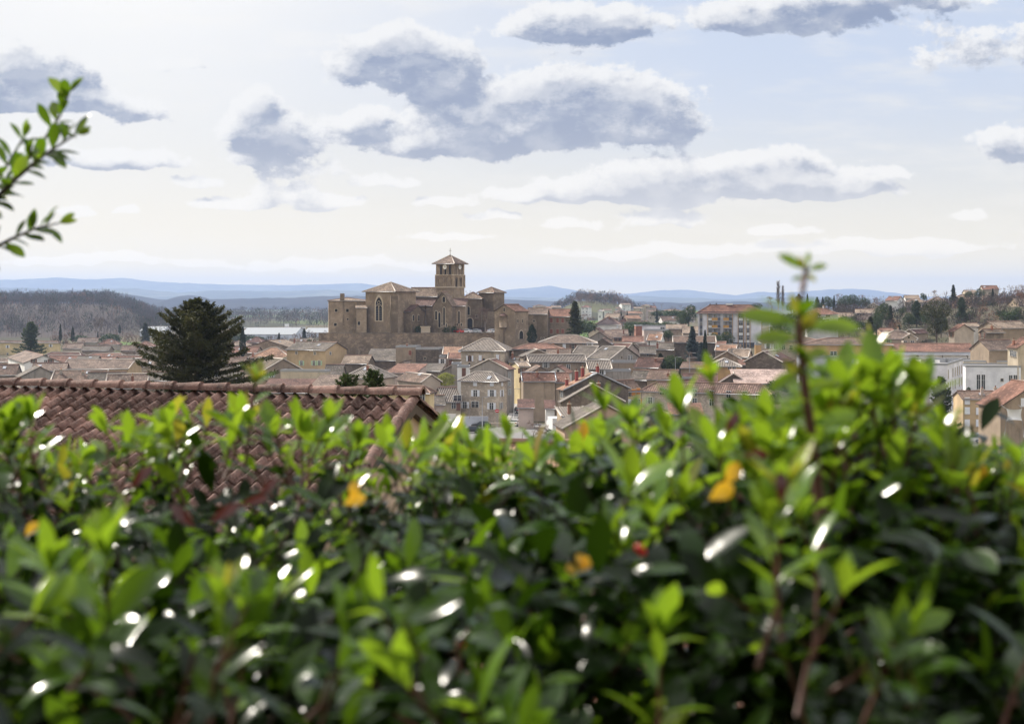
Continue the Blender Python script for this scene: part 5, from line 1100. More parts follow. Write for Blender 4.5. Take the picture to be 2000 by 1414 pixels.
def bare(h, seed, spread=.5, depth=5, mt=None, up=.35, r0=None, minr=.02, bark=None, first=.28):
    rn = random.Random(seed); tr = MB(); cr = MB(); r0 = r0 or h*.022
    def grow(p, d, L, r_, dep):
        pts = [p]; n = 3; q = p.copy(); dd = d.copy()
        for i in range(n):
            dd = (dd+rdir(rn)*.16+Vector((0, 0, up*.2))).normalized(); q = q+dd*L/n; pts.append(q.copy())
        (tr if dep >= depth-1 else cr).tube(pts, [max(minr, r_*(1-.45*i/n)) for i in range(n+1)], 6 if dep >= depth-1 else 3, cap=False)
        if dep == 0: return
        k_ = rn.choice((2, 3, 3)) if dep > 1 else 4
        for i in range(k_):
            j = rn.choice((2, 3, 3)); d2 = (dd+rdir(rn)*spread*1.6).normalized(); d2 = (d2+Vector((0, 0, up))).normalized()
            grow(pts[j], d2, L*rn.uniform(.6, .85), r_*.58, dep-1)
    grow(Vector((0, 0, -.5)), Vector((0, 0, 1)), h*first, r0, depth)
    return tr.mesh('trunk', [bark or BARKP]), cr.mesh('crown', [mt or TW])
def poplar(h, seed):
    rn = random.Random(seed); tr = MB(); cr = MB(); tr.tube([(0, 0, -.5), (0, 0, h*.5), (0, 0, h)], [h*.016, h*.01, .03], 6)
    for i in range(200):
        t = rn.uniform(.12, .95); a = rn.uniform(0, 6.28); L = h*.22*(1-t*.55); p = Vector((0, 0, h*t)); d = Vector((math.cos(a)*.5, math.sin(a)*.5, 1)).normalized()
        cr.tube([p, p+d*L*.5, p+(d+Vector((0, 0, .25))).normalized()*L], [.05, .035, .02], 3, cap=False)
        for k_ in range(3):
            q = p+d*L*rn.uniform(.2, .9); cr.tube([q, q+(d+rdir(rn)*.4).normalized()*L*.4], [.03, .015], 3, cap=False)
    return tr.mesh('trunk', [BARKP]), cr.mesh('crown', [TW])
PROTO = {}
def proto(k_):
    if k_ in PROTO: return PROTO[k_]
    if k_ == 'spruce': v_ = conifer(10, lambda t: 2.6*(1-t)**.75+.15, 90, 34, .5, 3, FD, .05, .5, .06, .42, .13)
    elif k_ == 'cedar': v_ = conifer(10, lambda t: 4.2*(1-t)**.65*(.8+.2*math.sin(t*11))+.3, 95, 40, .15, 4, FG, .05, .5, .05, .42, .13)
    elif k_ == 'blue': v_ = conifer(10, lambda t: 2.9*(1-t)**.85+.15, 100, 40, .35, 5, FB, .05, .5, .04, .42, .16)
    elif k_ == 'cypress': v_ = column(10, 1.0, 2600, 6, FC, .5, .16)
    elif k_ == 'cypress2': v_ = column(10, .8, 2200, 8, FC, .5, .16, .8)
    elif k_ == 'round': v_ = lumpy(8, [(0,0,5,2.6,2.6,2.2),(1.4,.5,4,1.8,1.8,1.6),(-1.5,-.4,4.2,1.9,1.9,1.8),(.2,1,6.2,1.6,1.6,1.4),(-.6,-1.2,3.2,1.8,1.8,1.5)], 2800, 7, FP_)
    elif k_ == 'umbrella': v_ = lumpy(10, [(0,0,8,3.6,3.6,1.5),(2.4,.4,7.2,2.0,2.0,1.2),(-2.4,-.3,7.1,2.1,2.1,1.2),(.3,1.5,6.2,2.4,2.2,1.2),(-1,-1.2,5.2,2.0,2.0,1.3),(1.5,-1,4.0,1.8,1.8,1.3),(-.6,.6,3,1.9,1.9,1.2)], 4200, 9, FD)
    elif k_ == 'bush': v_ = lumpy(2, [(0,0,1,1.3,1.3,.9),(.8,.2,.8,.9,.9,.7),(-.8,-.2,.9,1,1,.8)], 1400, 10, FP_, .3, .15, .08)
    elif k_ == 'bamboo': v_ = column(4, 1.6, 1500, 12, FY, .6, .12, .25)
    elif k_ == 'blossom': v_ = lumpy(6, [(0,0,3.4,2.6,2.6,2.2),(1.2,0,3,1.6,1.6,1.6),(-1.2,0,3.2,1.6,1.6,1.7)], 1500, 13, BL, .35, .2, .15)
    elif k_ == 'bare': v_ = bare(9, 14, .5, 5)
    elif k_ == 'bare2': v_ = bare(9, 24, .62, 5, TWR, .22)
    elif k_ == 'bigbare': v_ = bare(14, 31, .42, 6, TW, .45, minr=.03)
    elif k_ == 'redbare':
        t_, c_ = bare(9, 34, .6, 5, TWR, .25); 
        x_ = lumpy(8, [(0,0,5,2.6,2.6,2.6),(1.6,.4,4,1.8,1.8,1.8),(-1.6,-.4,4.2,1.8,1.8,1.8)], 1500, 17, FR, .32, .14); v_ = (t_, c_, x_[1])
    elif k_ == 'poplar': v_ = poplar(16, 15)
    elif k_ == 'shrub': v_ = bare(3.2, 44, .8, 5, TWR, .1, r0=.06, minr=.012, first=.2)
    PROTO[k_] = v_; return v_
HT = dict(spruce=10.3, cedar=10.3, blue=10.3, cypress=10.3, cypress2=10.3, round=8, umbrella=9.6, bush=2.0, bamboo=4.3, blossom=5.8, bare=9.5, bare2=8.5, bigbare=17, redbare=8.5, poplar=17, shrub=3.0)
NMT = dict(spruce='spruce_tree', cedar='cedar_tree', blue='blue_spruce', cypress='cypress_tree', cypress2='cypress_tree', round='evergreen_tree', umbrella='umbrella_pine', bush='evergreen_bush', bamboo='bamboo_clump', blossom='blossoming_tree',
           bare='bare_tree', bare2='bare_tree', bigbare='bare_tree', redbare='russet_tree', poplar='poplar_tree', shrub='bare_shrub')
RT = random.Random(99)
def T(kind, px, ytop, ybase, D, label, wide=1.0, group=None):
    top = at(px, ytop, D); z0 = CZ-(ybase-590)/FP*D; s = (top.z-z0)/HT[kind]
    o = thing(NMT[kind], label, 'bush' if kind in ('bush', 'shrub', 'bamboo') else 'tree', (top.x, D, z0), RT.uniform(0, 6.28), group); o.scale = (s*wide, s*wide, s)
    for nm, me in zip(('trunk', 'crown', 'dry_leaves'), proto(kind)): link(nm, me, o)
    return o
# the big dark spruce behind the roof
o = thing('spruce_tree', 'huge dark ragged spruce rising behind the ridge of the near tiled roof', 'tree', (at(385, 800, 118).x, 118, at(385, 800, 118).z))
def bigprof(t): return interp([(0, 4.6), (.2, 4.7), (.45, 4.3), (.68, 3.2), (.85, 1.7), (1, .25)], t)
for nm, me in zip(('trunk', 'crown'), conifer(8.8, lambda t: bigprof(t)*1.16, 135, 165, .26, 23, FD, .0, 1.0, .02, .27, .08)): link(nm, me, o)
# young conifers just behind the roof ridge
for px, yt, lb in ((677, 736, 'small young conifer top left of its pair behind the near roof ridge'), (728, 727, 'larger young conifer top right of the pair behind the near roof ridge')):
    q_ = thing('young_conifer', lb, 'tree', (at(px, 800, 42).x, 42, at(px, 800, 42).z), RT.uniform(0, 6)); h_ = at(px, yt, 42).z-at(px, 800, 42).z
    for nm, me in zip(('trunk', 'crown'), conifer(h_, lambda t: .62*(1-t)**.6+.05, 46, 30, .05, px, FP_, .2, .9, .05, .085, .03)): link(nm, me, q_)
T('cedar', 60, 628, 700, 560, 'grey green cedar with layered open branches in front of the yellow apartments', 1.15)
T('cypress2', 118, 633, 668, 800, 'slim dark cypress left of the two beyond the apartments')
T('cypress', 142, 638, 668, 800, 'short broad dark cypress right of the slim one')
T('cypress2', 191, 648, 672, 850, 'tiny dark cypress beside the white blossoming tree')
T('cypress', 234, 634, 652, 1000, 'far small dark evergreen at the foot of the wood', 1.3)
T('spruce', 284, 629, 668, 800, 'grey green fir half hidden by the big spruce on its left', 1.4)
T('blossom', 202, 655, 668, 900, 'small tree covered in white blossom beyond the red roofs', 1.2)
T('bigbare', 190, 600, 664, 900, 'tall fan shaped bare tree standing before the brown wood', 1.1)
T('bush', 155, 655, 668, 850, 'dark evergreen bush under the tall fan shaped bare tree', 1.5)
T('bush', 215, 652, 670, 820, 'dark bush right of the blossoming tree', 1.3)
for i, (px, yt, yb, D, kd) in enumerate([(140,660,682,700,'bare2'),(165,660,680,720,'bare2'),(225,655,676,760,'bare'),(248,652,678,740,'bare2'),(262,650,680,760,'bare2'),(278,655,682,700,'bare'),(205,660,680,700,'bare2'),(128,662,684,650,'bare2')]):
    T(kd, px, yt, yb, D, 'leafless garden tree ' + ['beside the yellow apartments','behind the far pink bungalow','right of the white blossoming tree','above the cream house with the red roof','with reddish twigs left of the big spruce','touching the left edge of the big spruce','just below the white blossoming tree','closest to the corner of the yellow apartments'][i], 1.5, group='leafless garden trees left of the spruce')
T('cypress', 474, 638, 700, 520, 'tall dark clipped cypress right of the big spruce', .9)
for px, yt, yb, D, kd, lb in ((545,650,668,700,'spruce','small fir in front of the blue grey warehouse'),(594,641,668,800,'spruce','taller fir between the warehouse and the church terrace'),(614,646,668,800,'bare2','leafless tree beside the church terrace wall'),(578,652,668,780,'bare2','leafless tree left of the taller fir'),
    (490,655,668,760,'bush','dark bush in front of the far dusky red roof'),(505,657,669,750,'bush','second dark bush before the dusky red roof'),(604,663,670,600,'bush','bright green bush above the tall ochre house'),(466,650,668,900,'bush','bush by the end of the blue warehouse')):
    T(kd, px, yt, yb, D, lb, 1.2)
T('bare2', 948, 590, 650, 485, 'leafless reddish tree in front of the square tower on the terrace', 1.5)
T('bare', 917, 556, 600, 520, 'pale leafless tree rising behind the bell tower', 1.1)
T('cypress', 1039, 634, 672, 445, 'dark round topped evergreen at the foot of the long stone range', 2.2)
T('bush', 879, 636, 652, 477, 'dark rounded bush left of the parked cars', 1.0)
T('bush', 820, 636, 650, 477, 'dark bush left of the crucifix pedestal', .8)
T('spruce', 1123, 587, 665, 440, 'tall dark spruce with drooping branches beside the orange roofed long house', 1.05)
T('bamboo', 871, 729, 755, 330, 'yellow green bamboo clump between the grey shed and the corner house', 1.5)
T('bare', 917, 775, 815, 300, 'small pollarded bare tree in front of the corner house', .8)
T('bare', 850, 785, 815, 300, 'small bare street tree near the white van', .8)
T('shrub', 1043, 786, 850, 200, 'dense leafless shrub in front of the pale shed', 1.3)
T('shrub', 1068, 800, 850, 190, 'leafless shrub near the white lorry', 1.1)
T('shrub', 1020, 808, 850, 195, 'low leafless shrub beside the road', 1.0)
T('blue', 1352, 637, 700, 400, 'dense blue grey spruce in front of the long dark barn', 1.0)
T('blue', 1370, 668, 706, 396, 'lower blue grey spruce leaning against the taller one', 1.2)
T('cypress2', 1377, 645, 700, 392, 'narrow dark cypress right of the blue grey spruce')
T('bare2', 1345, 682, 715, 385, 'leafless tree in front of the blue grey spruce', 1.3)
T('cypress', 1231, 650, 674, 540, 'dark leaning cypress beside the apricot house', 1.3)
T('cypress2', 1268, 666, 680, 500, 'very small dark cypress next to the red roof', 1.3)
T('cypress2', 1283, 603, 632, 800, 'tall lone brown green cypress in the far suburb')
T('round', 1345, 594, 642, 640, 'tall dark broad tree left of the apartment block', .9)
T('round', 1334, 606, 642, 660, 'lower dark tree beside the tall broad one', 1.2)
T('umbrella', 1478, 592, 612, 620, 'round topped umbrella pine behind the apartment roof', 1.2)
T('poplar', 1520, 546, 604, 640, 'tall bare poplar left of its pair on the skyline', 1.1)
T('poplar', 1529, 556, 606, 640, 'shorter bare poplar right of the pair on the skyline', 1.0)
T('bare2', 1507, 574, 606, 620, 'reddish bare tree at the foot of the poplars', 1.4)
T('round', 1525, 622, 668, 500, 'large dark tree beside the apartment block', 1.25)
T('round', 1418, 646, 680, 520, 'dark green tree against the lower balconies', 1.3)
T('round', 1398, 650, 676, 530, 'second dark green tree at the foot of the apartment block', 1.2)
T('bush', 1383, 655, 672, 540, 'bush left of the apartment block entrance', 1.6)
T('round', 1305, 644, 664, 540, 'green tree above the blue spruce and barn', 1.5)
T('bare2', 1322, 642, 664, 545, 'leafless tree between the flat buildings and the barn', 1.5)
T('cypress', 1290, 690, 718, 372, 'dark hedge column behind the orange chimney house', 2.4)
T('bush', 1312, 694, 720, 370, 'dark green bush beside the red roofed beige house', 1.0)
T('bush', 1300, 701, 722, 368, 'second dark green bush at the beige house corner', 1.2)
T('bush', 1325, 700, 722, 371, 'dark bush right of the pair by the beige house', 1.0)
T('shrub', 1498, 728, 752, 300, 'leafless round shrub in front of the salmon flat roof', 1.2)
T('bush', 1520, 742, 762, 290, 'grey green bush right of the leafless round shrub', 1.2)
T('bush', 1540, 748, 766, 285, 'grey green bush at the end of the long beige building', 1.3)
T('bush', 1515, 768, 790, 270, 'small evergreen bush at the gable of the long beige building', .7)
T('cedar', 1838, 735, 860, 215, 'thin open cedar in front of the light grey block', .8)
T('bush', 1892, 756, 768, 330, 'dark potted bush at the foot of the white block', .5)
T('cypress2', 1213, 606, 618, 900, 'left one of two tiny cypresses in the far suburb', 1.4)
T('cypress2', 1225, 607, 619, 900, 'right one of two tiny cypresses in the far suburb', 1.4)
T('cypress2', 1205, 620, 630, 700, 'tiny cypress above the big white house', 1.3)
for i, (px, yt, yb, D, wd) in enumerate([(1240,628,640,700,2.5),(1262,628,641,690,2.2),(1302,629,644,640,2.4),(1278,632,643,650,2.0),(1236,634,650,620,2.0),(1290,606,618,900,2),(1318,606,620,850,2.0)]):
    T('bush', px, yt, yb, D, 'green suburban bush ' + ['left of the lone tall cypress','under the lone tall cypress','in front of the white house with blue doors','beside the flat modern building','behind the apricot house roof','near the far tan wall building','far right near the tan wall building'][i], wd, group='green bushes in the far suburb')
for i, (px, yt, yb, D, kd) in enumerate([(1143,608,640,700,'bare2'),(1155,614,645,650,'bare2'),(1140,625,650,600,'bush'),(1250,604,622,900,'bare2'),(1272,610,630,800,'bare2'),(1315,596,616,950,'bare'),(1256,594,604,1300,'bare2'),(1275,590,602,1300,'bare2'),(1293,588,603,1300,'bare'),(1330,592,604,1200,'bare'),(1238,640,655,580,'bare2')]):
    T(kd, px, yt, yb, D, ['reddish bare tree right of the dark spruce','second reddish bare tree right of the dark spruce','dark bush right of the dark spruce','bare tree in the middle of the far suburb','bare tree left of the far tan wall','grey bare tree behind the far tan wall','first bare tree of the far treeline','second bare tree of the far treeline','third and broadest bare tree of the far treeline','last bare tree of the far treeline near the umbrella tree','bare tree beside the leaning cypress'][i], 1.6, group='bare trees of the far suburb')
# right hill
hill = [('cypress2',1577,574,602,700,1.2,'cypress at the left end of the ridge wood'),('spruce',1596,580,604,720,1.4,'fir next to the end cypress of the ridge wood'),('cypress',1607,580,604,720,1.1,'stout cypress in the ridge wood'),('round',1618,578,606,740,1.0,'rounded evergreen in the ridge wood'),
 ('cypress2',1629,578,604,720,1.2,'slim cypress in the middle of the ridge wood'),('bare2',1640,568,604,740,1.2,'reddish bare tree in the ridge wood'),('round',1650,576,606,720,1.2,'broad evergreen in the middle of the ridge wood'),('bare',1658,567,604,730,1.2,'tallest bare tree of the ridge wood'),
 ('round',1668,574,606,715,1.1,'dark evergreen right of the tallest bare tree'),('bare2',1680,570,606,730,1.2,'bare tree over the pinkish villa'),('round',1690,580,606,710,1.0,'green tree over the pinkish villa'),('bare',1700,572,606,720,1.2,'grey bare tree at the right end of the ridge wood'),('bare2',1708,576,608,700,1.1,'last reddish bare tree of the ridge wood'),
 ('round',1602,590,608,650,1.4,'low dark tree behind the white house on the slope'),('bare2',1585,585,606,660,1.3,'bare tree behind the roof of the white house on the slope'),
 ('spruce',1594,613,634,485,1.3,'small dark fir against the wall of the white house'),('spruce',1700,618,652,470,1.6,'dark cedar like fir below the pinkish villa'),('round',1722,590,640,500,.85,'tall very dark evergreen right of the pinkish villa'),('round',1712,610,655,480,.9,'dark evergreen in front of the tall one'),('spruce',1739,596,636,520,1.0,'slender dark fir beside the tall evergreen'),
 ('redbare',1748,620,652,500,1.1,'brownish tree above the old brown gable'),('round',1763,599,617,560,1.2,'light green tree below the ridge villa'),('cedar',1790,587,636,520,1.0,'spreading dark cedar left of the umbrella pine'),('round',1775,610,640,500,1.0,'green tree under the spreading cedar'),
 ('umbrella',1829,585,672,420,.72,'big dark umbrella pine with dense top'),('round',1838,610,655,425,.8,'dark lower crown right of the umbrella pine'),('cedar',1878,580,632,520,.9,'grey green pine right of the umbrella pine'),('round',1895,606,632,520,1.1,'green tree below the orange tan roof villa'),
 ('cypress2',1939,564,604,600,1.1,'tall black cypress on the right hill'),('spruce',1862,556,592,640,1.0,'feathery fir on the skyline'),('bare2',1822,562,592,680,1.3,'dark reddish bare tree on the skyline left of the feathery fir'),('bare',1848,560,590,690,1.1,'pale bare tree on the skyline beside the feathery fir'),
 ('round',1804,572,590,680,1.0,'green tree left of the skyline bare tree'),('round',1892,568,586,680,1.2,'light green tree behind the ridge villas'),('round',1914,563,584,680,1.2,'evergreen above the orange tan villa'),('bare',1952,548,586,690,1.3,'big bare tree on the hill top'),('bare',1976,546,584,690,1.3,'second big bare tree on the hill top'),('bare2',1994,550,590,660,1.3,'bare tree at the top right corner of the hill'),
 ('redbare',1965,568,606,600,1.2,'largest russet leaved tree on the hill'),('redbare',1990,560,600,600,1.3,'russet tree at the right picture border'),('redbare',1948,580,606,600,1.2,'russet tree right of the black cypress'),('redbare',1920,590,625,560,1.1,'russet tree below the villas'),('bare2',1910,606,640,500,1.3,'reddish bare tree above the yellow stone house'),('bare2',1928,606,640,500,1.3,'second reddish bare tree above the yellow stone house'),
 ('bare2',1945,612,640,480,1.2,'reddish bare tree above the brown barn'),('bush',1925,588,600,600,1.5,'green bush on the terraced slope'),('bush',1960,606,618,520,2.0,'green bush row end above the barn'),('round',1985,600,628,500,1.1,'dark evergreen above the right end of the barn'),('bush',1975,610,626,500,1.6,'low bush above the barn roof'),
 ('round',1808,606,640,500,1.0,'green tree between cedar and umbrella pine'),('spruce',1756,634,662,450,1.0,'small dark fir behind the beige porch house'),('bush',1700,652,668,440,2.0,'dark hedge left of the beige porch house'),('bush',1650,618,632,520,2.0,'green shrub right of the white house wall'),('bush',1560,610,640,470,2.6,'dark bush mass left of the white house on the slope'),
 ('round',1668,614,634,530,.8,'green garden tree in front of the pinkish villa'),('bush',1672,628,640,480,2.5,'green slope bush under the pinkish villa'),('cedar',1560,574,606,600,1.0,'conifer right of the bare poplars'),('round',1545,588,612,600,1.0,'evergreen between poplars and the tall shoot')]
for (kd, px, yt, yb, D, wd, lb) in hill: T(kd, px, yt, yb, D, lb, wd, group='trees on the right hill')
# small tree tops behind the apartment roof
T('spruce', 1387, 593, 612, 620, 'left fir tip behind the apartment roof'); T('spruce', 1399, 592, 612, 620, 'right fir tip behind the apartment roof')
for i, (px, yt) in enumerate([(22,578),(48,584),(72,588),(98,581),(124,586),(152,590),(176,583),(206,592)]):
    T('bare', px, yt, 604, 1560, 'bare tree on the crest of the far wood, ' + ['at the left border','second from the left border','third from the left border','above the pale cedar','right of the pale cedar','above the two dark cypresses','above the tall fan shaped bare tree','at the right end of the crest'][i], 1.3, group='bare trees on the wood crest')
# ------------------------------------------------------------------ woods (uncountable far trees)
TWD = foliage('wood_twigs', (.075,.058,.055), (.13,.105,.097), 0, .9)
def wood(spots, mt, seed, hh, name='woods', wscale=1.0):
    rn = random.Random(seed); mb = MB()
    for (x, y, z) in spots:
        h_ = hh*rn.uniform(.5, 1.5); rr = h_*.36; mi = 1 if rn.random() < .14 else (2 if rn.random() < .05 else 0); wv_ = .16*(y/1500)*wscale
        mb.poly([(x-wv_, y, z-2), (x+wv_, y, z-2), (x+.05, y, z+h_*.8)], 0)
        for i in range(58):
            d = rdir(rn); p = Vector((x+d.x*rr*.8, y+d.y*rr*.8, z+h_*.62+d.z*h_*.38)); dd = Vector((d.x*.6, d.y*.4, .8+d.z*.5))
            sliver(mb, p, dd, h_*rn.uniform(.12, .28), wv_*rn.uniform(1.6, 3.6) if mi == 1 else wv_*rn.uniform(.9, 2.2), rn, mi)
    tag(mb.obj(name, [mt, FC, FR]), kind='stuff')
rn = random.Random(5); sp = []
for i in range(1700):
    y = rn.uniform(1080, 2250); px = rn.uniform(-120, 300+40*rn.random()); x = (px-1000)/FP*y; sp.append((x, y, G(x, y)))
wood(sp, TWD, 1, 11)
sp = []
for i in range(1000):
    y = rn.uniform(1400, 2700); px = rn.uniform(240, 1010); x = (px-1000)/FP*y; sp.append((x, y, G(x, y)))
wood(sp, TWD, 2, 12)
sp = []
for i in range(520):
    y = rn.uniform(1450, 2000); px = rn.choice((rn.gauss(1138, 34), rn.gauss(1200, 32), rn.uniform(1040, 1400))); x = (px-1000)/FP*y; sp.append((x, y, G(x, y)))
wood(sp[:300], TWD, 3, 7); wood(sp[300:], TWR, 8, 8)
sp = []
for i in range(420):
    y = rn.uniform(760, 1200); px = rn.uniform(1560, 2120); x = (px-1000)/FP*y; sp.append((x, y, G(x, y)))
wood(sp, TWR, 4, 6)
sp = []
for i in range(1500):
    y = rn.uniform(440, 770); px = rn.uniform(1630, 2150); x = (px-1000)/FP*y
    if mnoise.noise(Vector((x*.02, y*.02, 3))) > -.12: sp.append((x, y, G(x, y)))
wood(sp, TWD, 6, 3.4, 'undergrowth', 1.5)
sp = []
for i in range(600):
    y = rn.uniform(34, 255); px = rn.uniform(-300, 2300); x = (px-1000)/FP*y; sp.append((x, y, G(x, y)))
wood(sp, FP_, 9, 1.5, 'undergrowth', 5)
sp = []
for i in range(900):
    y = rn.uniform(620, 1100); px = rn.choice((rn.uniform(100, 640), rn.uniform(1130, 1400))); x = (px-1000)/FP*y
    if mnoise.noise(Vector((x*.012, y*.012, 9))) > -.05: sp.append((x, y, G(x, y)))
wood(sp, TWR, 7, 3.6, 'undergrowth', 1.4)
# ------------------------------------------------------------------ near roofs with real curved tiles
def tile_mat(name, c, c2, pale):
    def b(n):
        tc_ = n.new('ShaderNodeTexCoord').outputs['Object']; uv = n.new('ShaderNodeUVMap').outputs[0]
        wn = n.new('ShaderNodeTexWhiteNoise', noise_dimensions='2D'); n.l.new(n.v('FLOOR', uv), wn.inputs[0])
        s = n.new('ShaderNodeSeparateXYZ'); n.l.new(uv, s.inputs[0])
        big = n.noise(tc_, 1.6, 5, .65); fine = n.noise(tc_, 22, 5, .7)
        col = n.mix(wn.outputs[0], c, c2); col = n.mix(n.m('MULTIPLY', n.m('GREATER_THAN', wn.outputs[0], .86), .6), col, sc(c2, 1.45)); col = n.mix(n.m('MULTIPLY', n.ramp(big, .42, .66), .8), col, sc(c, .35))
        col = n.mix(n.m('MULTIPLY', n.ramp(fine, .52, .72), .6), col, pale)
        sp_ = n.ramp(n.noise(tc_, 60, 2), .68, .74); col = n.mix(n.m('MULTIPLY', sp_, .8), col, (.62,.58,.52))
        dirt = n.ramp(n.noise(tc_, 7, 4, .7), .45, .7); col = n.mix(n.m('MULTIPLY', dirt, .6), col, (.035,.028,.025))
        return princ(n, col, .85, n.m('ADD', fine, n.m('MULTIPLY', dirt, .4)), .5, .012, spec=.25)
    return mat(name, b)
TM = tile_mat('clay_tiles', (.15,.085,.07), (.31,.19,.155), (.46,.37,.32)); TM2 = tile_mat('clay_tiles_warm', (.34,.16,.11), (.44,.24,.17), (.50,.38,.31))
def tiled_slope(name, parent, P0, u, s, dz, L, rows, per, ex, mt):
    """P0 top corner, u along the ridge, s downhill (both horizontal unit vectors), dz drop per metre"""
    mb = MB(); up = Vector((0, 0, 1)); nc = int(L/per); K = 10; sl = (s-up*dz)
    nrm = u.cross(sl).normalized(); nrm = nrm if nrm.z > 0 else -nrm; rn = random.Random(3)
    prof = []
    for i in range(K+1):
        t = i/K; z = .058*math.sin(math.pi*t/.56) if t < .56 else -.022*math.sin(math.pi*(t-.56)/.44)
        prof.append((t, max(z, -.03)))
    for r_ in range(rows):
        for c_ in range(nc):
            j = rn.uniform(-.014, .014); lift = rn.uniform(0, .012)+.03*mnoise.noise(Vector((c_*.13, r_*.17, 2))); ju = rn.uniform(-.03, .03); i0 = len(mb.v)
            for (dd, hz_) in ((r_*ex-.05, .004), ((r_+1)*ex+j, .034), ((r_+1)*ex+j+.002, .010)):
                for (t, z) in prof:
                    fl = 1.0+.10*(dd-r_*ex)/ex
                    p = P0+u*((c_+ju+.28+(t-.28)*(fl if t < .56 else 1))*per)+sl*dd+nrm*(z+hz_+lift); mb.v.append(tuple(p))
            for b_ in range(2):
                for i in range(K):
                    a = i0+b_*(K+1)+i; mb.f.append((a, a+K+1, a+K+2, a+1)); mb.mi.append(0); mb.sm.append(b_ == 0); mb.uv[len(mb.f)-1] = [(c_+.5, r_+.5)]*4
    i0 = len(mb.v); a = P0-nrm*.03; b = P0+u*L-nrm*.03
    mb.poly([a, b, b+sl*rows*ex, a+sl*rows*ex], 0, [(.5, .5)]*4)
    return mb.obj(name, [mt], parent)
def half_tiles(name, parent, A, B, n, r0, r1, mt, up=Vector((0, 0, 1)), lift=.02):
    mb = MB(); A, B = Vector(A), Vector(B); d = (B-A).normalized(); sd_ = d.cross(up).normalized(); upn = sd_.cross(d); L = (B-A).length/n; rn = random.Random(8)
    for i in range(n):
        i0 = len(mb.v); K = 9; jit = rn.uniform(-.008, .008)
        for (q, rr, hh_) in ((-.06, r0, 0), (L*.4, (r0+r1)/2, .006), (L*.96, r1+.006, .012), (L, r1+.008, .013), (L, r1-.012, .0)):
            for k_ in range(K+1):
                a = math.pi*k_/K; p = A+d*(i*L+q)+sd_*(rr*math.cos(a)+jit)+upn*(rr*.92*math.sin(a)+hh_+lift); mb.v.append(tuple(p))
        for b_ in range(4):
            for k_ in range(K):
                a = i0+b_*(K+1)+k_; mb.f.append((a, a+1, a+K+2, a+K+1)); mb.mi.append(0); mb.sm.append(b_ < 3); mb.uv[len(mb.f)-1] = [(i+.5, 77.5)]*4
    return mb.obj(name, [mt], parent)
nh = thing('near_house', 'house just below the hedge with weathered brown curved tile roof', 'house', (0, 0, 0))
A0 = at(812, 775, 21.3); u = Vector((-.98, .20, .011)).normalized(); s = Vector((-.20, -.98, 0)).normalized(); L = 11.4
P0 = A0+Vector((0, 0, -.06)); rf = tiled_slope('roof', nh, P0+s*.02, u, s, .30, L, 20, .205, .385, TM)
half_tiles('ridge_tiles', rf, A0+u*L+Vector((0, 0, .0)), A0-u*.12, 26, .105, .125, TM)
half_tiles('verge_tiles', rf, A0+s*7.6+Vector((0, 0, -7.6*.30))+u*.02+Vector((0, 0, -.05)), A0+s*.05+u*.02+Vector((0, 0, -.08)), 19, .095, .078, TM)
bs = -s; bk = tiled_slope('back_roof', nh, P0+bs*.02, u, bs, .30, L, 9, .205, .385, TM)
half_tiles('verge_tiles', bk, A0+bs*3.4+Vector((0, 0, -3.4*.30-.05))+u*.02, A0+bs*.05+u*.02+Vector((0, 0, -.08)), 9, .095, .078, TM)
mb = MB(); W0 = P0+u*.12; up = Vector((0, 0, 1)); wl_ = []
for q in (s*7.3, -s*3.3): wl_.append(W0+q-up*(.30*q.length+.07))
pk = W0-up*.07; lowz = -7
for base_ in (0, L-.3):
    o_ = u*base_; mb.poly([wl_[0]+o_, wl_[0]+o_+up*lowz, wl_[1]+o_+up*lowz, wl_[1]+o_, pk+o_])
mb.poly([wl_[0], wl_[0]+u*(L-.3), wl_[0]+u*(L-.3)+up*lowz, wl_[0]+up*lowz]); mb.poly([wl_[1], wl_[1]+up*lowz, wl_[1]+u*(L-.3)+up*lowz, wl_[1]+u*(L-.3)])
mb.obj('wall', [plaster('near_wall_tan', (.52,.40,.30), .2)], nh)
mb = MB()
for k_ in range(2):
    q = [s*7.5, -s*3.4][k_]; a_ = P0-up*.05; b_ = P0+q-up*(.30*q.length+.05); mb.poly([a_-u*.0, b_-u*.0, b_-up*.14, a_-up*.14]); mb.poly([a_-up*.14, b_-up*.14, b_-up*.14+u*.14, a_-up*.14+u*.14])
mb.obj('fascia', [EDGE], nh)
# roof seen through the hedge, lower down
lh = thing('lower_house', 'house with warm terracotta curved tiles glimpsed through the hedge', 'house', (0, 0, 0))
B0 = Vector((-1.2, 16.5, CZ-3.7)); u2 = Vector((1, .05, 0)).normalized(); s2 = Vector((.05, -1, 0)).normalized()
rf2 = tiled_slope('roof', lh, B0, u2, s2, .34, 8.5, 14, .22, .39, TM2)
half_tiles('ridge_tiles', rf2, B0+u2*8.6, B0-u2*.1, 19, .11, .13, TM2)
mb = MB(); mb.box(-1.0, 7.1, 11.4, 16.4, 17, CZ-5.5); mb.obj('wall', [WM['cream']], lh)
H('small house with red striped tiles glimpsed above the middle of the hedge', 968, 1165, None, 940, 866, 62, -8, 'gx', r['terra'] if False else r['orange'], m['cream'], 0, depth=6)
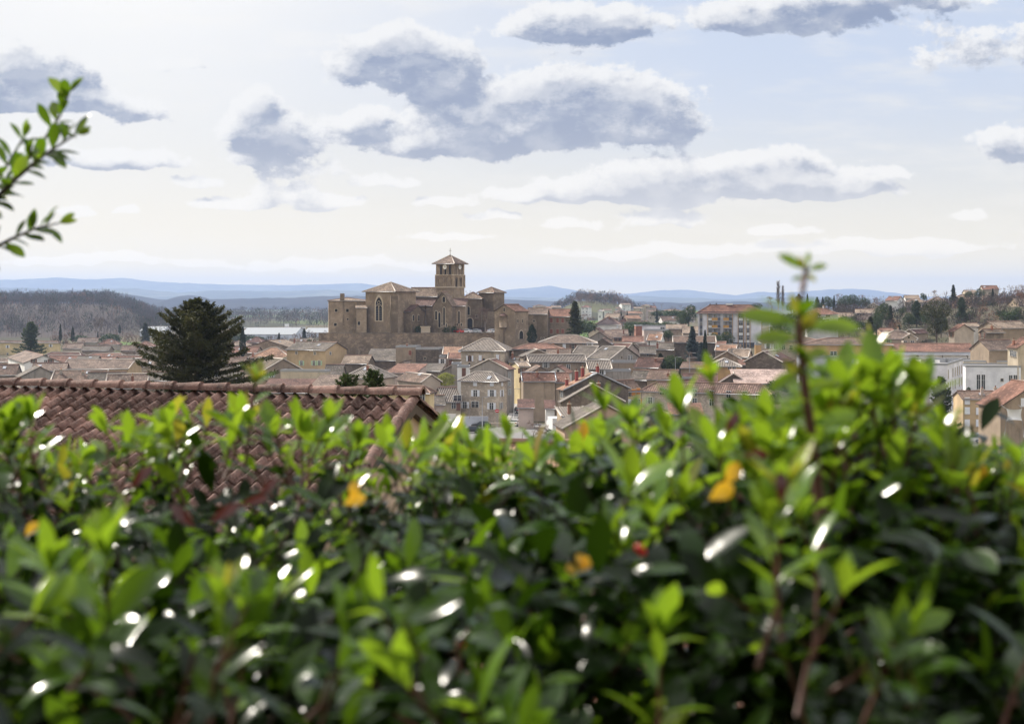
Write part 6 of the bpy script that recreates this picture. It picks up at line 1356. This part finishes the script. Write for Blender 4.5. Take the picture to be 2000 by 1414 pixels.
# ------------------------------------------------------------------ street level
asph = mat('asphalt', lambda n: princ(n, n.mix(n.noise(n.new('ShaderNodeTexCoord').outputs['Object'], .8, 6, .7), (.13,.125,.12), (.24,.235,.23)), .9))
def sheet(name, pts, z, mt, kind='structure'):
    mb = MB(); 
    for q in pts: mb.v.append((q[0], q[1], G(q[0], q[1])+z if len(q) < 3 else q[2]))
    mb.f.append(tuple(range(len(pts)))); mb.mi.append(0); mb.sm.append(False); o = mb.obj(name, [mt]); o['kind'] = kind; return o
sheet('street', [(-22, 262, .9), (62, 262, .9), (62, 300, .12), (40, 312, .12), (10, 312, .12), (2.5, 318, .12), (-22, 312, .12)], 0, asph)
sheet('lane', [(-1.0, 312, .14), (4.6, 312, .14), (4.9, 345, .14), (6.4, 392, .14), (2.2, 392, .14), (.4, 345, .14)], 0, asph)
sheet('pavement', [(-1.9, 313, .2), (-1.0, 313, .2), (.4, 345, .2), (2.2, 392, .2), (1.4, 392, .2), (-.6, 345, .2)], 0, plain('kerb_stone', (.34,.32,.30), .9))
sheet('car_park', [(62, 250, 1.3), (130, 250, 1.3), (130, 300, .2), (62, 300, .2)], 0, asph)
PM = MB()
for i in range(6): PM.box(-15+i*.95, -14.5+i*.95, 300.5, 303.5, .125+(300-300)*.01, .16)
PM2 = tag(PM.obj('road_markings', [WHITE]), kind='structure'); PM2.location.x = 3; PM2.location.z = .2
gw = thing('courtyard_wall', 'pale courtyard wall with white gate in front of the corner house', 'wall', (at(921, 812, 305).x, 305, 0))
mb = MB(); mb.box(-3.2, 3.6, 0, .25, 0, 2.5); mb.obj('panel', [m['bluew']], gw); mb = MB(); mb.box(-5.8, -3.3, -.1, .2, 0, 3.0); mb.obj('gate', [m['white']], gw)
mb = MB(); mb.box(3.6, 7.0, 0, .35, 0, 1.1); mb.obj('low_wall', [TRIM], gw)
fn = thing('garden_fence', 'brown timber fence right of the white van', 'fence', (at(880, 812, 306).x, 306, 0))
for i in range(9): mb = MB(); mb.box(i*.35-1.6, i*.35-1.32, 0, .08, 0, 2.6); mb.obj('board', [SHUT['b']], fn)
# street lamps, round sign
def lamp(px, yt, D, label):
    p = at(px, yt, D); g_ = max(G(p.x, D), .1); o = thing('street_lamp', label, 'street lamp', (p.x, D, g_), 0, 'street lamps of the town'); h_ = p.z-g_
    mb = MB(); mb.tube([(0, 0, 0), (0, 0, h_*.97), (0, 0, h_)], [.09, .06, .05], 6); mb.obj('post', [ZINC], o)
    mb = MB(); mb.tube([(0, 0, h_), (.5, 0, h_+.12), (1.0, 0, h_+.1)], .04, 5); mb.box(.8, 1.5, -.14, .14, h_+.02, h_+.14); mb.obj('lamp_head', [ZINC], o); return o
lamp(942, 776, 300, 'grey street lamp in front of the stone corner house'); lamp(1004, 760, 330, 'thin street lamp beside the lane'); lamp(1424, 662, 500, 'street lamp in front of the apartment block')
lamp(1319, 698, 350, 'pale lamp post beside the bushes of the beige house'); lamp(1347, 690, 340, 'thin white pole with lamp above the brown roof shed')
lamp(1503, 590, 560, 'street lamp rising right of the apartment roof')
sg = thing('road_sign', 'round red no entry sign on a pole at the street corner', 'sign', (at(971, 800, 302).x, 302, 0))
mb = MB(); mb.tube([(0, 0, 0), (0, 0, 3.8)], .04, 6); mb.obj('pole', [ZINC], sg)
mb = MB(); mb.prism([(.36*math.cos(i*math.pi/10), 3.9+.36*math.sin(i*math.pi/10)) for i in range(20)], -.09, -.05, 0); mb.box(-.24, .24, -.11, -.09, 3.84, 3.96, 1); mb.obj('plate', [plain('sign_red', (.55,.02,.03), .4), WHITE], sg)
sg.scale = (1.25, 1.25, 1.0)
# vehicles
TYRE = plain('tyre', (.02,.02,.02), .8); CG = mat('car_glass', lambda n: princ(n, (.03,.035,.04), .05, spec=.8))
LAMPM = mat('lamp_glass', lambda n: princ(n, (.7,.7,.68), .1)); REDL = plain('tail_light', (.4,.02,.02), .3)
def paint(name, c): return mat('paint_'+name, lambda n: princ(n, c, .25, spec=.6))
def car_meshes(van=False):
    L2, W2 = (2.15, .88); out = {}
    if van: prof = [(-2.4,.35),(-2.4,1.85),(-2.2,2.02),(.9,2.02),(1.5,1.25),(2.25,1.05),(2.4,.8),(2.4,.35)]; 
    else: prof = [(-2.15,.32),(-2.18,.75),(-2.05,.95),(-1.75,1.02),(-1.3,1.40),(-.4,1.46),(.35,1.40),(1.0,.98),(1.85,.86),(2.15,.68),(2.18,.32)]
    mb = MB(); n = len(prof); ys = (-W2, -W2*.98, W2*.98, W2)
    rows = []
    for yy, k_ in ((-W2, 0), (-W2*.97, 1), (W2*.97, 1), (W2, 0)):
        row = []
        for (x, z) in prof:
            zz = z if k_ else (z-.05 if z > .5 else z); inn = (.86 if z > 1.1 and not van else 1.0)
            row.append(len(mb.v)); mb.v.append((x*(1 if k_ else .985), yy*inn, zz))
        rows.append(row)
    for a in range(3):
        for i in range(n):
            j = (i+1) % n; mb.f.append((rows[a][i], rows[a][j], rows[a+1][j], rows[a+1][i])); mb.mi.append(0); mb.sm.append(False)
    mb.f.append(tuple(reversed(rows[0]))); mb.f.append(tuple(rows[3])); mb.mi += [0, 0]; mb.sm += [False, False]
    out['body'] = mb
    g = MB()
    if van:
        g.poly([(.93,-.78,1.96),(1.48,-.8,1.3),(1.48,.8,1.3),(.93,.78,1.96)]); 
        for s_ in (-1, 1): g.poly([(x, s_*(W2+.012), z) for x, z in ((.15,1.2),(1.35,1.2),(.85,1.85),(.15,1.85))])
    else:
        g.poly([(.37,-.7,1.395),(1.0,-.8,1.0),(1.0,.8,1.0),(.37,.7,1.395)]); g.poly([(-1.32,-.7,1.40),(-1.74,-.8,1.04),(-1.74,.8,1.04),(-1.32,.7,1.40)])
        for s_ in (-1, 1): g.poly([(x, s_*yy, z) for x, z, yy in ((-1.55,1.0,W2*.99),(.85,1.0,W2*.99),(.3,1.34,W2*.9),(-1.2,1.34,W2*.9))])
        for v_i, p in enumerate(g.v): g.v[v_i] = (p[0], p[1]*1.012, p[2]+.012)
    out['windows'] = g
    wh = MB()
    wh.tube([(0, -.1, 0), (0, .1, 0)], .32, 12); ri = MB(); ri.tube([(0, -.11, 0), (0, .11, 0)], .18, 10)
    return out, wh, ri
_cm = {}
def car(px, py, D, rz, col, label, van=False, zz=None, group='cars parked in the town', nm='parked_car', cat='car'):
    key = van
    if key not in _cm:
        o_, wh, ri = car_meshes(van); _cm[key] = (o_, o_['windows'].mesh('windows', [CG]), wh.mesh('wheel', [TYRE]), ri.mesh('rim', [ZINC]), {})
    o_, gm, wm_, rm_, bodies = _cm[key]
    if col not in bodies: bodies[col] = o_['body'].mesh('body', [paint(*CC[col])])
    p = at(px, py, D); z = zz if zz is not None else max(G(p.x, D), .12)
    o = thing(nm, label, cat, (p.x, D, z), R(rz), group); link('body', bodies[col], o); link('windows', gm, o)
    for x in ((-1.35, 1.35) if not van else (-1.55, 1.5)):
        for y in (-.8, .8): w_ = link('wheel', wm_, o, (x, y, .32)); link('rim', rm_, w_)
    for s_ in (-1, 1):
        if ('h', van) not in _cm:
            mb = MB(); mb.box(-.03, .03, -.2, .2, -.08, .08); _cm[('h', van)] = mb.mesh('headlight', [LAMPM]); mb = MB(); mb.box(-.03, .03, -.16, .16, -.1, .1); _cm[('t', van)] = mb.mesh('tail_light', [REDL])
        fx_ = 2.17 if not van else 2.4; link('headlight', _cm[('h', van)], o, (fx_, s_*.62, .66 if not van else .8)); link('tail_light', _cm[('t', van)], o, (-fx_, s_*.68, .8))
    return o
CC = dict(red=('red', (.55,.03,.02)), white=('white', (.75,.75,.75)), silver=('silver', (.45,.47,.5)), black=('black', (.03,.03,.035)), grey=('grey', (.15,.16,.17)), blue=('blue', (.06,.09,.2)))
for px, D, c_, lb in ((893,477.5,'red','bright red car parked at the terrace edge'),(910,478,'white','white car parked directly right of the red one'),(928,478.5,'silver','silver car at the right end of the terrace parking'),(886,484,'silver','silver car behind the red one'),(897,487,'white','white car in the back row of the terrace parking'),(906,484.5,'grey','dark grey car in the middle of the terrace parking'),(917,487.5,'black','black car in the back row near the dark fence')):
    car(px, 650, D, 155, c_, lb, zz=tz+.02, group='cars parked on the church terrace')
car(961, 650, 480, 60, 'white', 'white car partly hidden beside the small chapel', zz=tz+.02, group='cars parked on the church terrace')
car(1013, 750, 345, 100, 'grey', 'dark car parked in the lane beside the yellow house', zz=.2)
car(1008, 805, 308, 70, 'white', 'white car at the lower end of the lane', zz=.2)
car(1019, 775, 316, 95, 'silver', 'silver car halfway down the lane against the blank wall', zz=.2)
car(918, 830, 288, 195, 'black', 'dark car with bright bonnet parked in the near street', zz=.45)
car(940, 818, 303, 180, 'black', 'dark car parked by the low wall of the corner house', zz=.2)
car(861, 810, 300, 185, 'white', 'white van parked by the timber fence', van=True, zz=.2, nm='parked_van', cat='van')
car(1893, 858, 262, 170, 'white', 'white car in the car park behind the right side of the hedge', zz=1.2); car(1912, 856, 266, 170, 'silver', 'silver car in the car park behind the right side of the hedge', zz=1.1)
car(1672, 624, 520, 10, 'white', 'white car parked below the pinkish villa'); car(1381, 634, 640, 10, 'white', 'white van parked left of the apartment block', van=True, nm='parked_van', cat='van')
# box lorry
tk = thing('box_lorry', 'white box lorry seen from behind near the leafless shrubs', 'lorry', (at(1083, 815, 290).x, 290, .3), R(100))
mb = MB(); mb.box(-3.6, 1.4, -1.15, 1.15, .9, 3.3); mb.obj('box_body', [WHITE], tk); mb = MB(); mb.prism([(1.5,.5),(3.4,.5),(3.4,1.5),(2.9,2.4),(1.5,2.4)], -1.05, 1.05); mb.obj('cab', [WHITE], tk); mb = MB(); mb.box(-3.6, 3.2, -.9, .9, .5, .85); mb.obj('chassis', [TYRE], tk)
for x in (-2.4, 2.4):
    for y in (-.95, .95): w_ = link('wheel', _cm[False][2], tk, (x, y, .42)); w_.scale = (1.3, 1.3, 1.3)
# white shade sail on the right gable house, satellite dish
sl_ = thing('shade_sail', 'white square shade sail stretched in front of the tan gabled house', 'shade sail', tuple(at(1981, 810, 222)))
mb = MB(); n = 8
for i in range(n+1):
    for j in range(n+1):
        a, b_ = i/n*2-1, j/n*2-1; pin = 1-.16*(1-b_*b_)*abs(a)**2; pin2 = 1-.16*(1-a*a)*abs(b_)**2
        mb.v.append((a*1.25*pin, .25*(1-a*a)*(1-b_*b_), b_*.95*pin2))
for i in range(n):
    for j in range(n): a = i*(n+1)+j; mb.f.append((a, a+n+1, a+n+2, a+1)); mb.mi.append(0); mb.sm.append(True)
mb.obj('cloth', [WHITE], sl_)
mb = MB()
for a in (-1, 1): mb.tube([(a*1.25, 0, -.95), (a*1.5, .1, -3.5)], .03, 5); mb.tube([(a*1.25, 0, .95), (a*1.4, 2.2, 1.4)], .02, 5)
mb.obj('tether', [ZINC], sl_)
tb_ = thing('play_frame', 'small pale bird over the far hills' if False else 'wooden table outside the peach rendered house', 'table', tuple(at(1060, 868, 205)))
mb = MB(); mb.box(-1, 1, -.4, .4, .7, .76); mb.obj('table_top', [SHUT['b']], tb_)
for sx_ in (-.9, .9):
    for sy_ in (-.3, .3): mb = MB(); mb.box(sx_-.04, sx_+.04, sy_-.04, sy_+.04, 0, .7); mb.obj('leg', [SHUT['b']], tb_)
# ------------------------------------------------------------------ the hedge
def leaf_mat(name, cols, tcol, tr, rough=.21, spec=.5):
    def b(n):
        uv = n.new('ShaderNodeUVMap').outputs[0]; s = n.new('ShaderNodeSeparateXYZ'); n.l.new(uv, s.inputs[0])
        col = n.mix(n.ramp(s.outputs[0], 0, .5), cols[0], cols[1]); col = n.mix(n.ramp(s.outputs[0], .5, 1), col, cols[2])
        nz = n.noise(n.new('ShaderNodeTexCoord').outputs['Object'], 60, 3); col = n.mix(n.m('MULTIPLY', nz, .3), col, sc(cols[0], .5))
        p = n.new('ShaderNodeBsdfPrincipled'); n.l.new(col, p.inputs['Base Color']); p.inputs['Roughness'].default_value = rough; p.inputs['Specular IOR Level'].default_value = spec
        bp = n.new('ShaderNodeBump'); bp.inputs['Strength'].default_value = .12; bp.inputs['Distance'].default_value = .0015; n.l.new(n.noise(n.new('ShaderNodeTexCoord').outputs['Object'], 110, 2), bp.inputs['Height']); n.l.new(bp.outputs[0], p.inputs['Normal'])
        t = n.new('ShaderNodeBsdfTranslucent'); n.put(t.inputs[0], n.mix(.75, col, tcol)); mx = n.new('ShaderNodeMixShader'); mx.inputs[0].default_value = tr
        n.l.new(p.outputs[0], mx.inputs[1]); n.l.new(t.outputs[0], mx.inputs[2]); return mx.outputs[0]
    return mat(name, b)
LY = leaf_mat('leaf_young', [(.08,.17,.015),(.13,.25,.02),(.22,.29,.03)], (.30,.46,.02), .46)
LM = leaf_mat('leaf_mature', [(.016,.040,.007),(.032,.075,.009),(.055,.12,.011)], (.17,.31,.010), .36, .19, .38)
LD = leaf_mat('leaf_old_shaded', [(.004,.010,.003),(.008,.018,.004),(.014,.034,.006)], (.06,.14,.005), .14, .24, .12)  # old leaf green, deepened to stand for the shade inside the hedge
LYE = leaf_mat('leaf_yellow', [(.75,.42,.03),(.85,.5,.04),(.8,.35,.03)], (.9,.55,.03), .5); LR = leaf_mat('leaf_red', [(.05,.012,.01),(.08,.018,.012),(.1,.03,.02)], (.2,.03,.015), .2)
LT = leaf_mat('leaf_tip', [(.20,.22,.03),(.26,.28,.03),(.30,.17,.04)], (.42,.42,.03), .45)
STEM = plain('stem_reddish', (.10,.04,.025), .6); WOOD = plain('branch_wood', (.04,.028,.022), .9)
def add_leaf(mb, p, d, n_, L, W_, curl, tint, mi=0, fold=.25):
    d = d.normalized(); n_ = n_-d*n_.dot(d)
    if n_.length < .01: n_ = d.orthogonal()
    n_.normalize(); sd_ = d.cross(n_); K = 6; i0 = len(mb.v)
    for k_ in range(K+1):
        t = k_/K; w_ = W_*.5*(math.sin(math.pi*min(1, t**1.25))**.75 if 0 < t < 1 else .04); c = p+d*(L*t)-n_*(curl*L*t*t)+d*(-abs(curl)*.25*L*t*t)
        for q in (-1, 0, 1): mb.v.append(tuple(c+sd_*(q*w_)+n_*(abs(q)*w_*fold)))
    for k_ in range(K):
        for q in (0, 1):
            a = i0+k_*3+q; mb.f.append((a, a+1, a+4, a+3)); mb.mi.append(mi); mb.sm.append(True); mb.uv[len(mb.f)-1] = [(tint, .5)]*4
rh = random.Random(2024)
OLD, YOU, BR = MB(), MB(), MB()
def shoot(tip, d, L, nl, ls=.045, young=.5, stems=None, leaves=None, tipmi=None, rosette=5, rnd=rh, r_=.0016, lowm=None):
    """a leafy twig that ends at tip; young leaves cluster round the end"""
    stems = stems or BR; leaves = leaves or YOU; lowm = lowm or OLD
    d = d.normalized(); base = tip-d*L; bend = rdir(rnd)*L*.12; pts = [base, base.lerp(tip, .5)+bend, tip]; 
    stems.tube(pts, [r_*1.6, r_*1.2, r_*.7], 5, 0)
    a0 = rnd.uniform(0, 6.28); x_ = d.orthogonal().normalized(); y_ = d.cross(x_)
    for i in range(nl):
        t = (i+.5)/nl; p = (base.lerp(pts[1], t*2) if t < .5 else pts[1].lerp(tip, t*2-1)); a = a0+i*2.4; out = x_*math.cos(a)+y_*math.sin(a)
        el = rnd.uniform(.35, 1.0)+.25*t; dd = (out*math.cos(el)+d*math.sin(el)+Vector((0, 0, -.12)))
        isy = t > 1-young; l_ = ls*rnd.uniform(.7, 1.2)*(1.05-.25*t)
        add_leaf(leaves if isy else lowm, p, dd, d+Vector((0, 0, .35)), l_, l_*rnd.uniform(.27, .35), rnd.uniform(.05, .45), rnd.random(), (0 if isy else (0 if rnd.random() < .5 else 1)))
    for i in range(rosette):
        a = a0+i*2.4+.7; out = x_*math.cos(a)+y_*math.sin(a); el = rnd.uniform(.75, 1.35); l_ = ls*rnd.uniform(.55, 1.0)
        add_leaf(leaves, tip-d*rnd.uniform(0, .006), out*math.cos(el)+d*math.sin(el), d*.6+out*-.6+Vector((0, 0, .2)), l_, l_*rnd.uniform(.28, .38), rnd.uniform(-.05, .3), rnd.random(), (tipmi if tipmi is not None and rnd.random() < .5 else (1 if rnd.random() < .006 else 0)))
TOPR = [(-150,822),(0,822),(120,838),(300,832),(450,818),(560,832),(700,865),(820,866),(950,892),(1080,888),(1160,850),(1250,812),(1400,822),(1550,835),(1700,820),(1800,835),(1890,895),(2000,912),(2150,905)]
BUMP = [(1180,970),(1300,920),(1420,870),(1550,815),(1640,768),(1720,738),(1790,768),(1850,845),(1900,925),(1960,945),(2100,950)]
FILL = [(-150,950),(0,950),(300,985),(600,985),(900,960),(1000,940),(1150,900),(1400,890),(1700,850),(1850,870),(2000,930),(2150,930)]
HOLES = [(640,915,200,34),(300,955,80,28),(520,870,90,22),(80,1020,70,30),(1110,1388,80,36),(1035,1295,30,22),(1290,1352,30,28),(1470,1010,26,18),(905,1275,28,20)]
def hole(px, row): return any(((px-a)/c)**2+((row-b)/d)**2 < 1 for a, b, c, d in HOLES)
def Pw_(px, row, Y): return Vector(((px-1000)/FP*Y, Y, CZ-(row-590)/FP*Y))
def updir(rn, lean=.45): return Vector((rn.uniform(-lean, lean), rn.uniform(-lean, lean)*.8, 1)).normalized()
# back and top of the hedge
for i in range(360):
    px = rh.uniform(-150, 2150) if i % 2 else rh.uniform(-150, 1180); Y = rh.uniform(1.9, 2.4); row = interp(TOPR, px)+abs(rh.gauss(0, 70))-4
    if mnoise.noise(Vector((px*.006, row*.011, 4.2))) < -.16 or hole(px, row): continue
    shoot(Pw_(px, row, Y), updir(rh, .75), rh.uniform(.06, .14), rh.randint(3, 6), rh.uniform(.048, .072), .6, tipmi=2 if rh.random() < .25 else None, rosette=rh.randint(2, 4))
for i in range(150):      # surface slopes up from the near face to the far edge
    px = rh.uniform(-150, 2150); Y = rh.uniform(1.35, 1.95); f = (Y-1.2)/1.0
    row = interp(FILL, px)+10+ (1-f)*180+abs(rh.gauss(0, 60))
    if hole(px, row-20): continue
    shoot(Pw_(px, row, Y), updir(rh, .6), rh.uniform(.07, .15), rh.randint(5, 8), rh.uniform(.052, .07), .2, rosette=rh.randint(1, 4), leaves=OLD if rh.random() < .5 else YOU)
for i in range(115):       # right hand bulge, nearer to the camera
    px = rh.choice((rh.uniform(1180, 2120), rh.gauss(1690, 190))); Y = rh.uniform(1.4, 1.8); row = interp(BUMP, px)+abs(rh.gauss(0, 70))
    shoot(Pw_(px, row, Y), updir(rh), rh.uniform(.07, .16), rh.randint(5, 8), rh.uniform(.05, .07), .5, tipmi=2 if rh.random() < .2 else None, rosette=rh.randint(2, 5))
for i in range(75):       # near face
    px = rh.uniform(-200, 2200); Y = rh.uniform(1.0, 1.3); row = rh.uniform(1120, 1560)
    shoot(Pw_(px, row, Y), Vector((rh.uniform(-.6, .6), rh.uniform(-.9, .1), rh.uniform(.3, 1))), rh.uniform(.08, .14), rh.randint(5, 8), rh.uniform(.048, .066), .1, rosette=rh.randint(1, 4), leaves=OLD if rh.random() < .62 else YOU)
# inside: old leaves, inner shade put into their colour, on woody twigs
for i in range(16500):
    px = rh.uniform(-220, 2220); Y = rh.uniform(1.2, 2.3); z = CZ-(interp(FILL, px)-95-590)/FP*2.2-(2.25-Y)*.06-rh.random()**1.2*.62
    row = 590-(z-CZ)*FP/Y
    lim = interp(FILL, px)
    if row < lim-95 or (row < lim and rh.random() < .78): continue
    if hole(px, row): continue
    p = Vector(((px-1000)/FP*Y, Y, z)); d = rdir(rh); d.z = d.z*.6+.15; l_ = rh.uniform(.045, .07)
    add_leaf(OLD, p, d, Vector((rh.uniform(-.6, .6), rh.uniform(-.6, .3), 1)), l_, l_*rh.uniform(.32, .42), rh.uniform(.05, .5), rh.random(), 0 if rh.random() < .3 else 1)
for i in range(210):
    px = rh.uniform(-200, 2200); Y = rh.uniform(1.35, 2.2); top = interp(FILL, px)-20; a = Pw_(px, top+rh.uniform(0, 160), Y); b = a+Vector((rh.uniform(-.25, .25), rh.uniform(-.2, .2), -rh.uniform(.2, .45)))
    m__ = a.lerp(b, .5)+rdir(rh)*.03; BR.tube([b, m__, a], [rh.uniform(.0015, .004), .002, .0012], 6, 1)
for i in range(14):       # main stems down to the ground
    x = -1.6+i*.25+rh.uniform(-.08, .08); y = rh.uniform(1.6, 1.9)
    BR.tube([(x, y, G(x, y)-.1), (x+rh.uniform(-.06, .06), y, CZ-1.1), (x+rh.uniform(-.15, .15), y+rh.uniform(-.1, .1), CZ-.6), (x+rh.uniform(-.25, .25), y+rh.uniform(-.2, .2), CZ-.36)], [.018, .014, .01, .006], 7, 1)
for i in range(26000):    # lower body of the hedge, below the picture, so that it stands on the ground
    if i % 5: continue
    x = rh.uniform(-1.7, 1.7); y = rh.uniform(1.15, 2.3); z = rh.uniform(CZ-1.65, CZ-.78); l_ = rh.uniform(.04, .055)
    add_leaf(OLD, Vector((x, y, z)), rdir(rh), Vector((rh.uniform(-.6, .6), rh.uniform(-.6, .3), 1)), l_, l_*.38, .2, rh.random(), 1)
# sprays that stand out in the photograph
def star(px, row, Y, n, ls, d=None, L=.12, young=.7, tipmi=None, ros=7): shoot(Pw_(px, row, Y), d or updir(rh, .2), L, n, ls, young, tipmi=tipmi, rosette=ros)
for a in ((500,745,1.95,5,.05),(60,820,1.9,6,.05),(640,830,1.9,6,.05),(870,850,2.0,6,.046),(990,850,2.0,5,.046),(1645,770,1.4,6,.058),(1600,800,1.4,6,.056),(1740,760,1.5,5,.062),(1500,835,1.5,6,.056),(1330,810,1.6,6,.055),(1450,830,1.55,7,.056),(1180,800,1.9,6,.05),(1230,830,1.7,7,.055),(1300,850,1.7,6,.05),(700,860,1.9,6,.05),
          (1390,735,1.75,5,.045),(1700,690,1.55,5,.05),(1800,775,1.5,5,.062),(1990,900,1.5,7,.055),
          (440,1160,1.12,8,.047),(480,1200,1.1,7,.047),(1530,960,1.12,9,.055),(1500,1020,1.12,9,.055),(1290,1240,1.12,8,.055),(1560,1000,1.2,8,.055),(1640,860,1.35,8,.055),(100,1110,1.2,6,.06),(210,1090,1.2,5,.06)):
    star(*a, tipmi=2 if a[0] in (500, 1390, 1700, 1530, 440) else None)
hg = thing('hedge', 'glossy evergreen hedge with bright young shoots across the bottom of the view', 'hedge', (0, 1.7, G(0, 1.7)))
def put(mb, name, mats): o = mb.obj(name, mats, hg); o.location = (-hg.location.x, -hg.location.y, -hg.location.z); return o
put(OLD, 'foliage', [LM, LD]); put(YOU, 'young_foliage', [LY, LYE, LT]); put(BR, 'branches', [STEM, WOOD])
# tall shoot
ts = MB(); tl = MB(); Y = 1.27
pts = [Pw_(1610, 1080, 1.3), Pw_(1592, 900, Y), Pw_(1572, 760, Y), Pw_(1560, 640, Y), Pw_(1568, 560, Y), Pw_(1576, 520, Y)]
ts.tube(pts, [.0052, .0048, .0042, .0036, .0028, .002], 8)
def lf(px, row, px2, row2, W_=.3, mi=0, curl=.15, Yo=0, nz=(0, -1, .55)):
    a = Pw_(px, row, Y); b = Pw_(px2, row2, Y+Yo); add_leaf(tl, a, b-a, Vector(nz), (b-a).length, (b-a).length*max(.3, W_*1.15), curl, rh.random(), mi)
for a in ((1575,528,1520,492),(1577,528,1618,515),(1575,540,1545,545),(1577,520,1580,490),(1570,535,1598,548,.35,1),(1572,530,1560,500,.4,1)): lf(*a)
for a in ((1562,632,1440,606,.22),(1563,625,1545,570,.3,1),(1566,640,1690,632,.22),(1562,650,1500,690,.45,0,.1,.0,(0,-.2,1)),(1565,655,1600,600,.3,1),(1560,660,1470,655,.3),(1567,700,1620,680,.35),(1570,720,1500,760,.3),(1574,760,1650,740,.3),(1570,740,1530,700,.35,1),(1580,800,1500,830,.3),(1585,830,1680,800,.35),
          (1590,880,1520,900,.35),(1592,870,1640,840,.3),(1568,690,1598,730,.3,0),(1560,600,1575,650,.4,1),(1580,790,1610,850,.35)): lf(*a)
for i in range(34):
    t = rh.random()**.7; row = 600+t*330; px = 1566+.12*(row-600)*.6; a = rh.uniform(0, 6.28); L_ = rh.uniform(.03, .05); p = Pw_(px, row, Y)
    add_leaf(tl, p, Vector((math.cos(a), math.sin(a), rh.uniform(0, .9))), Vector((0, 0, 1)), L_, L_*.34, .2, rh.random(), rh.choice((0, 0, 2)))
sh_ = link('tall_shoot', ts.mesh('tall_shoot', [STEM]), hg); sh_.location = -Vector(hg.location); sh_['label'] = 'tall upright shoot with reddish stem'
o_ = link('shoot_leaves', tl.mesh('shoot_leaves', [LY, LT, LM]), sh_)
# yellow and red leaves, berries
for (px, row, Y_, a, m_, nm, L_) in ((1385,975,1.3,.5,LYE,'yellow_leaf',.030),(1418,945,1.3,1.0,LYE,'yellow_leaf',.026),(672,985,1.5,.4,LYE,'yellow_leaf',.026),(690,975,1.5,1.5,LYE,'yellow_leaf',.022),(1130,1118,1.3,.9,LYE,'yellow_leaf',.02),(1148,1110,1.3,2.2,LYE,'yellow_leaf',.018),
                              (1120,1135,1.3,1.8,LYE,'yellow_leaf',.018),(50,1045,1.4,.9,LYE,'yellow_leaf',.018),(470,985,1.6,.3,LR,'red_leaf',.034),(255,955,1.7,.9,LR,'red_leaf',.04),(380,1030,1.4,2.4,LR,'red_leaf',.038),(410,1020,1.4,.6,LR,'red_leaf',.036),(505,970,1.5,.8,LR,'red_leaf',.03),(1415,850,1.4,1.0,LR,'red_leaf',.03),(1450,890,1.35,.1,LR,'red_leaf',.03),(1525,985,1.1,1.5,LR,'red_leaf',.03)):
    mb = MB(); add_leaf(mb, Pw_(px, row, Y_), Vector((math.cos(a), .1, math.sin(a))), Vector((0, -1, .3)), L_, L_*(.55 if nm[0] == 'y' else .34), .3, .3); o_ = mb.obj(nm, [m_], hg); o_.location = -Vector(hg.location)
for (px, row, Y_) in ((1248, 1070, 1.2), (912, 1265, 1.2), (1255, 1078, 1.22)):
    mb = MB(); c = Pw_(px, row, Y_); mb.tube([c+Vector((0, 0, -.0036)), c+Vector((0, 0, -.003)), c, c+Vector((0, 0, .003)), c+Vector((0, 0, .0036))], [.001, .003, .0038, .003, .001], 10); o_ = mb.obj('berry', [plain('berry_red', (.5,.015,.01), .25)], hg); o_.location = -Vector(hg.location)
# ------------------------------------------------------------------ branch reaching in from the left
ob = thing('shrub_branch', 'leafy shrub branch reaching in at the upper left against the sky', 'branch', (-1.15, 2.3, G(-1.15, 2.3)))
bm_, lm_ = MB(), MB(); Y = 2.3; V_ = lambda px, row, yo=0: Pw_(px, row, Y+yo)
bm_.tube([(-1.15, 2.3, G(-1.15, 2.3)-.1), (-1.12, 2.3, CZ-.9), (-1.05, 2.3, CZ-.3), V_(-170, 560)], [.016, .013, .010, .006], 8)
pathA = [V_(-170,560), V_(-60,440), V_(0,385), V_(45,322), V_(85,275), V_(118,225), V_(136,180)]; pathB = [V_(-170,560), V_(-50,505), V_(20,468), V_(70,446), V_(115,436)]
pathC = [V_(-20,400), V_(30,350,-.05), V_(90,300,-.05), V_(150,262,-.06)]; pathD = [V_(-60,440), V_(-20,370,.04), V_(10,330,.05), V_(45,270,.05)]
rb = random.Random(77)
for pa in (pathA, pathB, pathC, pathD):
    n = len(pa); bm_.tube(pa, [.0045-.0032*i/(n-1) for i in range(n)], 6)
    for i in range(n-1):
        L_ = (pa[i+1]-pa[i]).length
        for k_ in range(max(2, int(L_/.0075))):
            t = rb.random(); p = pa[i].lerp(pa[i+1], t); d0 = (pa[i+1]-pa[i]).normalized(); a = rb.uniform(0, 6.28); x_ = d0.orthogonal().normalized(); y_ = d0.cross(x_)
            dd = x_*math.cos(a)+y_*math.sin(a)+d0*rb.uniform(.4, 1.2); l_ = rb.uniform(.03, .05); add_leaf(lm_, p, dd, Vector((rb.uniform(-.5, .5), -.5, 1)), l_, l_*rb.uniform(.34, .46), rb.uniform(-.1, .3), rb.random(), 0 if rb.random() < .8 else 1)
    d0 = (pa[-1]-pa[-2]).normalized()
    for k_ in range(3): add_leaf(lm_, pa[-1], d0+rdir(rb)*.5, Vector((0, -1, .4)), rb.uniform(.024, .036), .010, .05, rb.random(), 1)
for nm, mb_, mt in (('branch', bm_, [WOOD]), ('leaves', lm_, [LM, LY])): o_ = mb_.obj(nm, mt, ob); o_.location = -Vector(ob.location)
